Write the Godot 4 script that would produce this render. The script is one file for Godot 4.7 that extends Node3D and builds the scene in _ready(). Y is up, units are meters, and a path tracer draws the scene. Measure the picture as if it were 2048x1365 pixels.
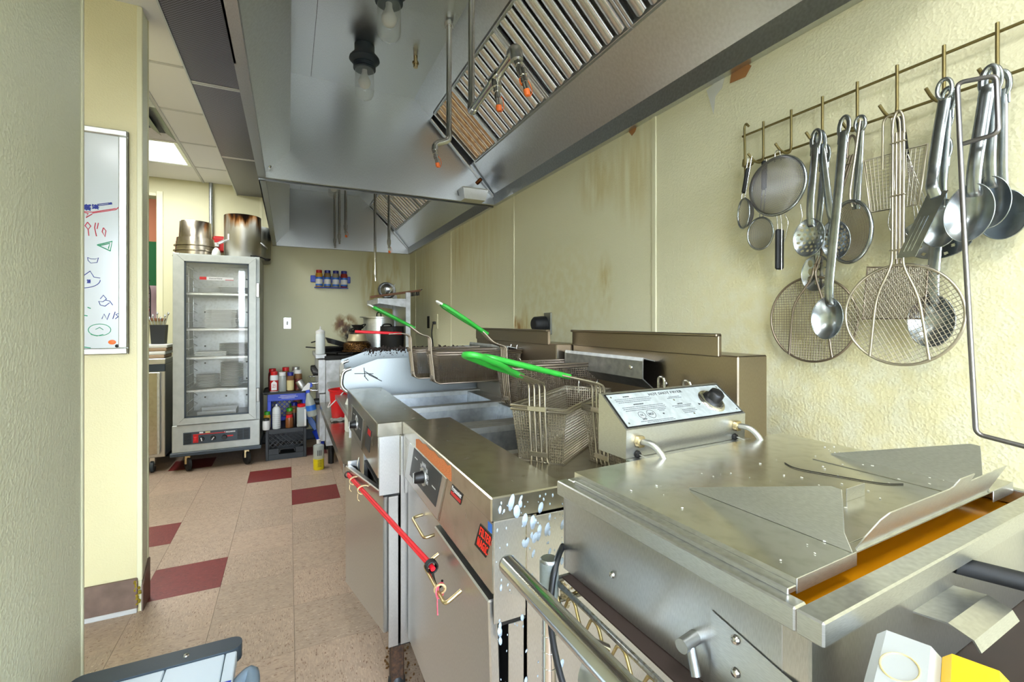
extends Node3D
# A restaurant cook line: fryers under an exhaust hood, utensils on the wall, a holding cabinet at the back.
# World: x to the right wall, y up, depth d runs along -z. V(x, y, d) makes a point.

const WALL := 1.247      # right wall
const BACK := 5.28       # back wall (depth)
const CEIL := 2.56

var M := {}
var taken := {}
var rng := RandomNumberGenerator.new()


class MB:
	var v := PackedVector3Array()
	var n := PackedVector3Array()
	var u := PackedVector2Array()
	var c := PackedColorArray()
	var xf := Transform3D.IDENTITY
	var col := Color.WHITE

	func tri(a: Vector3, b: Vector3, d: Vector3, na: Vector3, nb: Vector3, nd: Vector3, ua := Vector2.ZERO, ub := Vector2.ZERO, ud := Vector2.ZERO) -> void:
		a = xf * a; b = xf * b; d = xf * d
		na = (xf.basis * na).normalized(); nb = (xf.basis * nb).normalized(); nd = (xf.basis * nd).normalized()
		if (b - a).cross(d - a).dot(na + nb + nd) > 0.0:
			var t := b; b = d; d = t
			t = nb; nb = nd; nd = t
			var s := ub; ub = ud; ud = s
		v.append(a); v.append(b); v.append(d)
		n.append(na); n.append(nb); n.append(nd)
		u.append(ua); u.append(ub); u.append(ud)

	func quad(a: Vector3, b: Vector3, d: Vector3, e: Vector3, out := Vector3.ZERO, uv := Rect2(0, 0, 1, 1)) -> void:
		var k := (b - a).cross(e - a)
		if k.length_squared() < 1e-16:
			k = (d - b).cross(e - b)
		k = k.normalized()
		if k.dot(out) < 0.0:
			k = -k
		var p := uv.position
		var q := uv.end
		tri(a, b, d, k, k, k, Vector2(p.x, q.y), Vector2(q.x, q.y), Vector2(q.x, p.y))
		tri(a, d, e, k, k, k, Vector2(p.x, q.y), Vector2(q.x, p.y), Vector2(p.x, p.y))

	# box between two corners, edges chamfered by b
	func box(p: Vector3, q: Vector3, b := 0.0) -> void:
		obox(Transform3D(Basis(), (p + q) / 2.0), (p - q).abs(), b)

	func obox(t: Transform3D, size: Vector3, b := 0.0) -> void:
		var h := size / 2.0
		b = minf(b, minf(h.x, minf(h.y, h.z)) * 0.95)
		var keep := xf
		xf = xf * t
		for i in 3:
			var j := (i + 1) % 3
			var k := (i + 2) % 3
			for s in [-1.0, 1.0]:
				var o := Vector3.ZERO
				o[i] = s
				var w := []
				for e in [[-1.0, -1.0], [1.0, -1.0], [1.0, 1.0], [-1.0, 1.0]]:
					var pt := Vector3.ZERO
					pt[i] = s * h[i]
					pt[j] = e[0] * (h[j] - b)
					pt[k] = e[1] * (h[k] - b)
					w.append(pt)
				quad(w[0], w[1], w[2], w[3], o)
		if b > 0.0:
			for i in 3:
				var j := (i + 1) % 3
				var k := (i + 2) % 3
				for s in [-1.0, 1.0]:
					for r in [-1.0, 1.0]:
						var w := []
						for e in [[0, -1.0], [0, 1.0], [1, 1.0], [1, -1.0]]:
							var pt := Vector3.ZERO
							pt[i] = s * (h[i] - (b if e[0] == 1 else 0.0))
							pt[j] = r * (h[j] - (b if e[0] == 0 else 0.0))
							pt[k] = e[1] * (h[k] - b)
							w.append(pt)
						var o := Vector3.ZERO
						o[i] = s; o[j] = r
						quad(w[0], w[1], w[2], w[3], o)
			for sx in [-1.0, 1.0]:
				for sy in [-1.0, 1.0]:
					for sz in [-1.0, 1.0]:
						var o := Vector3(sx, sy, sz)
						var m := o.normalized()
						tri(o * Vector3(h.x, h.y - b, h.z - b), o * Vector3(h.x - b, h.y, h.z - b), o * Vector3(h.x - b, h.y - b, h.z), m, m, m)
		xf = keep

	# straight bar of rectangular section between two points
	func bar(p: Vector3, q: Vector3, w: float, h: float, b := 0.0, up := Vector3.UP) -> void:
		var z := (q - p).normalized()
		if absf(z.dot(up)) > 0.98:
			up = Vector3.RIGHT
		var x := up.cross(z).normalized()
		obox(Transform3D(Basis(x, z.cross(x), z), (p + q) / 2.0), Vector3(w, h, p.distance_to(q)), b)

	func tube(path: Array, r: float, seg := 8, closed := false, caps := true, flat := 1.0, fup := Vector3.ZERO) -> void:
		var m := path.size()
		var rings := []
		var tang := []
		for i in m:
			var a: Vector3 = path[(i - 1 + m) % m] if closed or i > 0 else path[i]
			var b: Vector3 = path[(i + 1) % m] if closed or i < m - 1 else path[i]
			var t := (b - a).normalized()
			tang.append(t)
		var x := Vector3.UP if absf(tang[0].y) < 0.9 else Vector3.RIGHT
		if fup != Vector3.ZERO:
			x = fup
		x = (x - tang[0] * x.dot(tang[0])).normalized()
		for i in m:
			var t: Vector3 = tang[i]
			x = (x - t * x.dot(t)).normalized()
			var y := t.cross(x)
			var k := 1.0
			if (closed or (i > 0 and i < m - 1)):
				var e0: Vector3 = (path[i] - path[(i - 1 + m) % m]).normalized()
				k = 1.0 / maxf(0.5, e0.dot(t))
			var ring := []
			for s in seg:
				var a := TAU * s / seg
				ring.append([path[i] + (x * cos(a) * flat + y * sin(a)) * r * (1.0 if k < 1.01 else minf(k, 1.4)), (x * cos(a) + y * sin(a) * flat).normalized()])
			rings.append(ring)
		for i in (m if closed else m - 1):
			var p: Array = rings[i]
			var q: Array = rings[(i + 1) % m]
			for s in seg:
				var e := (s + 1) % seg
				tri(p[s][0], p[e][0], q[e][0], p[s][1], p[e][1], q[e][1])
				tri(p[s][0], q[e][0], q[s][0], p[s][1], q[e][1], q[s][1])
		if caps and not closed:
			for i in [0, m - 1]:
				var o: Vector3 = -tang[0] if i == 0 else tang[m - 1]
				for s in range(1, seg - 1):
					tri(rings[i][0][0], rings[i][s][0], rings[i][s + 1][0], o, o, o)

	# thin three-sided wire, cheap
	func wire(p: Vector3, q: Vector3, r: float, seg := 3) -> void:
		tube([p, q], r, seg, false, false)

	# thin plate spanning part of the parallelogram o + s e1 + t e2
	func obox_between(o: Vector3, e1: Vector3, e2: Vector3, s0: float, s1: float, t0: float, t1: float, nn: Vector3) -> void:
		var a := o + e1 * s0 + e2 * t0
		var p := o + e1 * s1 + e2 * t0
		var q := o + e1 * s1 + e2 * t1
		var r := o + e1 * s0 + e2 * t1
		var k := nn * 0.0006
		quad(a + k, p + k, q + k, r + k, nn)
		quad(a - k, p - k, q - k, r - k, -nn)
		quad(a + k, r + k, r - k, a - k, -e1)
		quad(p + k, q + k, q - k, p - k, e1)
		quad(a + k, p + k, p - k, a - k, -e2)
		quad(r + k, q + k, q - k, r - k, e2)

	# profile of Vector2(radius, y) turned about the y axis of t
	func lathe(prof: Array, seg := 24, t := Transform3D.IDENTITY, sx := 1.0, sz := 1.0) -> void:
		var keep := xf
		xf = xf * t
		var m := prof.size()
		var nn := []
		var run := [0.0]
		for i in m - 1:
			var e: Vector2 = prof[i + 1] - prof[i]
			nn.append(Vector2(e.y, -e.x).normalized())
			run.append(run[i] + e.length())
		for i in m - 1:
			var v0: float = 1.0 - run[i] / run[m - 1]
			var v1: float = 1.0 - run[i + 1] / run[m - 1]
			var a: Vector2 = nn[i]
			var b: Vector2 = nn[i]
			if i > 0 and nn[i - 1].dot(nn[i]) > 0.72:
				a = (nn[i - 1] + nn[i]).normalized()
			if i < m - 2 and nn[i + 1].dot(nn[i]) > 0.72:
				b = (nn[i + 1] + nn[i]).normalized()
			var p: Vector2 = prof[i]
			var q: Vector2 = prof[i + 1]
			for s in seg:
				var a0 := TAU * s / seg
				var a1 := TAU * (s + 1) / seg
				var d0 := Vector3(cos(a0) * sx, 0, sin(a0) * sz)
				var d1 := Vector3(cos(a1) * sx, 0, sin(a1) * sz)
				var f := func(dd: Vector3, g: Vector2) -> Vector3: return (dd * g.x + Vector3.UP * g.y)
				var uv0 := Vector2(float(s) / seg, v0)
				var uv1 := Vector2(float(s + 1) / seg, v0)
				var uv2 := Vector2(float(s) / seg, v1)
				var uv3 := Vector2(float(s + 1) / seg, v1)
				if p.x > 1e-6:
					tri(d0 * p.x + Vector3.UP * p.y, d1 * p.x + Vector3.UP * p.y, d1 * q.x + Vector3.UP * q.y, f.call(d0, a), f.call(d1, a), f.call(d1, b), uv0, uv1, uv3)
				if q.x > 1e-6:
					tri(d0 * p.x + Vector3.UP * p.y, d1 * q.x + Vector3.UP * q.y, d0 * q.x + Vector3.UP * q.y, f.call(d0, a), f.call(d1, b), f.call(d0, b), uv0, uv3, uv2)
		xf = keep

	# polygon in the xy plane of t, extruded from z = 0 to z = depth
	func prism(poly: PackedVector2Array, depth: float, t := Transform3D.IDENTITY) -> void:
		var keep := xf
		xf = xf * t
		var ix := Geometry2D.triangulate_polygon(poly)
		for i in range(0, ix.size(), 3):
			var a := poly[ix[i]]
			var b := poly[ix[i + 1]]
			var d := poly[ix[i + 2]]
			var f := Vector3(0, 0, -1.0 * signf(depth))
			tri(Vector3(a.x, a.y, 0), Vector3(b.x, b.y, 0), Vector3(d.x, d.y, 0), f, f, f)
			tri(Vector3(a.x, a.y, depth), Vector3(b.x, b.y, depth), Vector3(d.x, d.y, depth), -f, -f, -f)
		var turn := -1.0 if Geometry2D.is_polygon_clockwise(poly) else 1.0
		for i in poly.size():
			var a := poly[i]
			var b := poly[(i + 1) % poly.size()]
			var e := (b - a).normalized() * turn
			quad(Vector3(a.x, a.y, 0), Vector3(b.x, b.y, 0), Vector3(b.x, b.y, depth), Vector3(a.x, a.y, depth), Vector3(e.y, -e.x, 0))
		xf = keep

	# sheet of thickness th following a profile in the plane (e1, e2) through o, extruded along ext
	func sheet(prof: Array, th: float, o: Vector3, e1: Vector3, e2: Vector3, ext: Vector3) -> void:
		var m := prof.size()
		var off := []
		for i in m:
			var a: Vector2 = (prof[i] - prof[i - 1]).normalized() if i > 0 else (prof[1] - prof[0]).normalized()
			var b: Vector2 = (prof[i + 1] - prof[i]).normalized() if i < m - 1 else a
			var na := Vector2(-a.y, a.x)
			var nb := Vector2(-b.y, b.x)
			var k := (na + nb).normalized()
			off.append(prof[i] + k * th / maxf(0.4, k.dot(na)))
		var poly := PackedVector2Array()
		for p in prof:
			poly.append(p)
		for i in range(m - 1, -1, -1):
			poly.append(off[i])
		prism(poly, 1.0, Transform3D(Basis(e1, e2, ext), o))

	# curved surface over a grid: at(s, t) gives a point, s and t in 0..1
	func surf(at: Callable, ns: int, nt: int, keep_cell = null, flip := false) -> void:
		var p := []
		for i in ns + 1:
			var row := []
			for j in nt + 1:
				row.append(at.call(float(i) / ns, float(j) / nt))
			p.append(row)
		var q := []
		for i in ns + 1:
			var row := []
			for j in nt + 1:
				var ds: Vector3 = p[mini(i + 1, ns)][j] - p[maxi(i - 1, 0)][j]
				var dt: Vector3 = p[i][mini(j + 1, nt)] - p[i][maxi(j - 1, 0)]
				if dt.length() < 1e-7:
					dt = p[mini(i + 1, ns)][mini(j + 1, nt)] - p[mini(i + 1, ns)][maxi(j - 1, 0)]
				var k := ds.cross(dt)
				k = k.normalized() if k.length() > 1e-20 else Vector3.UP
				row.append(-k if flip else k)
			q.append(row)
		for i in ns:
			for j in nt:
				if keep_cell != null and not keep_cell.call((i + 0.5) / ns, (j + 0.5) / nt):
					continue
				var a := Vector2(float(i) / ns, float(j) / nt)
				var b := Vector2(float(i + 1) / ns, float(j + 1) / nt)
				tri(p[i][j], p[i + 1][j], p[i + 1][j + 1], q[i][j], q[i + 1][j], q[i + 1][j + 1], a, Vector2(b.x, a.y), b)
				tri(p[i][j], p[i + 1][j + 1], p[i][j + 1], q[i][j], q[i + 1][j + 1], q[i][j + 1], a, b, Vector2(a.x, b.y))

	func mesh() -> ArrayMesh:
		var arr := []
		arr.resize(Mesh.ARRAY_MAX)
		arr[Mesh.ARRAY_VERTEX] = v
		arr[Mesh.ARRAY_NORMAL] = n
		arr[Mesh.ARRAY_TEX_UV] = u
		arr[Mesh.ARRAY_TEX_UV2] = u
		var o := ArrayMesh.new()
		o.add_surface_from_arrays(Mesh.PRIMITIVE_TRIANGLES, arr)
		return o


func V(x: float, y: float, d: float) -> Vector3:
	return Vector3(x, y, -d)


func numbered(called: String) -> String:
	var k: int = taken.get(called, -1) + 1
	taken[called] = k
	return called if k == 0 else "%s_%03d" % [called, k]


func thing(called: String, label: String, category: String, at := Vector3.ZERO, turn := 0.0, group := "") -> Node3D:
	var o := Node3D.new()
	o.name = numbered(called)
	o.position = at
	o.rotation.y = turn
	add_child(o)
	return tag(o, label, category, group)


func tag(o: Node3D, label: String, category: String, group := "") -> Node3D:
	o.set_meta("label", label)
	o.set_meta("category", category)
	if group:
		o.set_meta("group", group)
	return o


# a builder for parts of t whose points are given in the world
func mb(t: Node3D = null) -> MB:
	var b := MB.new()
	if t:
		b.xf = t.transform.affine_inverse()
	return b


func put(b: MB, called: String, m: Material, parent: Node3D = null, label := "") -> MeshInstance3D:
	var o := MeshInstance3D.new()
	o.mesh = b.mesh()
	o.material_override = m
	o.cast_shadow = GeometryInstance3D.SHADOW_CASTING_SETTING_ON
	if parent:
		o.name = called
		parent.add_child(o, true)
	else:
		o.name = numbered(called)
		add_child(o)
	if label:
		o.set_meta("label", label)
	return o


func struct(called: String, b: MB = null, m: Material = null) -> Node3D:
	var o: Node3D
	if b:
		o = put(b, called, m)
	else:
		o = Node3D.new()
		o.name = numbered(called)
		add_child(o)
	o.set_meta("kind", "structure")
	return o


func stuff(o: Node3D) -> Node3D:
	o.set_meta("kind", "stuff")
	return o


func copy(o: Node3D, at: Vector3, turn := 0.0, label := "") -> Node3D:
	var r: Node3D = o.duplicate()
	r.name = numbered(str(o.name).rstrip("0123456789").rstrip("_"))
	add_child(r)
	r.position = at
	r.rotation.y = turn
	if label:
		r.set_meta("label", label)
	return r


# lettering: centred at the origin of t, facing its +z
func text(s: String, height: float, t: Transform3D, m: Material, parent: Node3D, called := "lettering", width := 0.0, font := "Droid Sans", bold := false) -> MeshInstance3D:
	var f := SystemFont.new()
	f.font_names = PackedStringArray([font])
	if bold:
		f.font_weight = 700
	var k := TextMesh.new()
	k.text = s
	k.font = f
	k.font_size = 48
	k.pixel_size = height / 36.0
	k.depth = 0.0006
	k.curve_step = 4.0
	k.line_spacing = -8.0
	k.material = m
	var o := MeshInstance3D.new()
	o.mesh = k
	o.name = called
	parent.add_child(o, true)
	if width > 0.0:
		var w: float = k.get_aabb().size.x
		t = t * Transform3D(Basis.from_scale(Vector3(width / maxf(w, 1e-5), 1, 1)), Vector3.ZERO)
	o.transform = parent.transform.affine_inverse() * t
	return o


# frame whose +z faces out, +y up, at a point
func facing(at: Vector3, out: Vector3, up := Vector3.UP) -> Transform3D:
	var z := out.normalized()
	var x := up.cross(z).normalized()
	return Transform3D(Basis(x, z.cross(x), z), at)


# polyline with its corners rounded
func soft(pts: Array, r: float, k := 5) -> Array:
	var out := [pts[0]]
	for i in range(1, pts.size() - 1):
		var a: Vector3 = pts[i - 1]
		var b: Vector3 = pts[i]
		var c: Vector3 = pts[i + 1]
		var p := b + (a - b).normalized() * minf(r, a.distance_to(b) * 0.49)
		var q := b + (c - b).normalized() * minf(r, c.distance_to(b) * 0.49)
		for j in k + 1:
			var s := float(j) / k
			out.append(p.lerp(b, s).lerp(b.lerp(q, s), s))
	out.append(pts[-1])
	return out


func ring(centre: Vector3, a: Vector3, b: Vector3, k := 32) -> Array:
	var out := []
	for i in k:
		out.append(centre + a * cos(TAU * i / k) + b * sin(TAU * i / k))
	return out


func smooth_noise(freq: float, s: int, kind := FastNoiseLite.TYPE_SIMPLEX_SMOOTH, oct := 1) -> FastNoiseLite:
	var f := FastNoiseLite.new()
	f.noise_type = kind
	f.frequency = freq
	f.seed = s
	f.fractal_type = FastNoiseLite.FRACTAL_FBM if oct > 1 else FastNoiseLite.FRACTAL_NONE
	f.fractal_octaves = oct
	return f


func ntex(freq: float, s: int, size := 512, oct := 1, ramp: Array = [], kind := FastNoiseLite.TYPE_SIMPLEX_SMOOTH) -> NoiseTexture2D:
	var t := NoiseTexture2D.new()
	t.width = size
	t.height = size
	t.seamless = true
	t.noise = smooth_noise(freq, s, kind, oct)
	if ramp:
		var g := Gradient.new()
		g.offsets = PackedFloat32Array(range(ramp.size()).map(func(i): return float(i) / (ramp.size() - 1)))
		g.colors = PackedColorArray(ramp)
		t.color_ramp = g
	return t


func mat(color: Color, rough := 0.6, metal := 0.0) -> StandardMaterial3D:
	var m := StandardMaterial3D.new()
	m.albedo_color = color
	m.roughness = rough
	m.metallic = metal
	return m


func grain(m: StandardMaterial3D, height: Texture2D, cm: float, scale: Vector3, albedo: Texture2D = null, rough: Texture2D = null) -> StandardMaterial3D:
	m.uv1_triplanar = true
	m.uv1_world_triplanar = true
	m.uv1_scale = scale
	if height:
		m.heightmap_enabled = true
		m.heightmap_texture = height
		m.heightmap_scale = cm
	if albedo:
		m.albedo_texture = albedo
	if rough:
		m.roughness_texture = rough
	return m


func glass(color := Color(0.9, 0.95, 0.95), alpha := 0.08) -> StandardMaterial3D:
	var m := mat(Color(color.r, color.g, color.b, alpha), 0.03)
	m.transparency = BaseMaterial3D.TRANSPARENCY_ALPHA
	return m


func grey(a: float, b: float) -> Array:
	return [Color(a, a, a), Color(b, b, b)]


func materials() -> void:
	var pebble := ntex(0.055, 3, 512, 2, [], FastNoiseLite.TYPE_CELLULAR)
	var fine := ntex(0.2, 5, 512, 2)
	var blotch := ntex(0.012, 8, 512, 4, [Color(0.80, 0.80, 0.79), Color(1, 1, 1)])
	var smudge := ntex(0.01, 9, 512, 4, grey(0.74, 1.0))
	var smear := ntex(0.02, 12, 512, 4, [Color(0.92, 0.915, 0.90), Color(0.99, 0.99, 0.985), Color(1, 1, 1)])
	# reinforced plastic wall panels with a pebbled face
	M.frp = grain(mat(Color(0.865, 0.848, 0.715), 0.42), pebble, 0.10, Vector3(4.2, 4.2, 4.2))
	M.frp_back = grain(mat(Color(0.80, 0.785, 0.64), 0.5), pebble, 0.04, Vector3(4.6, 4.6, 4.6))  # same panels as the right wall, dimness at the back put into the colour
	M.frp_left = grain(mat(Color(0.85, 0.855, 0.76), 0.45), pebble, 0.10, Vector3(4.2, 4.2, 4.2))  # same panel type, dim light put into the colour as a greener tint
	M.trim = mat(Color(0.85, 0.835, 0.70), 0.4)
	M.trim_left = mat(Color(0.76, 0.75, 0.64), 0.4)
	M.base = grain(mat(Color(0.47, 0.38, 0.33), 0.5), null, 0, Vector3(2, 2, 2), blotch)
	M.ceiling = grain(mat(Color(0.88, 0.88, 0.87), 0.9), fine, 0.05, Vector3(3, 3, 3))
	M.subfloor = mat(Color(0.20, 0.16, 0.13), 0.9)
	M.plaster = mat(Color(0.8, 0.79, 0.74), 0.9)
	M.grid = mat(Color(0.74, 0.74, 0.73), 0.5)
	# steels: brushed along one axis, worn and smeared
	var streak := ntex(0.25, 15, 512, 2, [Color(0.86, 0.86, 0.86), Color(1, 1, 1)])
	M.steel = grain(mat(Color(0.875, 0.88, 0.875), 0.32, 1.0), null, 0, Vector3(0.8, 9, 0.8), streak)
	M.steel_v = grain(mat(Color(0.85, 0.85, 0.84), 0.34, 1.0), null, 0, Vector3(9, 0.8, 9), streak)
	M.hood = grain(mat(Color(0.86, 0.875, 0.885), 0.33, 1.0), null, 0, Vector3(7, 0.6, 0.6), streak)
	M.hood_dark = grain(mat(Color(0.68, 0.685, 0.66), 0.38, 1.0), null, 0, Vector3(0.6, 7, 0.6), streak)
	M.greasy = grain(mat(Color(0.78, 0.765, 0.715), 0.28, 1.0), null, 0, Vector3(2.0, 2.0, 2.0), smear, smudge)
	M.galv = grain(mat(Color(0.72, 0.735, 0.74), 0.42, 1.0), ntex(0.06, 31, 512, 3), 0.006, Vector3(2, 2, 2), ntex(0.03, 33, 512, 4, [Color(0.80, 0.81, 0.82), Color(1, 1, 1)]), smudge)
	M.chrome = mat(Color(0.86, 0.86, 0.85), 0.14, 1.0)
	M.wire = mat(Color(0.80, 0.77, 0.70), 0.36, 1.0)
	M.wire_dark = mat(Color(0.62, 0.57, 0.51), 0.4, 1.0)
	M.filter = grain(mat(Color(0.84, 0.84, 0.84), 0.26, 1.0), null, 0, Vector3(3, 3, 3), smear)
	M.filter_burnt = grain(mat(Color(0.84, 0.78, 0.70), 0.27, 1.0), null, 0, Vector3(1.6, 1.6, 6), ntex(0.02, 44, 512, 3, [Color(0.66, 0.46, 0.30), Color(0.92, 0.84, 0.74), Color(1, 0.98, 0.95), Color(1, 1, 1)]))
	M.alu = grain(mat(Color(0.82, 0.83, 0.82), 0.42, 1.0), null, 0, Vector3(3, 3, 3), smear)
	M.alu_paint = grain(mat(Color(0.69, 0.705, 0.685), 0.4, 0.3), null, 0, Vector3(2, 2, 2), ntex(0.012, 8, 512, 4, [Color(0.93, 0.93, 0.93), Color(1, 1, 1)]))
	M.brass = mat(Color(0.76, 0.69, 0.53), 0.3, 1.0)
	M.gold = mat(Color(0.47, 0.42, 0.25), 0.38, 0.6)
	M.copper = mat(Color(0.56, 0.33, 0.20), 0.4, 1.0)
	M.black = mat(Color(0.045, 0.045, 0.05), 0.45)
	M.rubber = mat(Color(0.05, 0.055, 0.06), 0.65)
	M.iron = grain(mat(Color(0.10, 0.095, 0.09), 0.6, 0.4), fine, 0.05, Vector3(6, 6, 6))
	M.dark_grey = mat(Color(0.16, 0.18, 0.20), 0.5)
	M.slate = grain(mat(Color(0.18, 0.225, 0.26), 0.42), fine, 0.01, Vector3(6, 6, 6))
	M.white = mat(Color(0.80, 0.80, 0.79), 0.4)
	M.offwhite = mat(Color(0.80, 0.80, 0.76), 0.5)
	M.enamel = grain(mat(Color(0.80, 0.81, 0.82), 0.3, 0.2), null, 0, Vector3(2, 2, 2), blotch)
	M.plate = mat(Color(0.86, 0.87, 0.86), 0.2)
	M.board = mat(Color(0.76, 0.785, 0.79), 0.16)
	M.green = mat(Color(0.17, 0.60, 0.20), 0.38)
	M.red = mat(Color(0.78, 0.05, 0.10), 0.35)
	M.red_cord = mat(Color(0.86, 0.10, 0.16), 0.5)
	M.red_lid = mat(Color(0.70, 0.06, 0.06), 0.4)
	M.blue = mat(Color(0.04, 0.22, 0.72), 0.4)
	M.blue_lid = mat(Color(0.06, 0.08, 0.45), 0.4)
	M.sky = mat(Color(0.12, 0.38, 0.72), 0.4)
	M.orange = mat(Color(0.90, 0.42, 0.14), 0.5)
	M.label_orange = grain(mat(Color(0.80, 0.47, 0.27), 0.7), null, 0, Vector3(7, 40, 7), ntex(0.06, 19, 256, 3, [Color(0.72, 0.6, 0.5), Color(1, 1, 1), Color(1, 1, 1)]))
	M.yellow = mat(Color(0.98, 0.75, 0.04), 0.35)
	M.oil = mat(Color(0.80, 0.53, 0.06), 0.12)
	M.yellow_soap = mat(Color(0.80, 0.72, 0.05), 0.3)
	M.grime = grain(mat(Color(0.14, 0.08, 0.04), 0.7), ntex(0.05, 61, 256, 3), 0.3, Vector3(10, 10, 10))
	M.crumb = grain(mat(Color(0.45, 0.30, 0.12), 0.9), fine, 0.2, Vector3(20, 20, 20))
	M.crumb_yellow = grain(mat(Color(0.74, 0.64, 0.16), 0.9), fine, 0.3, Vector3(20, 20, 20))
	M.drip = mat(Color(0.66, 0.73, 0.80), 0.5)
	M.wood = grain(mat(Color(0.52, 0.34, 0.19), 0.6), null, 0, Vector3(4, 40, 40), ntex(0.03, 71, 512, 3, [Color(0.7, 0.65, 0.6), Color(1, 1, 1)]))
	M.twine = mat(Color(0.80, 0.70, 0.52), 0.8)
	M.ink_blue = mat(Color(0.10, 0.18, 0.55), 0.5)
	M.ink_red = mat(Color(0.80, 0.16, 0.26), 0.5)
	M.ink_green = mat(Color(0.04, 0.60, 0.40), 0.5)
	M.ink_black = mat(Color(0.03, 0.03, 0.04), 0.5)
	M.ink_sign = mat(Color(0.90, 0.16, 0.08), 0.5)
	M.slate_dark = mat(Color(0.10, 0.115, 0.125), 0.5)
	M.label_cream = mat(Color(0.78, 0.72, 0.52), 0.6)
	M.maroon = mat(Color(0.34, 0.06, 0.05), 0.5)
	M.green_lid = mat(Color(0.16, 0.52, 0.06), 0.4)
	M.mustard = mat(Color(0.70, 0.52, 0.10), 0.5)
	M.jar_grey = glass(Color(0.75, 0.78, 0.76), 0.45)
	M.jar_brown = mat(Color(0.46, 0.27, 0.12), 0.35)
	M.pot_steel = grain(mat(Color(0.76, 0.72, 0.66), 0.24, 1.0), null, 0, Vector3(3, 3, 3), smear)
	M.door_glass = glass(Color(0.8, 0.86, 0.9), 0.05)
	M.wood_pale = grain(mat(Color(0.66, 0.56, 0.44), 0.7), null, 0, Vector3(4, 40, 4), blotch)
	M.bin_white = mat(Color(0.80, 0.85, 0.89), 0.35)
	M.bin_grey = mat(Color(0.42, 0.48, 0.53), 0.4)
	M.display = mat(Color(0.1, 0.2, 0.3), 0.3)
	M.display.emission_enabled = true
	M.display.emission = Color(0.3, 0.8, 1.0)
	M.display.emission_energy_multiplier = 1.5
	M.rust = grain(mat(Color(0.34, 0.22, 0.12), 0.75), fine, 0.1, Vector3(8, 8, 8), ntex(0.03, 47, 256, 3, [Color(0.4, 0.4, 0.4), Color(1, 1, 1)]))
	M.guard = grain(mat(Color(0.60, 0.62, 0.62), 0.45, 1.0), null, 0, Vector3(2, 5, 2), streak)
	M.liner = mat(Color(0.17, 0.12, 0.10), 0.6)  # dark brown painting the shadow gap under the countertop tank
	M.sleeve = grain(mat(Color(0.50, 0.54, 0.54), 0.5, 0.3), null, 0, Vector3(9, 9, 9), smear)
	M.baked = grain(mat(Color(0.62, 0.57, 0.50), 0.3, 1.0), null, 0, Vector3(9, 0.8, 9), streak)
	M.ink_fine = mat(Color(0.36, 0.38, 0.39), 0.5)
	M.jug_white = mat(Color(0.68, 0.70, 0.70), 0.4)
	M.ink_dim = mat(Color(0.13, 0.13, 0.14), 0.5)
	M.board_plate = grain(mat(Color(0.70, 0.73, 0.73), 0.35, 0.0), null, 0, Vector3(8, 8, 8), blotch)
	M.lid = grain(mat(Color(0.90, 0.90, 0.885), 0.27, 1.0), null, 0, Vector3(3, 3, 3), smear, smudge)
	M.dirty_chrome = grain(mat(Color(0.72, 0.73, 0.74), 0.3, 1.0), null, 0, Vector3(12, 12, 12), ntex(0.04, 37, 256, 3, [Color(0.55, 0.45, 0.25), Color(1, 1, 1), Color(1, 1, 1)]))
	M.brass_wire = grain(mat(Color(0.74, 0.66, 0.46), 0.34, 1.0), null, 0, Vector3(12, 12, 12), blotch)
	M.crumb_pale = grain(mat(Color(0.76, 0.70, 0.55), 0.9), fine, 0.2, Vector3(20, 20, 20))
	M.cable = mat(Color(0.04, 0.06, 0.085), 0.4)
	M.ink_white = mat(Color(0.86, 0.86, 0.86), 0.5)
	M.brown_wall = mat(Color(0.62, 0.43, 0.25), 0.8)
	M.clear = glass()
	M.jar = glass(Color(0.85, 0.9, 0.88), 0.13)
	M.bulb = mat(Color(0.9, 0.9, 0.88), 0.4)
	M.spice = mat(Color(0.42, 0.28, 0.14), 0.8)
	M.sauce = mat(Color(0.10, 0.06, 0.04), 0.3)
	M.milky = mat(Color(0.78, 0.80, 0.80), 0.35)
	M.lit = mat(Color(0.9, 0.9, 0.9), 0.5)
	M.lit.emission_enabled = true
	M.lit.emission = Color(0.97, 0.985, 0.985)
	M.lit.emission_energy_multiplier = 2.2
	M.lit.resource_name = "light_diffuser"


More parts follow.
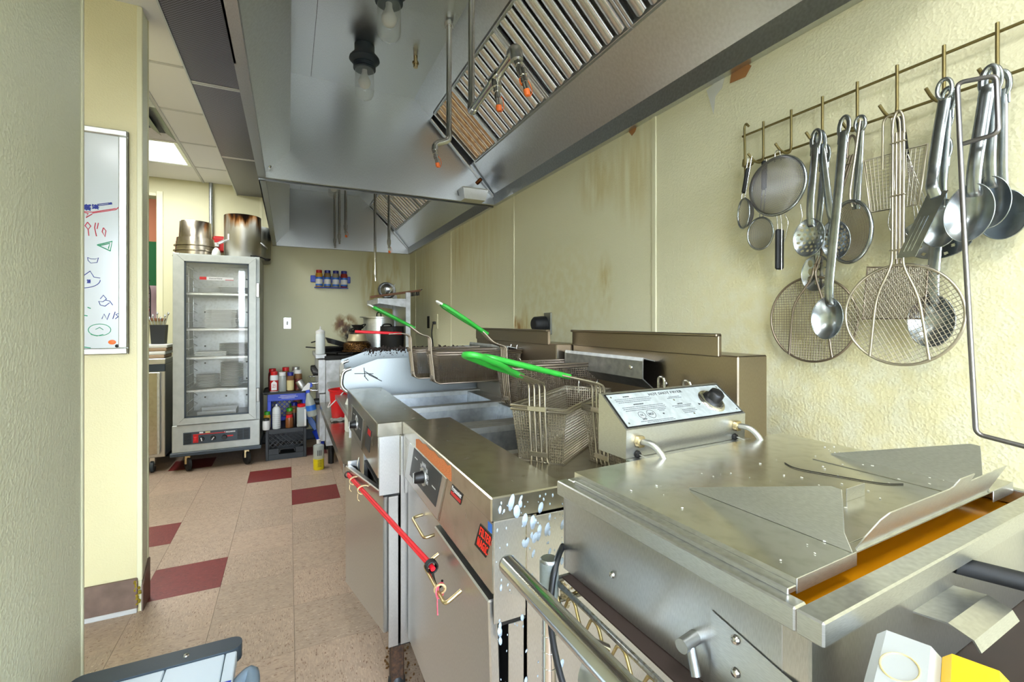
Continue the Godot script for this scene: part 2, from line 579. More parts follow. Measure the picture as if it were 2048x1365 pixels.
func _ready() -> void:
	rng.seed = 7
	# ---- camera: level, lens shifted a little downwards, turned 25.7 degrees towards the right wall
	var cam := Camera3D.new()
	cam.name = "camera"
	cam.projection = Camera3D.PROJECTION_FRUSTUM
	cam.near = 0.05
	cam.far = 60.0
	cam.size = 0.05 * 1365.0 / 926.0
	cam.frustum_offset = Vector2(0, -0.05 * 37.5 / 926.0)
	cam.position = Vector3(0, 1.2242, 0)
	cam.rotation_degrees = Vector3(0, -25.7425, 0)
	cam.current = true
	add_child(cam)
	# ---- sky and exposure
	var env := Environment.new()
	var sky := Sky.new()
	var sm := ProceduralSkyMaterial.new()
	sm.sky_top_color = Color(0.75, 0.83, 0.93)
	sm.sky_horizon_color = Color(0.89, 0.93, 0.96)
	sm.ground_bottom_color = Color(0.55, 0.56, 0.57)
	sm.ground_horizon_color = Color(0.62, 0.63, 0.64)
	sm.sky_energy_multiplier = 5.5
	sm.ground_energy_multiplier = 4.0
	sky.sky_material = sm
	env.background_mode = Environment.BG_SKY
	env.sky = sky
	env.tonemap_mode = Environment.TONE_MAPPER_LINEAR
	env.tonemap_exposure = 0.72
	env.sdfgi_enabled = true
	env.ssao_enabled = true
	env.ssil_enabled = true
	var we := WorldEnvironment.new()
	we.name = "world"
	we.environment = env
	add_child(we)
	materials()
	room()
	# ---- ceiling lights: [x, d, energy], the first is in view at the back, the last is added to brighten the aisle
	for a in [[-1.045, 4.475, 4.0, "lit square ceiling light panel by the back wall above the holding cabinet"], [-1.045, 0.18, 2.5, "ceiling light panel over the room left of the camera"], [0.18, -0.43, 4.2, "ceiling light panel in front of the near end of the hood"], [-1.045, -1.65, 5.0, "ceiling light panel at the front of the room"], [-1.045, 3.245, 5.0, "added unseen ceiling light panel brightening the aisle behind the partition"]]:
		ceiling_light(a[0], a[1], a[2], a[3])
	ceiling_light(-2.6, 7.3, 9.0, "added unseen ceiling light panel to light the dining room", 3.295)  # added lamp, lights the closed dining room beyond the serving window
	hood_line()
	fryers()
	line_end()
	counter_fryer()
	wall_tools()
	back_corner()
	left_side()
	small_things()


func stain_image(w: int, h: int, spots: Array, s: int) -> ImageTexture:
	# spots: [u, v, ru, rv, color, strength, streak]; u to the right, v down
	var im := Image.create(w, h, false, Image.FORMAT_RGB8)
	im.fill(Color.WHITE)
	var a := smooth_noise(0.05, s, FastNoiseLite.TYPE_SIMPLEX_SMOOTH, 4)
	for sp in spots:
		var x0 := int(clampf((sp[0] - sp[2]) * w, 0, w - 1))
		var x1 := int(clampf((sp[0] + sp[2]) * w, 0, w - 1))
		var y0 := int(clampf((sp[1] - sp[3]) * h, 0, h - 1))
		var y1 := int(clampf((sp[1] + sp[3]) * h, 0, h - 1))
		for y in range(y0, y1 + 1):
			for x in range(x0, x1 + 1):
				var r := Vector2((float(x) / w - sp[0]) / sp[2], (float(y) / h - sp[1]) / sp[3]).length()
				var k: float = a.get_noise_2d(x, y * sp[6]) * 1.4 + 0.55
				var m: float = clampf((1.0 - r) * 1.6, 0, 1) * clampf(k, 0, 1) * sp[5]
				if m > 0.0:
					im.set_pixel(x, y, im.get_pixel(x, y).lerp(sp[4], m))
	return ImageTexture.create_from_image(im)


func stained(base: StandardMaterial3D, t: Texture2D) -> StandardMaterial3D:
	var m: StandardMaterial3D = base.duplicate()
	m.detail_enabled = true
	m.detail_albedo = t
	m.detail_blend_mode = BaseMaterial3D.BLEND_MODE_MUL
	m.detail_uv_layer = BaseMaterial3D.DETAIL_UV_2
	return m


func tile_texture(base: Color, dark: Color, light: Color, s: int, flecks: int) -> ImageTexture:
	var im := Image.create(256, 256, false, Image.FORMAT_RGB8)
	var a := smooth_noise(0.02, s, FastNoiseLite.TYPE_SIMPLEX_SMOOTH, 3)
	var b := smooth_noise(0.09, s + 1, FastNoiseLite.TYPE_SIMPLEX_SMOOTH, 2)
	for y in 256:
		for x in 256:
			var k := 1.0 + 0.05 * a.get_noise_2d(x, y) + 0.075 * b.get_noise_2d(x * 0.35, y * 1.7)
			im.set_pixel(x, y, Color(base.r * k, base.g * k, base.b * k))
	var r := RandomNumberGenerator.new()
	r.seed = s
	for i in flecks:
		var w := r.randi_range(2, 9)
		var h := r.randi_range(1, 2)
		var q: float = r.randf()
		var col := base.lerp(dark if q < 0.6 else light, r.randf_range(0.3, 0.85))
		var x0 := r.randi_range(0, 246)
		var y0 := r.randi_range(0, 250)
		for x in w:
			im.fill_rect(Rect2i(x0 + x, y0 + int(x * r.randf() * 0.3), 1, h), col)
	return ImageTexture.create_from_image(im)


func room() -> void:
	# ---- floor of vinyl tiles, one mesh each, grain turned a quarter in every other tile
	var fl := struct("floor")
	var b := mb()
	b.box(V(-2.75, -0.15, -3.1), V(1.4, -0.004, 9.0))
	put(b, "subfloor", M.subfloor, fl)
	var tm := []
	for turn in 2:
		b = mb()
		var h := 0.1518
		var p := [Vector3(-h, 0, h), Vector3(h, 0, h), Vector3(h, 0, -h), Vector3(-h, 0, -h)]
		var q := p.map(func(e): return e * Vector3(1.001, 0, 1.001) + Vector3(0, -0.004, 0))
		b.quad(p[turn], p[turn + 1], p[(turn + 2) % 4], p[(turn + 3) % 4], Vector3.UP)
		for i in 4:
			b.quad(p[i], p[(i + 1) % 4], q[(i + 1) % 4], q[i], p[i] + p[(i + 1) % 4])
		tm.append(b.mesh())
	var tiles := []
	for k in 3:
		var m := mat(Color.WHITE, 0.38)
		m.albedo_texture = tile_texture(Color(0.655, 0.575, 0.50).lerp(Color(0.69, 0.60, 0.52), k * 0.5), Color(0.36, 0.22, 0.15), Color(0.84, 0.77, 0.69), 20 + k, 520)
		m.texture_repeat = false
		tiles.append(m)
	var red := mat(Color.WHITE, 0.38)
	red.albedo_texture = tile_texture(Color(0.46, 0.175, 0.165), Color(0.22, 0.05, 0.05), Color(0.62, 0.36, 0.33), 30, 420)
	red.texture_repeat = false
	var reds := [[-3, 9], [0, 9], [-1, 7], [0, 5], [1, 3], [-3, 4], [-2, 2], [-5, 6], [1, 0]]
	for k in range(-9, 12):
		for i in range(-9, 4):
			var o := MeshInstance3D.new()
			o.mesh = tm[absi(i + k) % 2]
			o.material_override = red if [i, k] in reds else tiles[absi(i * 7 + k * 5 + (i * k) % 3) % 3]
			o.name = "floor_tile"
			fl.add_child(o, true)
			o.position = V(0.0199 + 0.3048 * (i + 0.5), 0, 1.905 + 0.3048 * (k + 0.5))
	# ---- right wall: panels with trim strips at the joints
	var wr := struct("wall_right")
	b = mb()
	b.box(V(WALL + 0.006, -0.1, -3.1), V(WALL + 0.15, 2.8, BACK + 0.15))
	put(b, "studs", M.plaster, wr)
	var rust := Color(0.62, 0.40, 0.13)
	var tan_ := Color(0.80, 0.68, 0.40)
	var marks := {
		1: [[0.935, 0.545, 0.06, 0.02, rust, 0.5, 1.0], [0.5, 0.6, 0.5, 0.3, Color(0.97, 0.92, 0.72), 0.3, 1.0]],
		2: [[0.015, 0.545, 0.11, 0.03, rust, 0.85, 0.6], [0.12, 0.535, 0.05, 0.05, tan_, 0.5, 0.3], [0.9, 0.3, 0.12, 0.1, tan_, 0.3, 0.12], [0.7, 0.29, 0.16, 0.06, tan_, 0.3, 0.2], [0.75, 0.47, 0.05, 0.06, tan_, 0.4, 0.4], [0.4, 0.5, 0.5, 0.14, Color(0.93, 0.88, 0.70), 0.3, 1.0]],
		3: [[0.14, 0.30, 0.16, 0.12, tan_, 0.32, 0.1], [0.5, 0.32, 0.5, 0.16, Color(0.88, 0.80, 0.55), 0.22, 0.15]],
		4: [[0.3, 0.34, 0.4, 0.2, Color(0.88, 0.80, 0.58), 0.25, 0.12]],
	}
	var seams := [-3.1, -1.096, 0.124, 1.344, 2.562, 3.785, 5.005, BACK]
	for i in seams.size() - 1:
		b = mb()
		var p := V(WALL, 0, seams[i] + 0.002)
		var q := V(WALL, 2.62, seams[i + 1] - 0.002)
		b.quad(V(WALL, 0, q.z * -1), V(WALL, 0, -p.z), V(WALL, 2.62, -p.z), V(WALL, 2.62, -q.z), Vector3.LEFT)
		b.box(V(WALL + 0.0005, 0, -p.z), V(WALL + 0.006, 2.62, -q.z))
		var m: Material = M.frp
		if marks.has(i - 1):
			m = stained(M.frp, stain_image(384, 768, marks[i - 1], 50 + i))
		put(b, "wall_panel", m, wr)
		if i > 0:
			b = mb()
			b.box(V(WALL - 0.005, 0, seams[i] - 0.012), V(WALL + 0.002, 2.62, seams[i] + 0.012), 0.003)
			put(b, "panel_joint_strip", M.trim, wr)
	# scraps of tape and torn paint on that wall
	b = mb()
	b.prism(PackedVector2Array([Vector2(-0.035, -0.012), Vector2(0.02, -0.018), Vector2(0.04, 0.006), Vector2(0.03, 0.016), Vector2(-0.03, 0.014)]), 0.001, facing(V(WALL - 0.002, 1.985, 0.975), Vector3.LEFT))
	put(b, "torn_patch", M.brown_wall, wr, "torn brown patch below the hood")
	b = mb()
	b.prism(PackedVector2Array([Vector2(-0.04, 0.03), Vector2(0.035, 0.05), Vector2(0.02, 0.01), Vector2(-0.005, -0.005), Vector2(-0.012, -0.06), Vector2(-0.03, 0.0)]), 0.001, facing(V(WALL - 0.002, 1.962, 1.06), Vector3.LEFT))
	put(b, "tape_scrap", M.offwhite, wr, "scrap of whitish tape")
	b = mb()
	b.prism(PackedVector2Array([Vector2(-0.03, 0.02), Vector2(0.035, 0.022), Vector2(0.02, -0.006), Vector2(0.0, -0.016)]), 0.001, facing(V(WALL - 0.002, 1.992, 1.47), Vector3.LEFT))
	put(b, "torn_patch", M.brown_wall, wr)
	# ---- back wall with a serving window to the dining room
	var wb := struct("wall_back")
	b = mb()
	b.box(V(-2.75, -0.1, BACK), V(-1.95, 2.8, BACK + 0.13))
	b.box(V(-1.95, -0.1, BACK), V(-1.075, 1.235, BACK + 0.13))
	b.box(V(-1.95, 2.42, BACK), V(-1.075, 2.8, BACK + 0.13))
	b.box(V(-1.075, -0.1, BACK), V(-0.25, 2.8, BACK + 0.13))
	b.box(V(-0.25, -0.1, BACK + 0.002), V(1.4, 2.8, BACK + 0.13))
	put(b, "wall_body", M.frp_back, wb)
	b = mb()
	b.quad(V(-0.25, 0, BACK), V(WALL, 0, BACK), V(WALL, 2.62, BACK), V(-0.25, 2.62, BACK), Vector3.BACK)
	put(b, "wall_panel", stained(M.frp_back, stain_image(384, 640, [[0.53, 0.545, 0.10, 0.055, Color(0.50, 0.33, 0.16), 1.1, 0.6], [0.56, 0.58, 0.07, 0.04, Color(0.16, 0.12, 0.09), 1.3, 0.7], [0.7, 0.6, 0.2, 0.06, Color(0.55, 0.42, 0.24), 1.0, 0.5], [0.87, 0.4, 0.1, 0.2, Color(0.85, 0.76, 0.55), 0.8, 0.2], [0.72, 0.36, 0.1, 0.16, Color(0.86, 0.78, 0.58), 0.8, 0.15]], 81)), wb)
	b = mb()
	b.box(V(-0.262, 0.1, BACK - 0.003), V(-0.238, 2.5, BACK + 0.002), 0.001)
	put(b, "panel_joint_strip", M.trim, wb)
	var bb := struct("baseboard_back")
	b = mb()
	b.sheet([Vector2(0.012, 0), Vector2(0.004, 0.012), Vector2(0.002, 0.108)], 0.003, V(WALL, 0, BACK), Vector3(0, 0, 1), Vector3.UP, Vector3(-2.3, 0, 0))
	put(b, "cove_base", M.dark_grey, bb)
	var w1 := struct("window_1")
	b = mb()
	for s in [[-1.975, 1.21, -1.05, 1.235], [-1.9245, 2.39, -1.1005, 2.4195], [-1.1, 1.2355, -1.05, 2.44], [-1.975, 1.2355, -1.925, 2.44]]:
		b.box(V(s[0], s[1], BACK - 0.012), V(s[2], s[3], BACK + 0.14), 0.003)
	put(b, "frame", M.trim, w1)
	b = mb()
	b.box(V(-2.0, 1.235, BACK - 0.07), V(-1.03, 1.262, BACK + 0.3), 0.004)
	put(b, "window_sill", M.wood, w1)
	# ---- dining room seen through the serving window
	b = mb()
	b.box(V(-5, 0, 8.7), V(1.4, 2.45, 8.8))
	struct("wall_dining", b, mat(Color(0.14, 0.42, 0.22), 0.8))
	b = mb()
	b.box(V(-5, 2.45, 8.7), V(1.4, 3.3, 8.8))
	struct("wall_dining_upper", b, mat(Color(0.82, 0.52, 0.38), 0.8))
	b = mb()
	b.box(V(-5, 3.3, BACK + 0.13), V(1.4, 3.4, 8.8))
	struct("ceiling_dining", b, M.plaster)
	b = mb()
	b.box(V(-5.1, 0, BACK + 0.13), V(-5, 3.4, 8.8))
	b.box(V(1.4, 0, BACK + 0.13), V(1.5, 3.4, 8.8))
	b.box(V(-5.1, 0, BACK), V(-2.75, 3.4, BACK + 0.13))
	b.box(V(-2.75, 2.8, BACK), V(1.5, 3.4, BACK + 0.13))
	b.box(V(-5.1, -0.1, BACK), V(-2.75, 0, 8.8))
	struct("wall_dining_side", b, M.plaster)
	# ---- left: pier beside the camera, the partition with the whiteboard, outer walls
	var wl := struct("wall_left")
	b = mb()
	b.box(V(-0.57, 0, 0.55), V(-0.45, CEIL + 0.05, 1.452))
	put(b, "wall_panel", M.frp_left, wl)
	b = mb()
	b.box(V(-0.57, 0, 1.452), V(-0.446, CEIL + 0.05, 1.462), 0.002)
	put(b, "edge_trim", M.trim_left, wl)
	var wp := struct("wall_partition")
	b = mb()
	b.box(V(-2.75, 0, 2.452), V(-0.566, CEIL + 0.05, 2.548))
	put(b, "wall_body", grain(mat(Color(0.83, 0.795, 0.62), 0.45), M.frp.heightmap_texture, 0.07, Vector3(4.2, 4.2, 4.2)), wp)
	b = mb()
	b.box(V(-0.566, 0, 2.452), V(-0.562, CEIL, 2.548))
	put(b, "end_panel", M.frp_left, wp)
	for d in [2.447, 2.541]:
		b = mb()
		b.box(V(-0.578, 0.13, d), V(-0.559, CEIL, d + 0.012), 0.002)
		put(b, "corner_trim", M.trim, wp)
	var bp := struct("baseboard_partition")
	b = mb()
	b.box(V(-2.75, 0.018, 2.442), V(-0.574, 0.145, 2.453), 0.002)
	put(b, "cove_base", M.base, bp)
	b = mb()
	b.box(V(-2.75, 0.0, 2.438), V(-0.575, 0.02, 2.453), 0.003)
	put(b, "base_toe", M.grid, bp)
	b = mb()
	b.prism(PackedVector2Array([Vector2(2.447, 0), Vector2(2.56, 0), Vector2(2.56, 0.175), Vector2(2.545, 0.185), Vector2(2.447, 0.11)]), 0.006, Transform3D(Basis(Vector3(0, 0, -1), Vector3.UP, Vector3(1, 0, 0)), Vector3(-0.562, 0, 0)))
	put(b, "end_cove_base", M.base, bp)
	b = mb()
	for i in 14:
		var p := V(-0.578 + rng.randf_range(-0.006, 0.012), 0.035 + 0.105 * i / 14.0, 2.444)
		b.obox(Transform3D(Basis.from_euler(Vector3(rng.randf(), rng.randf(), rng.randf())), p), Vector3(0.009, 0.012, 0.006), 0.002)
	stuff(put(b, "crumbled_plaster", M.crumb_yellow, bp))
	b = mb()
	b.box(V(-2.9, -0.1, -3.1), V(-2.75, 2.8, BACK + 0.1))
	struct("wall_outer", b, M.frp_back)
	# front wall behind the camera, with a wide window
	b = mb()
	b.box(V(-2.9, -0.1, -3.25), V(-2.2, 2.8, -3.1))
	b.box(V(1.2, -0.1, -3.25), V(1.4, 2.8, -3.1))
	b.box(V(-2.2, -0.1, -3.25), V(1.2, 0.3, -3.1))
	b.box(V(-2.2, 2.4, -3.25), V(1.2, 2.8, -3.1))
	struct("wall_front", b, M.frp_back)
	var w2 := struct("window_2")
	for x in [-2.2, -1.08, 0.04, 1.16]:
		b = mb()
		b.box(V(x, 0.3, -3.2), V(x + 0.04, 2.4, -3.12), 0.004)
		put(b, "mullion", M.alu, w2)
	for x in [-2.16, -1.04, 0.08]:
		b = mb()
		b.box(V(x, 0.3, -3.168), V(x + 1.08, 2.4, -3.162))
		put(b, "pane", M.clear, w2)
	# ---- ceiling: hung tiles in a grid below a slab
	var ce := struct("ceiling")
	b = mb()
	b.box(V(-2.9, 2.74, -3.2), V(1.4, 2.85, BACK + 0.15))
	put(b, "slab", M.plaster, ce)
	var t2 := 0.6125
	var lamps := [[-2, 2], [-2, -5], [0, -6], [-2, -8], [-2, 0]]
	for i in range(-5, 4):
		for k in range(-10, 4):
			var x0: float = -0.737 + t2 * (i + 1)
			var d0: float = 2.94 + t2 * k
			var x1: float = x0 + t2
			var d1: float = minf(d0 + t2, BACK)
			if d0 > 0.3:
				x1 = minf(x1, -0.15)
			elif d1 > 0.38 and x1 > -0.15:
				d1 = 0.385
			x1 = minf(x1, WALL)
			if x1 - x0 < 0.05 or x0 < -2.9 or [i, k] in lamps:
				continue
			if i == -2 and k == 1:
				diffuser(x0, d0)
				continue
			b = mb()
			b.box(V(x0 + 0.008, CEIL + 0.004, d0 + 0.008), V(x1 - 0.004, CEIL + 0.02, d1 - 0.008), 0.003)
			put(b, "ceiling_tile", M.ceiling, ce)
	for k in range(-10, 5):
		b = mb()
		b.box(V(-2.75, CEIL, 2.94 + t2 * k - 0.009), V(-0.15 if 2.94 + t2 * k > 0.3 else WALL, CEIL + 0.03, 2.94 + t2 * k + 0.009))
		put(b, "grid_bar", M.grid, ce)
	for i in range(-4, 3):
		b = mb()
		var x: float = -0.737 + t2 * i
		b.box(V(x - 0.009, CEIL - 0.0005, -3.1), V(x + 0.009, CEIL + 0.03, BACK if x < -0.15 else 0.38))
		put(b, "grid_bar", M.grid, ce)


func diffuser(x0: float, d0: float) -> void:
	var t := thing("air_diffuser", "square silver air diffuser with stepped vanes in the ceiling", "air vent", V(x0 + 0.306, CEIL, d0 + 0.306))
	for k in 4:
		var h := 0.295 - k * 0.072
		var b := mb()
		for s in 4:
			var r := Transform3D(Basis(Vector3.UP, s * PI / 2), Vector3.ZERO)
			b.xf = r
			b.quad(Vector3(-h, 0, h), Vector3(h, 0, h), Vector3(h - 0.06, 0.035, h - 0.06), Vector3(-h + 0.06, 0.035, h - 0.06), Vector3.DOWN)
			b.quad(Vector3(-h, 0.002, h), Vector3(h, 0.002, h), Vector3(h - 0.06, 0.037, h - 0.06), Vector3(-h + 0.06, 0.037, h - 0.06), Vector3.UP)
		put(b, "vane", M.alu, t)
	var b := mb()
	b.box(Vector3(-0.3, 0.03, -0.3), Vector3(0.3, 0.04, 0.3))
	put(b, "duct", M.dark_grey, t)


func ceiling_light(x: float, d: float, energy: float, label: String, y := CEIL) -> void:
	var t := thing("ceiling_light", label, "ceiling light", V(x, y, d), 0, "ceiling light panels")
	var b := mb()
	for s in 4:
		b.xf = Transform3D(Basis(Vector3.UP, s * PI / 2), Vector3.ZERO)
		b.box(Vector3(-0.302, -0.004, 0.272), Vector3(0.2715, 0.04, 0.302), 0.003)
	put(b, "frame", M.alu, t)
	b = mb()
	b.box(Vector3(-0.272, 0.004, -0.272), Vector3(0.272, 0.012, 0.272))
	put(b, "light_diffuser", M.lit, t)
	var l := AreaLight3D.new()
	l.name = "light"
	l.area_size = Vector2(0.54, 0.54)
	l.area_range = 14.0
	l.area_attenuation = 2.0
	l.light_color = Color(0.97, 0.985, 0.985)
	l.light_energy = energy
	l.shadow_enabled = true
	t.add_child(l)
	l.position = Vector3(0, -0.008, 0)
	l.rotation_degrees = Vector3(-90, 0, 0)


func hood_line() -> void:
	hood("stainless exhaust hood above the fryers nearest the camera", 0.39, 2.83, [2.75, 2.40, 1.83, 1.26, 0.69, 0.42])
	hood("stainless exhaust hood at the back wall above the range", 2.872, 5.272, [5.2, 4.65, 4.1, 3.55, 3.0])
	# perforated air supply plenum along the front of both hoods
	var pt := perforated()
	var t := thing("supply_plenum", "long perforated metal air supply plenum along the hood front", "air vent", V(-0.3, 2.475, 2.3))
	var b := mb(t)
	b.box(V(-0.462, 2.482, 0.39), V(-0.149, 2.60, 5.275))
	put(b, "housing", M.hood, t)
	for s in [[0.40, 1.665], [1.685, 2.868], [2.904, 4.07], [4.106, 5.26]]:
		b = mb(t)
		b.box(V(-0.455, 2.473, s[0]), V(-0.1485, 2.4825, s[1]), 0.001)
		put(b, "perforated_panel", pt, t)
	for d in [1.675, 2.886, 4.088]:
		b = mb(t)
		b.box(V(-0.455, 2.470, d - 0.016), V(-0.152, 2.482, d - 0.003), 0.002)
		b.box(V(-0.455, 2.470, d + 0.003), V(-0.152, 2.482, d + 0.016), 0.002)
		put(b, "frame_bar", M.hood, t)
	b = mb(t)
	b.box(V(-0.462, 2.468, 0.39), V(-0.455, 2.486, 5.275))
	put(b, "edge_angle", M.hood, t)
	pipes()
	for a in [[0.339, 2.39, "vapour-proof glass jar lamp with dark cap nearer the hood end wall"], [0.355, 1.85, "vapour-proof glass jar lamp cut off at the top of the photo"], [0.36, 4.40, "vapour-proof glass jar lamp in the far hood"]]:
		jar_lamp(V(a[0], 2.598, a[1]), a[2])
	# grease cup on the end wall of the near hood, with the copper plug above it
	t = thing("grease_cup", "small stainless grease cup hung at the hood corner", "pan", V(1.06, 2.0, 2.78))
	b = mb(t)
	var o := [V(0.975, 2.068, 2.82), V(1.145, 2.068, 2.82), V(1.145, 2.068, 2.72), V(0.975, 2.068, 2.72)]
	var q := [V(0.99, 2.0, 2.81), V(1.13, 2.0, 2.81), V(1.13, 2.0, 2.735), V(0.99, 2.0, 2.735)]
	for i in 4:
		b.quad(o[i], o[(i + 1) % 4], q[(i + 1) % 4], q[i], (o[i] + o[(i + 1) % 4]) / 2 - V(1.06, 2.05, 2.77))
		b.quad(o[i] * 1.0 + Vector3(0, 0.0, 0.001), o[(i + 1) % 4], q[(i + 1) % 4] + Vector3(0, 0.002, 0), q[i] + Vector3(0, 0.002, 0), V(1.06, 2.05, 2.77) - (o[i] + o[(i + 1) % 4]) / 2)
	b.quad(q[0], q[1], q[2], q[3], Vector3.DOWN)
	put(b, "cup", M.steel, t)
	b = mb(t)
	b.tube(soft([o[0], o[1], o[2], o[3], o[0]], 0.012), 0.004, 6)
	put(b, "rim", M.steel, t)
	b = mb(t)
	b.tube([V(1.08, 2.11, 2.76), V(1.10, 2.135, 2.73)], 0.012, 10)
	put(b, "drain_plug", M.copper, t, "copper drain plug")


func perforated() -> StandardMaterial3D:
	var im := Image.create(64, 64, false, Image.FORMAT_RGB8)
	for y in 64:
		for x in 64:
			var p := Vector2(fposmod(x + (16 if (y / 16) % 2 else 0), 32) - 16, fposmod(y, 16) - 8)
			var r := Vector2(p.x * 0.5, p.y).length()
			im.set_pixel(x, y, Color(0.16, 0.16, 0.17) if r < 4.8 else Color(0.86, 0.86, 0.9))
	var m := mat(Color(0.60, 0.59, 0.62), 0.36, 0.9)
	m.albedo_texture = ImageTexture.create_from_image(im)
	m.uv1_triplanar = true
	m.uv1_world_triplanar = true
	m.uv1_scale = Vector3(36, 36, 36)
	return m


func hood(label: String, d0: float, d1: float, cuts: Array) -> void:
	var t := thing("exhaust_hood", label, "exhaust hood", V(0.55, 2.0, (d0 + d1) / 2))
	var e := Vector3(0, 0, -(d1 - d0))
	var o := V(0, 0, d0)
	var X := Vector3.RIGHT
	var Y := Vector3.UP
	var b := mb(t)
	b.box(V(-0.148, 2.0, d0), V(-0.142, 2.62, d1))
	put(b, "front_panel", M.hood, t)
	b = mb(t)
	b.sheet([Vector2(-0.148, 2.0), Vector2(-0.112, 2.0), Vector2(-0.112, 2.028)], 0.003, o, X, Y, e)
	put(b, "front_lip", M.hood, t)
	b = mb(t)
	b.sheet([Vector2(-0.112, 2.028), Vector2(0.006, 2.172)], 0.003, o, X, Y, e)
	put(b, "slanted_panel", M.hood, t)
	b = mb(t)
	b.sheet([Vector2(0.006, 2.172), Vector2(0.010, 2.60)], 0.003, o, X, Y, e)
	put(b, "inner_panel", M.hood, t)
	for s in [[0.006, 0.111], [0.113, 0.70]]:
		b = mb(t)
		b.box(V(s[0], 2.60, d0), V(s[1], 2.604, d1))
		put(b, "top_panel", M.hood, t)
	b = mb(t)
	b.box(V(0.10, 2.604, d0), V(0.12, 2.608, d1))
	put(b, "seam_backing", M.iron, t)
	b = mb(t)
	b.sheet([Vector2(0.692, 2.602), Vector2(0.80, 2.50)], 0.003, o, X, Y, e)
	put(b, "upper_strip", M.hood, t)
	b = mb(t)
	b.sheet([Vector2(1.068, 2.247), Vector2(1.245, 2.045)], 0.003, o, X, Y, e)
	put(b, "lower_panel", M.hood, t)
	b = mb(t)
	b.box(V(1.066, 2.247, d0), V(1.086, 2.262, d1), 0.003)
	b.sheet([Vector2(1.22, 2.078), Vector2(1.22, 2.0), Vector2(1.246, 2.0)], 0.003, o, X, Y, e)
	put(b, "wall_lip", M.hood, t)
	b = mb(t)
	b.box(V(0.80, 2.62, d0), V(1.246, 2.625, d1))
	b.box(V(1.243, 2.05, d0), V(1.247, 2.625, d1))
	b.box(V(0.69, 2.604, d0), V(0.80, 2.625, d1))
	put(b, "filter_plenum", M.hood, t)
	var prof := PackedVector2Array([Vector2(-0.146, 2.0), Vector2(1.246, 2.0), Vector2(1.246, 2.61), Vector2(-0.146, 2.61)])
	for d in [d0, d1 - 0.004]:
		b = mb(t)
		b.prism(prof, 0.004, Transform3D(Basis(X, Y, Vector3(0, 0, -1)), V(0, 0, d)) if d == d0 else Transform3D(Basis(X, Y, Vector3(0, 0, -1)), V(0, 0, d)))
		put(b, "end_panel", M.hood, t)
	b = mb(t)
	b.sheet([Vector2(d1 - 0.004, 2.032), Vector2(d1 - 0.026, 2.032), Vector2(d1 - 0.026, 2.0), Vector2(d1, 2.0)], 0.002, V(-0.146, 0, 0), Vector3(0, 0, -1), Y, Vector3(1.39, 0, 0))
	put(b, "end_lip", M.hood, t)
	# bead that covers the mitred corner between filter slope and end wall
	b = mb(t)
	b.bar(V(0.80, 2.497, d1 - 0.012), V(1.245, 2.035, d1 - 0.012), 0.016, 0.012, 0.003)
	put(b, "corner_angle", M.hood, t)
	# filters: slope from (0.80, 2.50) down to (1.068, 2.25)
	var up := Vector3(0.80, 2.50, 0)
	var down := Vector3(1.068, 2.25, 0)
	var along := (down - up).normalized()
	var out := Vector3(along.y, -along.x, 0)
	if out.y > 0:
		out = -out
	for i in cuts.size() - 1:
		var far: float = cuts[i]
		var near: float = cuts[i + 1]
		var f := Node3D.new()
		f.name = "baffle_filter"
		t.add_child(f, true)
		var fm: Material = M.filter_burnt if i == 0 and d0 < 1 else M.filter
		b = mb(t)
		b.bar(up + V(0, 0, far - 0.008), down + V(0, 0, far - 0.008), 0.014, 0.02, 0.002)
		b.bar(up + V(0, 0, near + 0.008), down + V(0, 0, near + 0.008), 0.014, 0.02, 0.002)
		b.bar(up + V(0, 0, far), up + V(0, 0, near), 0.016, 0.02, 0.002)
		b.bar(down + V(0, 0, far), down + V(0, 0, near), 0.016, 0.02, 0.002)
		put(b, "filter_frame", M.hood, f)
		var count := int(round((far - near - 0.03) / 0.071))
		for k in count:
			var d: float = far - 0.02 - (far - near - 0.04) * (k + 0.5) / count
			b = mb(t)
			var rows := []
			for j in 9:
				var a := PI * j / 8.0
				rows.append([Vector3(0, 0, cos(a) * 0.0255) + out * (sin(a) * 0.016 - 0.010), (Vector3(0, 0, cos(a)) + out * sin(a) * 1.7).normalized()])
			for j in 8:
				var p0: Vector3 = up + V(0, 0, d) + rows[j][0]
				var p1: Vector3 = down + V(0, 0, d) + rows[j][0]
				var q0: Vector3 = up + V(0, 0, d) + rows[j + 1][0]
				var q1: Vector3 = down + V(0, 0, d) + rows[j + 1][0]
				b.tri(p0, p1, q1, rows[j][1], rows[j][1], rows[j + 1][1])
				b.tri(p0, q1, q0, rows[j][1], rows[j + 1][1], rows[j + 1][1])
			put(b, "baffle", fm, f)
		if i % 2 == 1:
			b = mb(t)
			var c: Vector3 = up.lerp(down, 0.3) + V(0, 0, (far + near) / 2) + out * 0.012
			b.tube(soft([c + V(0, 0, 0.03), c + V(0, 0, 0.03) + out * 0.02, c + along * 0.05 + out * 0.02, c + V(0, 0, -0.03) + out * 0.02, c + V(0, 0, -0.03)], 0.012), 0.0025, 6)
			put(b, "filter_handle", M.chrome, f)


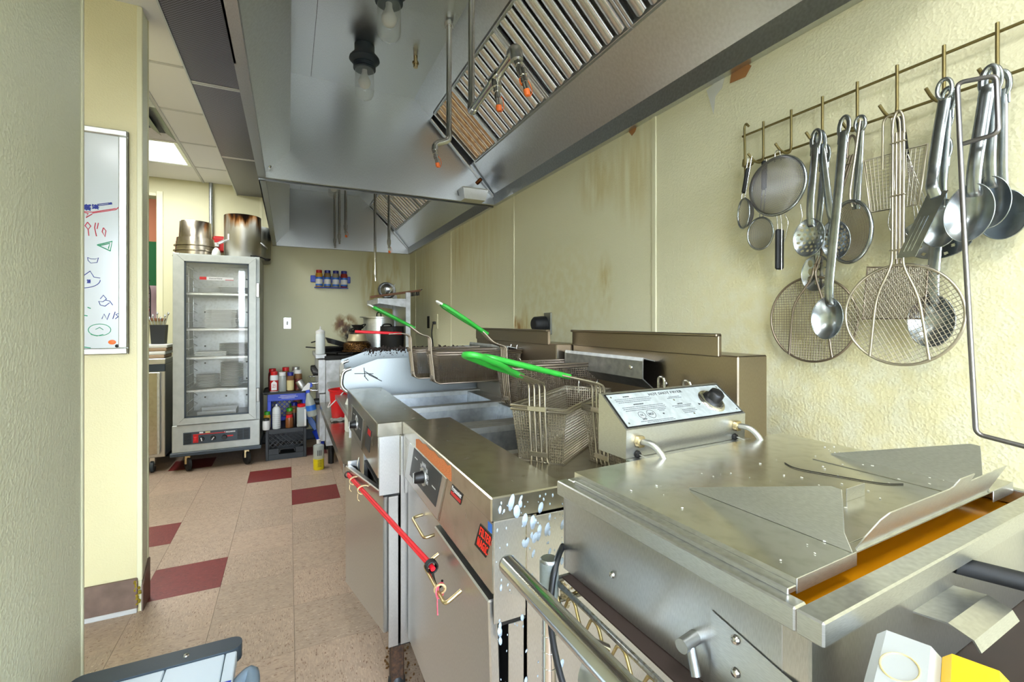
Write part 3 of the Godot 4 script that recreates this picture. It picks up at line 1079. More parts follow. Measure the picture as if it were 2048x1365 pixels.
func nozzle(t: Node3D, at: Vector3, dir: Vector3, capped := true) -> void:
	var y := dir.normalized()
	var x := Vector3.RIGHT if absf(y.x) < 0.8 else Vector3.FORWARD
	x = (x - y * x.dot(y)).normalized()
	var f := Transform3D(Basis(x, y, x.cross(y)), at)
	var b := mb(t)
	b.lathe([Vector2(0.0, 0.0), Vector2(0.013, 0.0), Vector2(0.013, 0.018), Vector2(0.009, 0.019), Vector2(0.009, 0.026), Vector2(0.012, 0.027), Vector2(0.012, 0.04), Vector2(0.0095, 0.041), Vector2(0.0085, 0.066), Vector2(0.0, 0.066)], 6, f)
	var o := put(b, "nozzle", M.chrome, t)
	if capped:
		b = mb(t)
		b.lathe([Vector2(0.0, 0.082), Vector2(0.007, 0.080), Vector2(0.0095, 0.074), Vector2(0.0095, 0.062)], 12, f)
		b.tube(soft([f * Vector3(0.012, 0.03, 0), f * Vector3(0.021, 0.045, 0.004), f * Vector3(0.018, 0.07, 0), f * Vector3(0.006, 0.083, 0)], 0.02), 0.0014, 5)
		put(b, "blow_off_cap", M.orange, o, "orange rubber cap")


func pipes() -> void:
	var r := 0.0125
	# drop near the end wall
	var t := thing("suppression_pipe", "vertical chrome pipe with elbow and a single nozzle near the hood end wall", "pipe", V(0.659, 2.0, 2.03))
	var b := mb(t)
	b.tube([V(0.659, 2.6, 2.03), V(0.659, 2.075, 2.03)], r, 14)
	put(b, "pipe", M.chrome, t)
	b = mb(t)
	b.lathe([Vector2(r, 0.02), Vector2(0.021, 0.018), Vector2(0.022, 0.0), Vector2(r, 0.0)], 6, Transform3D(Basis(), V(0.659, 2.575, 2.03)))
	put(b, "flange_nut", M.chrome, t)
	b = mb(t)
	b.tube(soft([V(0.659, 2.09, 2.03), V(0.659, 2.055, 2.03), V(0.595, 2.03, 2.03), V(0.592, 2.0, 2.03)], 0.025), 0.0145, 12)
	put(b, "elbow", M.chrome, t)
	nozzle(t, V(0.592, 2.002, 2.03), Vector3(0.18, -1, 0.1))
	# drop with a run towards the camera and two nozzles
	t = thing("suppression_pipe", "chrome pipe bent into a level run with two orange capped nozzles", "pipe", V(0.622, 2.0, 1.64))
	b = mb(t)
	b.tube([V(0.622, 2.6, 1.643), V(0.622, 2.035, 1.643)], r, 14)
	put(b, "pipe", M.chrome, t)
	b = mb(t)
	b.tube(soft([V(0.622, 2.05, 1.643), V(0.622, 2.018, 1.643), V(0.618, 2.018, 1.6)], 0.02), 0.0155, 12)
	put(b, "elbow", M.chrome, t)
	b = mb(t)
	b.tube([V(0.619, 2.018, 1.62), V(0.594, 2.018, 1.21)], r, 14)
	put(b, "pipe", M.chrome, t)
	b = mb(t)
	b.tube([V(0.605, 2.018, 1.40), V(0.603, 2.018, 1.345)], 0.0175, 12)
	b.tube([V(0.604, 2.018, 1.372), V(0.606, 1.985, 1.37)], 0.0165, 12)
	put(b, "tee", M.chrome, t)
	nozzle(t, V(0.606, 1.988, 1.37), Vector3(0.1, -1, 0.02))
	b = mb(t)
	b.tube(soft([V(0.596, 2.018, 1.235), V(0.594, 2.018, 1.205), V(0.596, 1.985, 1.203)], 0.02), 0.0185, 12)
	put(b, "elbow", M.steel, t)
	nozzle(t, V(0.597, 1.99, 1.203), Vector3(0.18, -1, 0.14))
	nozzle(t, V(0.606, 1.955, 1.192), Vector3(0.18, -1, 0.14))
	# drops in the far hood
	var spots := [[0.415, 4.94, 2.03, "dark pipe drop furthest left in the far hood"], [0.437, 4.72, 2.04, "dark pipe drop second from the left in the far hood"], [0.455, 4.35, 2.06, "shorter pipe drop third from the left in the far hood"], [0.70, 4.29, 1.66, "longest chrome pipe drop hanging low over the range"], [0.75, 3.91, 1.88, "chrome pipe drop with orange cap left of the hood filters"]]
	for s in spots:
		t = thing("suppression_pipe", s[3], "pipe", V(s[0], s[2], s[1]), 0, "pipe drops in the far hood")
		b = mb(t)
		b.tube([V(s[0], 2.6, s[1]), V(s[0], s[2], s[1])], r * 0.95, 10)
		put(b, "pipe", M.chrome, t)
		b = mb(t)
		b.tube([V(s[0], s[2] + 0.03, s[1]), V(s[0], s[2] - 0.005, s[1])], 0.016, 8)
		put(b, "coupling", M.chrome, t)
		nozzle(t, V(s[0], s[2], s[1]), Vector3(0.05, -1, 0.05), s[2] < 2.0 and s[0] > 0.72 or s[1] < 4.36 and s[2] > 2)
	# small nipple on the hood top
	t = thing("pipe_fitting", "small brass fitting on the hood ceiling beside the jar lamp", "fitting", V(0.59, 2.57, 2.37))
	b = mb(t)
	b.lathe([Vector2(0, -0.03), Vector2(0.012, -0.03), Vector2(0.012, -0.012), Vector2(0.017, -0.012), Vector2(0.017, 0.0), Vector2(0.01, 0.0), Vector2(0.01, 0.03)], 6, Transform3D(Basis(), V(0.59, 2.57, 2.37)))
	put(b, "hex_plug", M.brass, t)
	# lock at the hood lip corner
	t = thing("bull_eye_light", "small clear knob at the lip corner of the near hood", "knob", V(-0.10, 2.05, 2.79))
	b = mb(t)
	b.lathe([Vector2(0.0, -0.012), Vector2(0.012, -0.009), Vector2(0.016, 0.0), Vector2(0.012, 0.012), Vector2(0.005, 0.02)], 12, Transform3D(Basis(), V(-0.098, 2.055, 2.785)))
	put(b, "knob", M.chrome, t)


func jar_lamp(at: Vector3, label: String) -> void:
	var t := thing("jar_lamp", label, "lamp", at)
	var b := mb()
	b.lathe([Vector2(0.0, 0.0), Vector2(0.048, 0.0), Vector2(0.048, -0.035), Vector2(0.071, -0.062), Vector2(0.073, -0.072), Vector2(0.06, -0.085), Vector2(0.05, -0.09), Vector2(0.05, -0.12), Vector2(0.0, -0.12)], 28)
	put(b, "cap", M.slate, t)
	for y in [-0.096, -0.106, -0.116]:
		b = mb()
		b.tube(ring(Vector3(0, y, 0), Vector3(0.051, 0, 0), Vector3(0, 0, 0.051), 24), 0.003, 6, true)
		put(b, "thread", M.slate, t)
	b = mb()
	b.lathe([Vector2(0.045, -0.11), Vector2(0.046, -0.225), Vector2(0.043, -0.243), Vector2(0.034, -0.258), Vector2(0.018, -0.267), Vector2(0.006, -0.268), Vector2(0.005, -0.274), Vector2(0.0, -0.275)], 28)
	put(b, "glass_jar", M.jar, t)
	b = mb()
	b.lathe([Vector2(0.013, -0.11), Vector2(0.013, -0.135), Vector2(0.018, -0.15), Vector2(0.029, -0.172), Vector2(0.030, -0.185), Vector2(0.022, -0.203), Vector2(0.01, -0.211), Vector2(0, -0.212)], 20)
	put(b, "light_bulb", M.bulb, t)


# a battery of two fryers: xf front, x1 back, from depth d0 (near) to d1
func fryer(label: String, x: float, d0: float, d1: float, xb: float) -> Node3D:
	var t := thing("deep_fryer", label, "fryer", V((x + xb) / 2, 0, (d0 + d1) / 2))
	var dm := (d0 + d1) / 2
	var b := mb(t)
	b.box(V(x, 0.866, d0), V(x + 0.158, 0.91, d1), 0.0025)
	put(b, "top_cap", M.greasy, t)
	# upper housing: two flush panels, the joint between them leaning
	var jt := d0 + (d1 - d0) * 0.364
	var jb := jt + 0.07
	for s in [[d0 + 0.002, d0 + 0.002, jb - 0.001, jt - 0.001], [jt + 0.001, jb + 0.001, d1 - 0.002, d1 - 0.002]]:
		b = mb(t)
		var poly := PackedVector2Array([Vector2(s[0], 0.865), Vector2(s[1], 0.738), Vector2(s[2], 0.738), Vector2(s[3], 0.865)])
		b.prism(poly, 0.09, Transform3D(Basis(Vector3(0, 0, -1), Vector3.UP, Vector3.RIGHT), V(x + 0.003, 0, 0)))
		put(b, "control_panel", M.greasy, t)
	# side panels
	for d in [d0, d1 - 0.004]:
		b = mb(t)
		b.box(V(x + 0.006, 0.682, d), V(x + 0.07, 0.866, d + 0.004), 0.001)
		put(b, "side_cheek", M.steel_v, t)
		b = mb(t)
		b.box(V(x + 0.073, 0.20, d), V(xb, 0.862, d + 0.004), 0.001)
		put(b, "side_panel", M.steel_v, t)
		b = mb(t)
		b.box(V(x + 0.035, 0.20, d), V(x + 0.066, 0.675, d + 0.004), 0.001)
		put(b, "side_post", M.steel_v, t)
	b = mb(t)
	b.box(V(x + 0.02, 0.676, d0), V(x + 0.07, 0.684, d1), 0.001)
	b.box(V(x + 0.05, 0.20, d0 + 0.004), V(x + 0.056, 0.74, d1 - 0.004))
	b.box(V(x + 0.05, 0.195, d0 + 0.004), V(xb, 0.203, d1 - 0.004))
	b.box(V(xb - 0.01, 0.2, d0 + 0.004), V(xb, 0.86, d1 - 0.004))
	put(b, "cabinet_frame", M.iron, t)
	# deck round the wells, and the wells
	var wx0 := x + 0.165
	var wx1 := xb - 0.175
	var rims := [d0, d0 + 0.045, dm - 0.022, dm + 0.022, d1 - 0.045, d1]
	for i in [0, 2, 4]:
		b = mb(t)
		b.sheet([Vector2(rims[i], 0.855), Vector2(rims[i] + 0.001, 0.872), Vector2(rims[i + 1] - 0.001, 0.872), Vector2(rims[i + 1], 0.855)], 0.003, V(x + 0.158, 0, 0), Vector3(0, 0, -1), Vector3.UP, Vector3(xb - x - 0.26, 0, 0))
		put(b, "well_divider", M.alu, t)
	b = mb(t)
	b.box(V(wx1, 0.85, d0 + 0.002), V(xb - 0.10, 0.872, d1 - 0.002), 0.002)
	put(b, "rear_deck", M.galv, t)
	for s in [[d0 + 0.045, dm - 0.022], [dm + 0.022, d1 - 0.045]]:
		var w := Node3D.new()
		w.name = "frypot"
		t.add_child(w, true)
		b = mb(t)
		var o := [V(wx0 - 0.006, 0.868, s[0]), V(wx1, 0.868, s[0]), V(wx1, 0.868, s[1]), V(wx0 - 0.006, 0.868, s[1])]
		var q := [V(wx0 + 0.03, 0.69, s[0] + 0.03), V(wx1 - 0.02, 0.69, s[0] + 0.03), V(wx1 - 0.02, 0.69, s[1] - 0.03), V(wx0 + 0.03, 0.69, s[1] - 0.03)]
		var c: Vector3 = (o[0] + o[2]) / 2
		for i in 4:
			var m: Vector3 = (o[i] + o[(i + 1) % 4]) / 2
			b.quad(o[i], o[(i + 1) % 4], q[(i + 1) % 4], q[i], c - m)
		b.quad(q[0], q[1], q[2], q[3], Vector3.UP)
		put(b, "pot_wall", M.galv, w)
		b = mb(t)
		b.box(V(wx0 + 0.01, 0.768, s[0] + 0.012), V(wx1 - 0.006, 0.772, s[1] - 0.012))
		put(b, "cooking_oil", mat(Color(0.16, 0.09, 0.02), 0.08), w, "dark used oil")
		b = mb(t)
		for k in 3:
			var z: float = lerpf(s[0] + 0.05, s[1] - 0.05, k / 2.0)
			b.tube([V(wx0 + 0.04, 0.79, z), V(wx1 - 0.04, 0.79, z)], 0.006, 8)
		put(b, "basket_rest", M.wire_dark, w)
	# flue at the back with a taller splash strip
	b = mb(t)
	b.box(V(xb - 0.105, 0.84, d0), V(xb, 1.143, d1), 0.003)
	put(b, "flue_box", M.baked, t)
	b = mb(t)
	b.box(V(xb - 0.112, 1.138, d0 + 0.05), V(xb - 0.10, 1.195, d1 - 0.004), 0.002)
	b.box(V(xb - 0.12, 1.188, d0 + 0.05), V(xb - 0.10, 1.196, d1 - 0.004), 0.002)
	put(b, "splash_strip", M.baked, t)
	# basket hanger: a bent plate on the flue
	b = mb(t)
	var hx := xb - 0.106
	b.sheet([Vector2(hx, 1.112), Vector2(hx - 0.045, 1.122), Vector2(hx - 0.048, 1.112), Vector2(hx - 0.048, 1.06), Vector2(hx - 0.006, 1.028)], 0.003, V(0, 0, dm - 0.08), Vector3.RIGHT, Vector3.UP, Vector3(0, 0, -(d1 - dm + 0.06)))
	put(b, "basket_hanger", M.galv, t)
	b = mb(t)
	b.lathe([Vector2(0, 0.004), Vector2(0.007, 0.003), Vector2(0.008, 0)], 10, Transform3D(Basis(Vector3(0, 0, 1), Vector3(-1, 0, 0), Vector3(0, -1, 0)), V(hx - 0.049, 1.09, dm - 0.03)))
	b.lathe([Vector2(0, 0.004), Vector2(0.007, 0.003), Vector2(0.008, 0)], 10, Transform3D(Basis(Vector3(0, 0, 1), Vector3(-1, 0, 0), Vector3(0, -1, 0)), V(hx - 0.001, 1.05, dm - 0.12)))
	b.lathe([Vector2(0, 0.004), Vector2(0.007, 0.003), Vector2(0.008, 0)], 10, Transform3D(Basis(Vector3(0, 0, 1), Vector3(-1, 0, 0), Vector3(0, -1, 0)), V(hx - 0.001, 1.05, d0 + 0.06)))
	put(b, "screw", M.chrome, t)
	for k in 2:
		b = mb(t)
		var z := d0 + 0.21 - 0.09 * k
		b.tube(soft([V(hx - 0.05, 0.88, z), V(hx - 0.05, 1.075, z), V(hx - 0.05, 1.075, z - 0.022), V(hx - 0.05, 0.88, z - 0.022)], 0.011), 0.004, 8)
		put(b, "lifting_wire", M.chrome, t)
	# legs with casters
	for p in [[x + 0.075, d0 + 0.07], [x + 0.075, d1 - 0.07], [xb - 0.07, d0 + 0.07], [xb - 0.07, d1 - 0.07]]:
		b = mb(t)
		b.box(V(p[0] - 0.021, 0.035, p[1] - 0.021), V(p[0] + 0.021, 0.2, p[1] + 0.021), 0.004)
		var leg := put(b, "leg", M.rust, t)
		b = mb(t)
		b.lathe([Vector2(0, 0.0), Vector2(0.027, 0.0), Vector2(0.03, 0.006), Vector2(0.028, 0.045), Vector2(0.022, 0.06)], 16, Transform3D(Basis(), V(p[0], 0, p[1])))
		put(b, "foot", M.slate_dark, leg)
	return t


func pull(t: Node3D, parent: Node3D, p: Vector3, q: Vector3, out: Vector3) -> void:
	var b := mb(t)
	b.tube(soft([p, p + out, q + out, q], 0.012), 0.0042, 8)
	put(b, "handle", M.brass, parent, "brass coloured wire handle")


func fryer_door(t: Node3D, hinge: Vector3, width: float, height: float, open: float, tilt := 0.0) -> MeshInstance3D:
	# door hinged at its near edge; closed it runs along -z from the hinge, open > 0 swings the far edge into the aisle
	var f := Transform3D(Basis(Vector3.UP, deg_to_rad(open)) * Basis(Vector3(0, 0, 1), deg_to_rad(tilt)), hinge)
	var b := mb(t)
	b.xf = b.xf * f
	b.box(Vector3(0, 0, -width), Vector3(0.02, height, 0), 0.003)
	return put(b, "door", M.steel_v, t)


# leaning plate on the front plane x: top edge runs d0..d1 at y1, the bottom edge is shifted further back
func leaning(t: Node3D, called: String, x: float, d0: float, d1: float, y0: float, y1: float, th: float, m: Material, parent: Node3D = null, label := "") -> MeshInstance3D:
	var k := 0.57 * (y1 - y0)
	var b := mb(t)
	b.prism(PackedVector2Array([Vector2(d0, y1), Vector2(d1, y1), Vector2(d1 + k, y0), Vector2(d0 + k, y0)]), th, Transform3D(Basis(Vector3(0, 0, -1), Vector3.UP, Vector3.LEFT), V(x, 0, 0)))
	return put(b, called, m, parent if parent else t, label)


func black_panel(t: Node3D, x: float, dnear: float, dfar: float, knob_d: float) -> void:
	leaning(t, "panel_plate", x + 0.003, dnear - 0.03, dfar + 0.055, 0.742, 0.863, 0.0015, M.steel)
	var pn := leaning(t, "control_overlay", x + 0.0015, dnear, dfar, 0.768, 0.862, 0.001, M.dark_grey, null, "black control overlay with dial markings")
	var px := x + 0.0004
	# dial markings: white ring of temperature boxes
	var b := mb(t)
	for k in 7:
		var a := deg_to_rad(-30 + k * 35)
		var g := facing(V(px, 0.818 + sin(a) * 0.026, knob_d - cos(a) * 0.034), Vector3.LEFT)
		for e in [[-0.0065, 0, 0.001, 0.009], [0.0065, 0, 0.001, 0.009], [0, 0.0045, 0.014, 0.001], [0, -0.0045, 0.014, 0.001], [0, 0, 0.005, 0.003]]:
			b.obox(g * Transform3D(Basis(), Vector3(e[0], e[1], 0)), Vector3(e[2], e[3], 0.0006))
	b.obox(facing(V(px, 0.838, knob_d + 0.085), Vector3.LEFT), Vector3(0.03, 0.003, 0.0006))
	b.obox(facing(V(px, 0.812, knob_d - 0.09), Vector3.LEFT), Vector3(0.03, 0.003, 0.0006))
	stuff(put(b, "dial_markings", M.ink_white, pn))
	var kx := Transform3D(Basis(Vector3(0, 0, 1), Vector3(-1, 0, 0), Vector3(0, -1, 0)), V(px, 0.812, knob_d))
	b = mb(t)
	b.lathe([Vector2(0.0, 0.004), Vector2(0.024, 0.004), Vector2(0.024, 0.0)], 24, kx)
	put(b, "knob_ring", M.alu, pn)
	b = mb(t)
	b.lathe([Vector2(0.0, 0.028), Vector2(0.0125, 0.028), Vector2(0.015, 0.025), Vector2(0.017, 0.004)], 18, kx)
	put(b, "knob", M.black, pn)
	b = mb(t)
	b.obox(kx * Transform3D(Basis(), Vector3(0, 0.0275, 0)), Vector3(0.004, 0.006, 0.026), 0.001)
	put(b, "knob_pointer", M.alu, pn)


func sticker(t: Node3D, called: String, at: Vector3, w: float, h: float, m: Material, out := Vector3.LEFT, label := "", up := Vector3.UP) -> MeshInstance3D:
	var b := mb(t)
	b.obox(facing(at, out, up), Vector3(w, h, 0.0008), 0.0003)
	return put(b, called, m, t, label)


func fryers() -> void:
	var t := fryer("stainless double fryer nearest the camera with red and black sticker", 0.325, 0.76, 1.472, 1.07)
	black_panel(t, 0.325, 1.058, 1.326, 1.215)
	var far := fryer_door(t, V(0.340, 0.225, 1.124), 0.340, 0.508, 0.0)
	var near := fryer_door(t, V(0.340, 0.225, 0.772), 0.346, 0.495, 0.0, 1.8)
	pull(t, far, V(0.338, 0.686, 1.275), V(0.338, 0.682, 1.15), Vector3(-0.03, -0.004, 0))
	pull(t, near, V(0.322, 0.672, 1.07), V(0.322, 0.668, 0.91), Vector3(-0.035, -0.02, 0))
	# orange paper label left on the cap edge, torn
	var b := mb(t)
	b.prism(PackedVector2Array([Vector2(0.985, 0.870), Vector2(1.298, 0.8705), Vector2(1.30, 0.893), Vector2(1.27, 0.900), Vector2(1.23, 0.897), Vector2(1.20, 0.902), Vector2(1.16, 0.898), Vector2(1.12, 0.903), Vector2(1.08, 0.899), Vector2(1.04, 0.904), Vector2(1.01, 0.899), Vector2(0.99, 0.905), Vector2(0.984, 0.889)]), 0.0006, Transform3D(Basis(Vector3(0, 0, -1), Vector3.UP, Vector3(-1, 0, 0)), V(0.3247, 0, 0)))
	put(b, "paper_label", M.label_orange, t, "torn orange paper label")
	# maker's plate and the FILTER MAGIC sticker
	var fx := 0.328
	var sh := func(y: float, d: float, o: float) -> Transform3D: return Transform3D(Basis(Vector3(0, 0, 1), Vector3(0, 1, 0.4), Vector3(-1, 0, 0)), V(fx - o, y, d))
	var s := leaning(t, "maker_badge", fx, 0.915, 0.985, 0.837, 0.8645, 0.001, M.ink_black, null, "black and red maker badge")
	leaning(t, "badge_stripe", fx - 0.001, 0.926, 0.990, 0.8405, 0.8485, 0.0005, M.red, s)
	text("Frymaster", 0.0105, sh.call(0.8570, 0.954, 0.0014), M.ink_white, t, "lettering", 0.062, "Droid Serif", true)
	s = leaning(t, "brand_sticker", fx, 0.7615, 0.818, 0.789, 0.842, 0.001, M.ink_black, null, "black sticker with red lettering")
	text("FILTER", 0.0185, sh.call(0.8285, 0.793, 0.0014), M.ink_sign, t, "lettering", 0.052, "Droid Sans", true)
	text("MAGIC", 0.0185, sh.call(0.8045, 0.806, 0.0014), M.ink_sign, t, "lettering", 0.050, "Droid Sans", true)
	b = mb(t)
	b.obox(facing(V(fx - 0.0005, 0.853, 0.772), Vector3.LEFT), Vector3(0.016, 0.016, 0.0006))
	put(b, "blue_sticker", M.sky, t)
	# cover over the near well
	b = mb(t)
	b.box(V(0.49, 0.873, 0.765), V(0.90, 0.877, 1.10), 0.001)
	put(b, "well_cover", M.greasy, t, "flat steel cover over the near well")
	# white splashes down the end panel
	b = mb(t)
	for i in 120:
		var yy := rng.randf_range(0.0, 1.0)
		var x := rng.randf_range(0.335, 0.475)
		var y := 0.90 - yy * yy * 0.34
		if y > 0.86 and y < 0.869:
			continue
		var l := rng.randf_range(0.001, 0.004) if rng.randf() < 0.62 else rng.randf_range(0.006, 0.017) * (1.0 - yy * 0.4)
		var wd := l * rng.randf_range(0.32, 0.55)
		var dd := 0.7595 if y > 0.866 else 0.7598
		b.lathe([Vector2(0, 0.0012), Vector2(wd * 0.8, 0.0009), Vector2(wd, 0.0)], 9, Transform3D(Basis(Vector3(1, 0, 0), Vector3(0, 0, 1), Vector3(0, -1, 0)) * Basis(Vector3.UP, rng.randf_range(-0.45, 0.1)), V(x, y, dd)), 1.0, l / maxf(wd, 0.0005))
	stuff(put(b, "dried_splashes", M.drip, t))
	# ---- second battery, standing a little further into the aisle, near door ajar
	t = fryer("stainless double fryer further back with its cabinet door ajar", 0.247, 1.478, 2.285, 1.0)
	black_panel(t, 0.247, 1.80, 2.09, 1.96)
	leaning(t, "maker_badge", 0.250, 1.60, 1.70, 0.775, 0.86, 0.001, M.dark_grey)
	leaning(t, "badge_stripe", 0.249, 1.61, 1.67, 0.835, 0.856, 0.0006, M.red)
	far = fryer_door(t, V(0.262, 0.225, 1.885), 0.385, 0.508, 0.0)
	near = fryer_door(t, V(0.268, 0.245, 1.485), 0.365, 0.44, 12.0)
	# grease stuck in one well
	b = mb(t)
	for i in 60:
		var p := V(rng.randf_range(0.42, 0.55), 0.835 + rng.randf() * 0.03, 1.532 + rng.randf() * 0.012)
		b.obox(Transform3D(Basis.from_euler(Vector3(rng.randf() * 3, rng.randf() * 3, 0)), p), Vector3(0.02, 0.012, 0.012) * rng.randf_range(0.4, 1.0), 0.002)
	stuff(put(b, "grease_crust", M.crumb_yellow, t))
	# ---- baskets
	var hot := "fry baskets on the fryers"
	basket("wire fry basket with green handle standing on the near fryer cover", V(0.563, 0.880, 1.005), deg_to_rad(37), 0.0, M.green, hot, 0.36, 0.148, 0.135, Vector2(0.30, 0.085))
	basket("wire fry basket with green handle half hidden behind the countertop fryer controls", V(0.690, 0.880, 0.912), deg_to_rad(6), 0.0, M.green, hot, 0.255, 0.135, 0.135, Vector2(0.30, 0.075))
	basket("fry basket with green handle hung on the near fryer's back rail", V(0.66, 0.955, 1.385), 0.0, 0.0, M.green, hot, 0.295, 0.16, 0.13, Vector2(0.205, 0.125), true)
	basket("fry basket with green handle hung over the further fryer", V(0.535, 0.985, 1.83), 0.0, 0.0, M.green, hot, 0.34, 0.16, 0.12, Vector2(0.215, 0.11), true)
	basket("fry basket with thin red handle hung furthest from the camera", V(0.505, 0.985, 2.04), 0.0, 0.0, M.red_cord, hot, 0.37, 0.16, 0.12, Vector2(0.24, 0.02), true)
	bungee()
	crumbs()


func bungee() -> void:
	var t := thing("bungee_cord", "red bungee cord stretched along the fryer fronts between door handles", "cord", V(0.25, 0.65, 1.4))
	var b := mb(t)
	var p := V(0.197, 0.662, 1.80)
	var q := V(0.296, 0.662, 1.045)
	for s in [-0.0045, 0.0045]:
		b.tube([p + Vector3(0, s, 0), q + Vector3(0, s, 0)], 0.0045, 8)
	put(b, "cord", M.red_cord, t)
	b = mb(t)
	for k in 4:
		b.tube(ring(q + Vector3(0, 0, -0.004 + k * 0.005), Vector3(0.0125, 0, 0), Vector3(0, 0.0125, 0), 16), 0.0022, 6, true)
	b.tube(soft([q + Vector3(0, -0.01, 0.015), q + Vector3(0.0, -0.028, 0.035), q + Vector3(0.004, -0.022, 0.062), q + Vector3(0.006, -0.002, 0.068)], 0.015), 0.0026, 6)
	put(b, "hook", M.black, t)
	b = mb(t)
	b.tube([q + Vector3(0, 0, 0.0), q + Vector3(0.001, -0.002, 0.014)], 0.006, 8)
	put(b, "cord_end", M.red_cord, t)
	b = mb(t)
	b.tube(soft([p + Vector3(0.0, 0, 0.0), p + Vector3(0.02, 0.02, -0.03), p + Vector3(0.035, 0.012, -0.04), p + Vector3(0.04, -0.01, -0.03)], 0.01), 0.0026, 6)
	b.tube(ring(p, Vector3(0.011, 0, 0), Vector3(0, 0.011, 0), 14), 0.0025, 6, true)
	put(b, "hook", M.black, t)
	# twine ties
	for k in [0.10, 0.24]:
		var o := thing("twine_tie", "loop of twine knotted round the red cord %s" % ("at its far end" if k < 0.2 else "nearer the camera"), "string", p.lerp(q, k), 0, "twine ties")
		b = mb()
		for j in 3:
			b.tube(ring(Vector3(0.006, 0, j * 0.003), Vector3(0.02, 0, 0), Vector3(0, 0.014, 0), 16), 0.0016, 5, true)
		b.tube(soft([Vector3(-0.012, -0.012, 0), Vector3(-0.015, -0.028, 0.004), Vector3(-0.008, -0.035, 0.01)], 0.01), 0.0013, 5)
		put(b, "loop", M.twine, o)
	var o2 := thing("rubber_band", "pink rubber band and twine wound round the fryer door handle", "string", V(0.292, 0.65, 0.965))
	b = mb()
	for j in 3:
		b.tube(ring(Vector3(0, 0.002 * j, 0.004 * j), Vector3(0.01, 0.0, 0.004), Vector3(0, 0.013, 0.006), 14), 0.002, 5, true)
	put(b, "loop", M.twine, o2)
	b = mb()
	b.tube(soft([Vector3(0, 0.012, 0), Vector3(-0.008, 0.0, 0.012), Vector3(-0.006, -0.03, 0.004), Vector3(-0.004, -0.055, 0.0)], 0.015), 0.0016, 5)
	b.tube(ring(Vector3(0, 0.0, 0.006), Vector3(0.011, 0.0, -0.006), Vector3(0, 0.016, 0), 14), 0.0016, 5, true)
	put(b, "band", mat(Color(0.85, 0.35, 0.42), 0.6), o2)


func crumbs() -> void:
	var b := mb()
	for i in 110:
		var a := rng.randf_range(-0.05, 0.26)
		var p := V(0.37 - a * 0.2 + rng.randf_range(-0.05, 0.05), 0.002, 1.72 - a + rng.randf_range(-0.03, 0.03))
		var s := rng.randf_range(0.003, 0.011)
		b.obox(Transform3D(Basis.from_euler(Vector3(rng.randf() * 3, rng.randf() * 3, rng.randf() * 3)), p), Vector3(s, s * 0.6, s * 0.8), s * 0.2)
	var o := put(b, "food_crumbs", M.crumb)
	tag(o, "scattered brown food crumbs on the floor under the fryer", "crumbs")
	stuff(o)


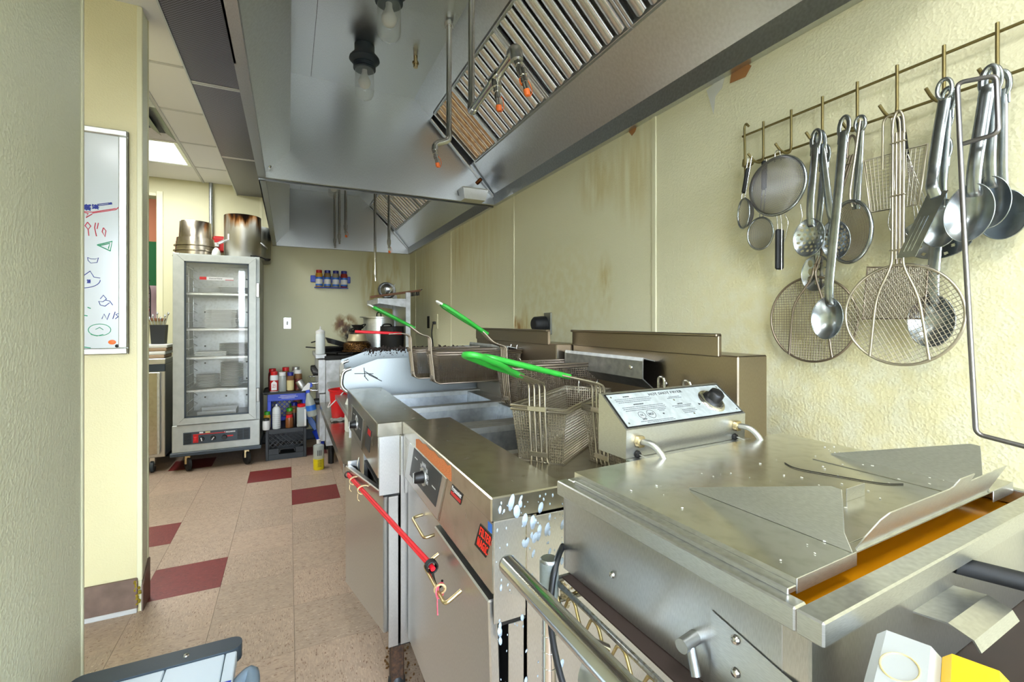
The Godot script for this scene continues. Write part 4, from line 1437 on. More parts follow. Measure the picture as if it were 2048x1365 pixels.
# basket: origin at the bottom of its front end, local +x runs to its back
func basket(label: String, at: Vector3, turn: float, tilt: float, grip: Material, group: String, L: float, W: float, H: float, hd: Vector2, hung := false) -> void:
	var t := thing("fry_basket", label, "fry basket", at, turn, group)
	t.rotation.z = tilt
	var i := 0.014
	var wm: Material = M.wire_dark if hung else M.wire
	var top := [Vector3(-i, H, -W / 2), Vector3(L + i, H, -W / 2), Vector3(L + i, H, W / 2), Vector3(-i, H, W / 2)]
	var low := [Vector3(0, 0, -W / 2 + i), Vector3(L, 0, -W / 2 + i), Vector3(L, 0, W / 2 - i), Vector3(0, 0, W / 2 - i)]
	var b := mb()
	for y in [0.0, -0.009]:
		b.tube(top.map(func(e): return e + Vector3(0, y, 0)), 0.0028, 6, true)
	put(b, "top_rim", wm, t)
	b = mb()
	b.tube(low.map(func(e): return e + Vector3(0, -0.003, 0)), 0.0028, 6, true)
	put(b, "bottom_frame", wm, t)
	b = mb()
	var r := 0.0011
	var n := int(H / 0.0068)
	for k in n:
		var s := (k + 0.5) / n
		for e in 4:
			b.wire(low[e].lerp(top[e], s), low[(e + 1) % 4].lerp(top[(e + 1) % 4], s), r)
	n = int(L / 0.0068)
	for k in n:
		var s := (k + 0.5) / n
		b.tube([top[0].lerp(top[1], s), low[0].lerp(low[1], s), low[3].lerp(low[2], s), top[3].lerp(top[2], s)], r, 3, false, false)
	n = int(W / 0.0068)
	for k in n:
		var s := (k + 0.5) / n
		b.tube([top[0].lerp(top[3], s), low[0].lerp(low[3], s), low[1].lerp(low[2], s), top[1].lerp(top[2], s)], r, 3, false, false)
	stuff(put(b, "wire_mesh", wm, t))
	# handle: four rods up the front end, bent over to the grip
	var y1 := H + 0.06
	b = mb()
	for z in [-0.021, -0.007, 0.007, 0.021]:
		b.tube(soft([Vector3(0.03, -0.004, z * (2.4 if absf(z) > 0.01 else 1.2)), Vector3(-0.006, -0.004, z), Vector3(-i - 0.006, H, z), Vector3(-i - 0.008, y1, z), Vector3(-i - 0.05, y1 + 0.012, z * 0.9), Vector3(-i - hd.x * 0.42, y1 + hd.y * 0.40, z * 0.5)], 0.014, 3), 0.0028, 6)
	put(b, "handle_rods", wm, t)
	for y in [H * 0.98, H * 0.14]:
		b = mb()
		b.box(Vector3(-i - 0.011 + (H - y) * 0.1, y - 0.006, -0.025), Vector3(-i - 0.006 + (H - y) * 0.1, y + 0.006, 0.025), 0.001)
		put(b, "handle_clip", wm, t)
	b = mb()
	var g0 := Vector3(-i - hd.x * 0.33, y1 + hd.y * 0.33, 0)
	var g1 := Vector3(-i - hd.x, y1 + hd.y, 0)
	if grip == M.red_cord:
		g0 = Vector3(-i - 0.045, y1 + 0.010, 0)
		b.tube([g0, g1], 0.0062, 8)
		put(b, "handle_grip", grip, t)
	else:
		var dir := (g1 - g0).normalized()
		var loop := []
		var wide := func(q: float) -> float: return lerpf(0.0055, 0.0165, smoothstep(0.2, 0.62, q))
		for k in 15:
			loop.append(g0.lerp(g1, k / 15.0) + Vector3(0, 0, -wide.call(k / 15.0)))
		for k in 13:
			var a := PI * k / 12.0
			loop.append(g1 + dir * sin(a) * 0.0165 + Vector3(0, 0, -0.0165 * cos(a)))
		for k in range(14, -1, -1):
			loop.append(g0.lerp(g1, k / 15.0) + Vector3(0, 0, wide.call(k / 15.0)))
		b.tube(loop, 0.0062, 8)
		put(b, "handle_grip", grip, t)
		if hung:
			b = mb()
			b.tube(ring(g1 + dir * 0.016, Vector3(0, 0, 0.010), dir * 0.02, 16), 0.0036, 6, true)
			put(b, "hanging_loop", M.offwhite, t)
	# hooks at the back
	for z in [-0.03, 0.03]:
		b = mb()
		b.tube(soft([Vector3(L + i, H - 0.02, z), Vector3(L + i + 0.002, H + 0.022, z), Vector3(L + i + 0.022, H + 0.024, z), Vector3(L + i + 0.024, H + 0.002, z)], 0.011), 0.0025, 6)
		put(b, "hook", M.chrome, t)


func line_end() -> void:
	# ---- stand with an undershelf carrying the griddle
	var t := thing("equipment_stand", "stainless stand with a low shelf beyond the fryers", "stand", V(0.7, 0, 3.25))
	var b := mb(t)
	b.sheet([Vector2(0.235, 0.505), Vector2(0.235, 0.55), Vector2(1.08, 0.55)], 0.003, V(0, 0, 2.32), Vector3.RIGHT, Vector3.UP, Vector3(0, 0, -1.86))
	put(b, "undershelf", M.greasy, t)
	b = mb(t)
	b.box(V(0.29, 0.69, 2.34), V(1.08, 0.72, 4.18), 0.003)
	put(b, "top_shelf", M.steel, t)
	for p in [[0.42, 2.42], [0.42, 4.15], [1.05, 2.36], [1.05, 4.15]]:
		b = mb(t)
		b.tube([V(p[0], 0.0, p[1]), V(p[0], 0.70, p[1])], 0.02, 12)
		put(b, "leg", M.steel_v, t)
	# ---- griddle with splash guards
	t = thing("griddle", "countertop griddle with tall side splash guards and burnt grease", "griddle", V(0.62, 0.72, 2.62))
	b = mb(t)
	b.box(V(0.27, 0.722, 2.37), V(1.02, 0.94, 2.87), 0.006)
	put(b, "body", M.enamel, t)
	b = mb(t)
	b.box(V(0.32, 0.94, 2.375), V(1.0, 0.958, 2.865), 0.002)
	put(b, "griddle_plate", M.iron, t)
	for d in [2.36, 2.855]:
		b = mb(t)
		var up := 0.0 if d < 2.5 else 0.02
		b.prism(PackedVector2Array([Vector2(0.225, 0.90), Vector2(0.235, 0.985 + up), Vector2(0.27, 0.995 + up), Vector2(0.40, 1.04 + up), Vector2(1.02, 1.055 + up), Vector2(1.02, 0.88), Vector2(0.30, 0.85)]), 0.006, Transform3D(Basis(Vector3.RIGHT, Vector3.UP, Vector3(0, 0, -1)), V(0, 0, d)))
		put(b, "splash_guard", M.guard, t)
		b = mb(t)
		b.tube(soft([V(0.30, 0.855, d), V(0.228, 0.905, d), V(0.236, 0.985, d), V(0.275, 0.997, d)], 0.03), 0.009, 8)
		put(b, "guard_bead", M.steel, t)
	b = mb(t)
	b.sheet([Vector2(0.245, 0.985), Vector2(0.225, 0.97), Vector2(0.222, 0.92), Vector2(0.24, 0.895), Vector2(0.30, 0.89), Vector2(0.32, 0.945)], 0.003, V(0, 0, 2.366), Vector3.RIGHT, Vector3.UP, Vector3(0, 0, -0.49))
	put(b, "grease_trough", M.steel, t)
	b = mb(t)
	b.box(V(0.98, 0.95, 2.37), V(1.0, 1.055, 2.855), 0.002)
	put(b, "back_guard", M.steel, t)
	b = mb(t)
	for i in 160:
		var p := V(rng.randf_range(0.36, 0.96), 0.96 + rng.randf() * 0.015, rng.randf_range(2.72, 2.85))
		var s := rng.randf_range(0.01, 0.035)
		b.obox(Transform3D(Basis(Vector3.UP, rng.randf() * 3), p), Vector3(s, s * 0.4, s * 0.7), s * 0.15)
	for i in 420:
		var k := rng.randf()
		var p := V(rng.randf_range(0.36, 1.0), 1.066 - k * k * 0.05, 2.853)
		var s := rng.randf_range(0.002, 0.011) * (1.2 - k)
		b.lathe([Vector2(0, 0.0022), Vector2(s * 0.7, 0.0016), Vector2(s, 0.0)], 6, Transform3D(Basis(Vector3(1, 0, 0), Vector3(0, 0, 1), Vector3(0, -1, 0)) * Basis(Vector3.UP, rng.randf() * 3), p), rng.randf_range(0.8, 2.0), 0.7)
	stuff(put(b, "burnt_grease", M.grime, t))
	b = mb(t)
	for q in [[V(0.335, 1.0, 2.352), V(0.34, 0.955, 2.35)], [V(0.29, 0.972, 2.353), V(0.38, 0.968, 2.353)], [V(0.335, 0.96, 2.35), V(0.355, 0.935, 2.345)], [V(0.34, 0.98, 2.35), V(0.40, 0.945, 2.345)], [V(0.355, 0.965, 2.35), V(0.42, 0.93, 2.345)]]:
		b.tube(q, 0.0016, 5)
	put(b, "spilled_drips", M.black, t, "black drip marks")
	t.rotation.y = deg_to_rad(-5)
	t.position.x += 0.022
	# ---- bucket and jug on the undershelf
	t = thing("bucket", "red plastic bucket with white handle on the stand's low shelf", "bucket", V(0.342, 0.552, 3.50))
	b = mb()
	b.lathe([Vector2(0, 0), Vector2(0.066, 0), Vector2(0.068, 0.003), Vector2(0.084, 0.185), Vector2(0.092, 0.188), Vector2(0.094, 0.196), Vector2(0.088, 0.198), Vector2(0.082, 0.19), Vector2(0.064, 0.006), Vector2(0, 0.005)], 32)
	put(b, "pail", M.red, t)
	b = mb()
	b.tube(soft([Vector3(0.0, 0.185, 0.092), Vector3(-0.06, 0.12, 0.085), Vector3(-0.105, 0.06, 0.02), Vector3(-0.06, 0.12, -0.085), Vector3(0.0, 0.185, -0.092)], 0.08), 0.004, 8)
	put(b, "bail_handle", M.white, t)
	t = thing("rag", "crumpled grey rag under the red bucket", "cloth", V(0.335, 0.552, 3.36))
	b = mb()
	b.surf(func(s: float, u: float) -> Vector3: return Vector3((s - 0.5) * 0.16, 0.008 + 0.01 * sin(s * 17 + u * 5) * sin(u * 13), (u - 0.5) * 0.1), 16, 12, null, true)
	put(b, "cloth", mat(Color(0.5, 0.49, 0.47), 0.9), t)
	t = thing("plastic_jug", "white plastic jug on the low shelf beside the fryer", "jug", V(0.375, 0.552, 3.02))
	b = mb()
	b.lathe([Vector2(0, 0), Vector2(0.06, 0.0), Vector2(0.065, 0.01), Vector2(0.065, 0.16), Vector2(0.05, 0.2), Vector2(0.025, 0.225), Vector2(0.022, 0.25), Vector2(0, 0.25)], 24)
	put(b, "body", M.offwhite, t)
	kitchen_range()


func kitchen_range() -> void:
	var d0 := 4.25
	var d1 := 4.87
	var t := thing("range", "gas range with black grates and white side panel by the back wall", "stove", V(0.65, 0, 4.56))
	var b := mb(t)
	b.box(V(0.285, 0.165, d0), V(1.02, 0.90, d1), 0.004)
	put(b, "body", M.enamel, t)
	b = mb(t)
	b.box(V(0.227, 0.62, d0 + 0.001), V(0.283, 0.905, d1 - 0.001), 0.004)
	put(b, "control_column", M.enamel, t)
	b = mb(t)
	b.box(V(0.236, 0.21, d0 + 0.004), V(0.283, 0.612, d1 - 0.004), 0.004)
	var door := put(b, "oven_door", M.enamel, t)
	b = mb(t)
	for y in [0.705, 0.645]:
		b.tube(soft([V(0.236, y, d0 + 0.03), V(0.165, y, d0 + 0.03), V(0.165, y, d1 - 0.04), V(0.236, y, d1 - 0.04)], 0.02), 0.009, 8)
	put(b, "handle", M.chrome, door)
	for z in [4.33, 4.48, 4.63, 4.78]:
		b = mb(t)
		b.lathe([Vector2(0, 0.042), Vector2(0.022, 0.042), Vector2(0.026, 0.036), Vector2(0.028, 0.0)], 16, Transform3D(Basis(Vector3(0, 0, 1), Vector3(-1, 0, 0), Vector3(0, -1, 0)), V(0.228, 0.79, z)))
		put(b, "knob", M.black, t)
	b = mb(t)
	b.lathe([Vector2(0, 0.05), Vector2(0.024, 0.05), Vector2(0.028, 0.03), Vector2(0.028, 0.0)], 16, Transform3D(Basis(Vector3(0, 0, 1), Vector3(-1, 0, 0), Vector3(0, -1, 0)), V(0.236, 0.545, d0 + 0.05)))
	put(b, "thermostat_knob", M.black, t)
	b = mb(t)
	b.box(V(0.275, 0.90, d0 - 0.002), V(1.02, 0.935, d1 + 0.002), 0.003)
	put(b, "cooktop", M.iron, t)
	b = mb(t)
	b.box(V(0.205, 0.915, d0 + 0.002), V(0.29, 0.95, d1 - 0.002), 0.004)
	put(b, "front_ledge", M.enamel, t)
	for p in [[0.44, 4.41], [0.44, 4.72], [0.78, 4.41], [0.78, 4.72]]:
		b = mb(t)
		for k in 6:
			var a := TAU * k / 6
			b.bar(V(p[0] + cos(a) * 0.03, 0.952, p[1] + sin(a) * 0.03), V(p[0] + cos(a) * 0.14, 0.952, p[1] + sin(a) * 0.135), 0.009, 0.016)
		b.tube(ring(V(p[0], 0.948, p[1]), Vector3(0.15, 0, 0), Vector3(0, 0, 0.145), 4), 0.008, 6, true)
		b.tube(ring(V(p[0], 0.948, p[1]), Vector3(0.08, 0, 0), Vector3(0, 0, 0.08), 16), 0.006, 6, true)
		put(b, "grate", M.iron, t)
	for p in [[0.33, d0 + 0.06], [0.33, d1 - 0.06], [0.95, d0 + 0.06], [0.95, d1 - 0.06]]:
		b = mb(t)
		b.tube([V(p[0], 0, p[1]), V(p[0], 0.166, p[1])], 0.024, 10)
		put(b, "leg", M.black, t)
	b = mb(t)
	for z in [d0, d1 - 0.025]:
		b = mb(t)
		b.box(V(0.968, 0.93, z), V(1.012, 1.50, z + 0.025), 0.002)
		put(b, "shelf_post", M.enamel, t)
	b = mb(t)
	b.box(V(0.995, 0.93, d0 + 0.02), V(1.012, 1.45, d1 - 0.02))
	put(b, "back_guard", M.steel_v, t)
	b = mb(t)
	b.prism(PackedVector2Array([Vector2(0.72, 1.395), Vector2(0.98, 1.36), Vector2(0.98, 1.44), Vector2(0.72, 1.44)]), 0.004, Transform3D(Basis(Vector3.RIGHT, Vector3.UP, Vector3(0, 0, -1)), V(0, 0, d0 + 0.002)))
	b.prism(PackedVector2Array([Vector2(0.72, 1.395), Vector2(0.98, 1.36), Vector2(0.98, 1.44), Vector2(0.72, 1.44)]), 0.004, Transform3D(Basis(Vector3.RIGHT, Vector3.UP, Vector3(0, 0, -1)), V(0, 0, d1 - 0.006)))
	b.box(V(0.716, 1.39, d0), V(0.722, 1.44, d1), 0.001)
	b.box(V(0.72, 1.42, d0 + 0.004), V(0.98, 1.426, d1 - 0.004))
	put(b, "over_shelf", M.enamel, t)
	# ---- pots on it
	t = thing("stock_pot", "tall aluminium stock pot with lid on the range", "pot", V(0.79, 0.962, 4.62))
	b = mb()
	b.lathe([Vector2(0, 0), Vector2(0.135, 0.0), Vector2(0.145, 0.01), Vector2(0.145, 0.30), Vector2(0.15, 0.302), Vector2(0.15, 0.308), Vector2(0.14, 0.308), Vector2(0.14, 0.012), Vector2(0, 0.01)], 40)
	put(b, "body", M.alu, t)
	b = mb()
	b.lathe([Vector2(0.0, 0.318), Vector2(0.145, 0.316), Vector2(0.178, 0.314), Vector2(0.178, 0.306), Vector2(0.0, 0.308)], 40)
	var lid := put(b, "lid", M.steel, t)
	b = mb()
	b.tube(soft([Vector3(-0.02, 0.317, 0), Vector3(-0.018, 0.358, 0), Vector3(0.018, 0.358, 0), Vector3(0.02, 0.317, 0)], 0.02), 0.006, 8)
	put(b, "lid_handle", M.iron, lid)
	for s in [1, -1]:
		b = mb()
		b.tube(soft([Vector3(-0.04 * s + 0.04, 0.19, 0.14 * s), Vector3(-0.035 * s + 0.04, 0.245, 0.185 * s), Vector3(0.055 * s + 0.03, 0.245, 0.185 * s), Vector3(0.06 * s + 0.03, 0.19, 0.14 * s)], 0.03), 0.007, 8)
		put(b, "handle", M.iron, t)
	t = thing("stock_pot", "dark pot behind the range shelf post", "pot", V(0.865, 0.962, 4.355))
	b = mb()
	b.lathe([Vector2(0, 0), Vector2(0.10, 0.0), Vector2(0.105, 0.01), Vector2(0.105, 0.22), Vector2(0.11, 0.225), Vector2(0.10, 0.225), Vector2(0.1, 0.01), Vector2(0, 0.01)], 32)
	put(b, "body", M.iron, t)
	t = thing("saucepan", "burnt saucepan stacked upside down on the range", "pot", V(0.565, 0.962, 4.42))
	b = mb()
	b.lathe([Vector2(0.135, 0.0), Vector2(0.135, 0.006), Vector2(0.12, 0.012), Vector2(0.122, 0.06), Vector2(0.115, 0.075), Vector2(0.08, 0.095), Vector2(0.0, 0.10)], 32)
	put(b, "body", grain(mat(Color(0.46, 0.36, 0.22), 0.45, 0.8), ntex(0.04, 91, 256, 3), 0.1, Vector3(6, 6, 6), ntex(0.05, 92, 256, 4, [Color(0.1, 0.07, 0.05), Color(0.25, 0.18, 0.1), Color(1, 0.9, 0.7), Color(1, 1, 1)])), t)
	t = thing("bowl", "cream metal bowl upturned on the burnt saucepan", "bowl", V(0.565, 1.055, 4.42))
	b = mb()
	b.lathe([Vector2(0.09, 0.0), Vector2(0.088, 0.012), Vector2(0.08, 0.03), Vector2(0.078, 0.06), Vector2(0.0, 0.064)], 28)
	put(b, "body", mat(Color(0.72, 0.67, 0.54), 0.4, 0.5), t)
	t = thing("tongs_bundle", "tangle of dark tong handles lying on the upturned bowl", "tongs", V(0.565, 1.12, 4.42))
	b = mb()
	for k in 3:
		b.tube(ring(Vector3(-0.02 + k * 0.02, 0.035 + k * 0.012, 0), Vector3(0.05, 0.01 * k, 0.0), Vector3(0.01, 0.018, 0.02), 18), 0.005, 6, true)
	put(b, "loops", M.iron, t)
	b = mb()
	b.lathe([Vector2(0, 0.0), Vector2(0.02, 0.0), Vector2(0.022, 0.035), Vector2(0.05, 0.075), Vector2(0.06, 0.08), Vector2(0, 0.082)], 20)
	put(b, "knob", M.iron, t)
	t = thing("frying_pan", "grey frying pan tilted on the range grates", "pan", V(0.42, 0.965, 4.55))
	b = mb()
	b.lathe([Vector2(0, 0), Vector2(0.10, 0.0), Vector2(0.135, 0.04), Vector2(0.139, 0.04), Vector2(0.103, -0.003), Vector2(0, -0.003)], 32, Transform3D(Basis(Vector3(0, 0, 1), deg_to_rad(-17)), Vector3(0, 0.045, 0)))
	put(b, "pan_bowl", mat(Color(0.30, 0.31, 0.32), 0.4, 0.8), t)
	b = mb()
	b.bar(Vector3(-0.12, 0.11, 0), Vector3(-0.24, 0.075, 0), 0.026, 0.01, 0.003)
	put(b, "handle", M.iron, t)
	t = thing("frying_pan", "blackened frying pan below the grey one at the range front", "pan", V(0.36, 0.957, 4.62))
	b = mb()
	b.lathe([Vector2(0, 0), Vector2(0.11, 0.0), Vector2(0.14, 0.035), Vector2(0.137, 0.038), Vector2(0.108, 0.005), Vector2(0, 0.005)], 32)
	put(b, "pan_bowl", M.iron, t)
	b = mb()
	b.bar(Vector3(-0.12, 0.03, 0), Vector3(-0.22, 0.04, -0.02), 0.026, 0.01, 0.003)
	put(b, "handle", M.iron, t)
	t = thing("squeeze_bottle", "clear plastic squeeze bottle on the range front ledge", "bottle", V(0.245, 0.952, 4.31))
	b = mb()
	b.lathe([Vector2(0, 0), Vector2(0.036, 0.0), Vector2(0.038, 0.006), Vector2(0.038, 0.15), Vector2(0.036, 0.172), Vector2(0.03, 0.178)], 24)
	put(b, "body", M.milky, t)
	b = mb()
	b.lathe([Vector2(0.037, 0.172), Vector2(0.037, 0.196), Vector2(0.026, 0.202), Vector2(0.008, 0.21), Vector2(0.004, 0.238), Vector2(0, 0.238)], 24)
	put(b, "nozzle_cap", M.white, t)
	# ---- on the overshelf
	t = thing("grill_brush", "wooden handled wire brush lying on the range shelf", "brush", V(0.87, 1.49, 4.3))
	b = mb(t)
	b.bar(V(0.665, 1.452, 4.34), V(1.11, 1.522, 4.27), 0.03, 0.02, 0.004)
	put(b, "handle", M.wood, t)
	b = mb(t)
	for i in 60:
		var s := rng.randf()
		var p := V(0.985, 1.495, 4.29).lerp(V(1.10, 1.512, 4.272), s) + Vector3(0, 0, rng.randf_range(-0.012, 0.012))
		b.wire(p, p + Vector3(rng.randf_range(-0.004, 0.004), -0.036, 0), 0.0018)
	stuff(put(b, "bristles", M.black, t))
	b = mb(t)
	b.bar(V(1.10, 1.52, 4.272), V(1.125, 1.532, 4.268), 0.028, 0.008)
	put(b, "scraper", M.iron, t)
	t = thing("metal_bowl", "dark rimmed metal bowl leaning on the range shelf", "bowl", V(0.845, 1.428, 4.55))
	b = mb()
	b.lathe([Vector2(0, 0), Vector2(0.045, 0.002), Vector2(0.075, 0.03), Vector2(0.082, 0.05), Vector2(0.086, 0.05), Vector2(0.078, 0.026), Vector2(0.046, -0.003), Vector2(0, -0.004)], 28, Transform3D(Basis(Vector3(1, 0, 0), deg_to_rad(72)), Vector3(0, 0.085, 0)))
	put(b, "bowl_shell", mat(Color(0.66, 0.66, 0.66), 0.25, 1.0), t)
	b = mb()
	b.tube([Vector3(0.0, 0.04, 0.05), Vector3(0.075, 0.16, 0.05)], 0.004, 6)
	put(b, "stirring_rod", M.milky, t)


func counter_fryer() -> void:
	# ---- countertop fryer, turned 2.6 degrees; local frame: +x to the wall, +z away from its far end (towards the camera)
	var t := thing("countertop_fryer", "countertop fryer with sloped control box nearest the camera", "fryer", V(0.398, 0.8185, 0.651), deg_to_rad(2.6))
	t.scale = Vector3.ONE * 0.88
	var W := 0.70
	var L := 0.465
	var Y := 0.166
	var b := mb()
	# tank walls
	b.box(Vector3(0.012, 0.002, 0.0), Vector3(0.015, Y - 0.012, L - 0.05), 0.0005)
	b.box(Vector3(0.012, 0.002, 0.003), Vector3(W, Y - 0.012, 0.006))
	b.box(Vector3(W - 0.003, 0.002, 0.0), Vector3(W, Y - 0.012, L))
	b.box(Vector3(0.012, 0.0, 0.0), Vector3(W, 0.003, L - 0.04))
	put(b, "tank", M.steel_v, t)
	b = mb()
	b.quad(Vector3(0.012, 0.045, L - 0.055), Vector3(0.016, 0.045, L - 0.02), Vector3(0.016, Y - 0.012, L - 0.02), Vector3(0.012, Y - 0.012, L - 0.055), Vector3(-1, 0, 0))
	b.box(Vector3(0.014, 0.0, L - 0.024), Vector3(W, Y - 0.012, L - 0.02))
	put(b, "near_wall", M.steel_v, t)
	# rim frame
	b = mb()
	b.box(Vector3(-0.002, Y - 0.026, -0.002), Vector3(0.020, Y, L - 0.0283), 0.002)
	b.box(Vector3(-0.002, Y - 0.026, L - 0.028), Vector3(W, Y, L), 0.002)
	b.box(Vector3(W - 0.02, Y - 0.026, 0.0185), Vector3(W, Y, L - 0.0285), 0.002)
	b.box(Vector3(0.0205, Y - 0.026, 0), Vector3(W, Y, 0.018), 0.002)
	put(b, "rim", M.steel, t)
	b = mb()
	b.box(Vector3(0.016, Y - 0.030, 0.012), Vector3(W - 0.01, Y - 0.028, L - 0.022))
	put(b, "frying_oil", M.oil, t, "clear amber frying oil")
	# the slanted seam plate with two rivets on the aisle side
	b = mb()
	b.quad(Vector3(0.0105, 0.10, L - 0.14), Vector3(0.0105, 0.002, L - 0.14), Vector3(0.0105, 0.002, L - 0.02), Vector3(0.0105, 0.075, L - 0.02), Vector3(-1, 0, 0))
	put(b, "gusset_plate", M.steel, t)
	for p in [Vector3(0.0095, 0.083, L - 0.105), Vector3(0.0095, 0.044, L - 0.105), Vector3(0.0095, 0.055, 0.14)]:
		b = mb()
		b.lathe([Vector2(0, 0.004), Vector2(0.004, 0.003), Vector2(0.0058, 0)], 10, Transform3D(Basis(Vector3(0, 0, 1), Vector3(-1, 0, 0), Vector3(0, -1, 0)), p))
		put(b, "rivet", M.chrome, t)
	b = mb()
	var dv := Vector3(0.004, 0.05, 0.30)
	b.tube([dv + Vector3(0.008, 0, 0), dv + Vector3(-0.022, 0.0, 0.004)], 0.009, 12)
	b.tube([dv + Vector3(-0.008, -0.004, 0.006), dv + Vector3(-0.012, -0.032, 0.018)], 0.0065, 8)
	put(b, "drain_spigot", M.galv, t)
	# control box at the far end
	b = mb()
	var c0 := Vector3(0.192, Y + 0.004, -0.028)
	b.prism(PackedVector2Array([Vector2(0.002, 0), Vector2(0.092, 0), Vector2(0.092, 0.128), Vector2(0.084, 0.128), Vector2(0.0, 0.062)]), 0.392, Transform3D(Basis(Vector3(0, 0, -1), Vector3.UP, Vector3(1, 0, 0)), c0))
	var cb := put(b, "control_box", M.steel, t)
	b = mb()
	b.box(c0 + Vector3(-0.002, -0.004, 0.0), c0 + Vector3(0.394, 0.001, 0.035), 0.001)
	put(b, "mounting_flange", M.steel, t)
	var up := Vector3(0, 0.066, -0.084).normalized()
	var nm := Vector3(0, up.z * -1, up.y)
	var fc := c0 + Vector3(0.196, 0.095, -0.042) + nm * 0.0008
	var fr := Transform3D(Basis(Vector3.RIGHT, up, nm), fc)
	b = mb()
	b.obox(fr, Vector3(0.382, 0.098, 0.0012))
	put(b, "face_border", M.ink_black, cb)
	b = mb()
	b.obox(fr * Transform3D(Basis(), Vector3(0, 0, 0.0006)), Vector3(0.374, 0.092, 0.0012))
	var face := put(b, "face_plate", M.board_plate, cb, "white printed instruction plate")
	var tx := func(s: String, h: float, x: float, y: float, w := 0.0) -> void:
		var o := text(s, h, t.transform * fr * Transform3D(Basis(), Vector3(x, y, 0.0015)), M.ink_dim, face, "lettering", w)
		o.transform = fr * Transform3D(Basis(), Vector3(x, y, 0.0015)) * Transform3D(Basis.from_scale(o.transform.basis.get_scale()), Vector3.ZERO)
	tx.call("HOT SHOT FRYER", 0.0085, -0.01, 0.036, 0.125)
	tx.call("WARNING", 0.0036, -0.135, 0.036)
	tx.call("AVERTISSEMENT", 0.0036, -0.115, 0.011)
	tx.call("UL", 0.007, -0.128, -0.0205)
	tx.call("NSF", 0.008, -0.100, -0.0205)
	tx.call("LISTED", 0.0034, -0.128, -0.0325)
	tx.call("40", 0.0044, -0.064, -0.0235)
	tx.call("CAUTION", 0.0034, 0.008, -0.001)
	# fine print, too small to read: rows of short dashes
	b = mb()
	b.xf = fr
	for q in [[-0.12, 0.0295, 0.105], [-0.12, 0.0245, 0.105], [-0.12, 0.0195, 0.095], [-0.105, 0.0045, 0.125], [-0.105, -0.0005, 0.125], [-0.105, -0.0055, 0.118], [-0.062, -0.010, 0.02], [-0.062, -0.014, 0.016], [-0.128, -0.038, 0.03], [-0.085, -0.0385, 0.08], [-0.085, -0.0425, 0.085], [0.005, 0.022, 0.03], [0.005, 0.018, 0.045], [0.008, -0.006, 0.058], [0.008, -0.0105, 0.048], [0.022, -0.020, 0.045], [0.022, -0.0245, 0.045], [0.018, -0.029, 0.036]]:
		var x: float = q[0] - q[2] / 2
		while x < q[0] + q[2] / 2:
			var w := rng.randf_range(0.0025, 0.0075)
			b.obox(Transform3D(Basis(), Vector3(x + w / 2, q[1], 0.0014)), Vector3(w, 0.0016, 0.0004))
			x += w + 0.0013
	stuff(put(b, "fine_print", M.ink_fine, face))
	b = mb()
	for q in [[-0.128, 0.0095], [-0.100, 0.0115]]:
		b.tube(ring(fr * Vector3(q[0], -0.0205, 0.0015), fr.basis.x * q[1], fr.basis.y * q[1], 24), 0.0005, 4, true)
	put(b, "approval_marks", M.ink_dim, face)
	b = mb()
	for q in [Vector3(-0.178, 0.038, 0), Vector3(-0.178, -0.038, 0), Vector3(0.178, 0.038, 0), Vector3(0.178, -0.038, 0), Vector3(0.0, 0.012, 0), Vector3(0.028, -0.034, 0)]:
		b.lathe([Vector2(0, 0.0016), Vector2(0.0025, 0.0012), Vector2(0.0034, 0)], 10, fr * Transform3D(Basis(Vector3(1, 0, 0), Vector3(0, 0, 1), Vector3(0, -1, 0)), q))
	put(b, "plate_screws", M.chrome, face)
	var kx := fr * Transform3D(Basis(Vector3(1, 0, 0), Vector3(0, 0, 1), Vector3(0, -1, 0)), Vector3(0.118, -0.004, 0.001))
	b = mb()
	b.lathe([Vector2(0.0, 0.006), Vector2(0.028, 0.006), Vector2(0.034, 0.003), Vector2(0.036, 0.0)], 32, kx)
	var dial := put(b, "dial", M.chrome, cb)
	b = mb()
	b.lathe([Vector2(0.0, 0.032), Vector2(0.014, 0.032), Vector2(0.0185, 0.028), Vector2(0.020, 0.012), Vector2(0.025, 0.009), Vector2(0.027, 0.006)], 8, kx)
	put(b, "knob", M.black, dial)
	b = mb()
	b.prism(PackedVector2Array([Vector2(0.066, -0.012), Vector2(0.074, -0.009), Vector2(0.066, -0.006)]), 0.0005, fr * Transform3D(Basis(), Vector3(0, 0, 0.0012)))
	put(b, "pointer", M.ink_black, face)
	# heating element tubes
	for x in [0.035, 0.355]:
		var p := c0 + Vector3(x, 0.035, 0.0)
		b = mb()
		b.tube(soft([p, p + Vector3(0.008, 0.002, 0.035), p + Vector3(0.02, -0.03, 0.058), p + Vector3(0.022, -0.09, 0.062)], 0.025, 6), 0.0068, 12)
		put(b, "element_tube", M.alu, t)
		b = mb()
		b.lathe([Vector2(0.007, 0.010), Vector2(0.0135, 0.009), Vector2(0.014, 0.0)], 6, Transform3D(Basis(Vector3(1, 0, 0), Vector3(0, 0, 1), Vector3(0, -1, 0)), p))
		put(b, "element_nut", M.brass, t)
		b = mb()
		b.lathe([Vector2(0, 0.006), Vector2(0.006, 0.005), Vector2(0.008, 0)], 12, Transform3D(Basis(Vector3(1, 0, 0), Vector3(0, 0, 1), Vector3(0, -1, 0)), p + Vector3(-0.003, -0.027, 0)))
		put(b, "sensor_grommet", M.black, t)
		b = mb()
		b.tube(soft([p + Vector3(-0.003, -0.027, 0.004), p + Vector3(0.0, -0.03, 0.025), p + Vector3(0.014, -0.036, 0.05)], 0.02), 0.0014, 6)
		put(b, "sensor_wire", M.alu, t)
	# near side: folded drip lip on a bracket, handle knob
	b = mb()
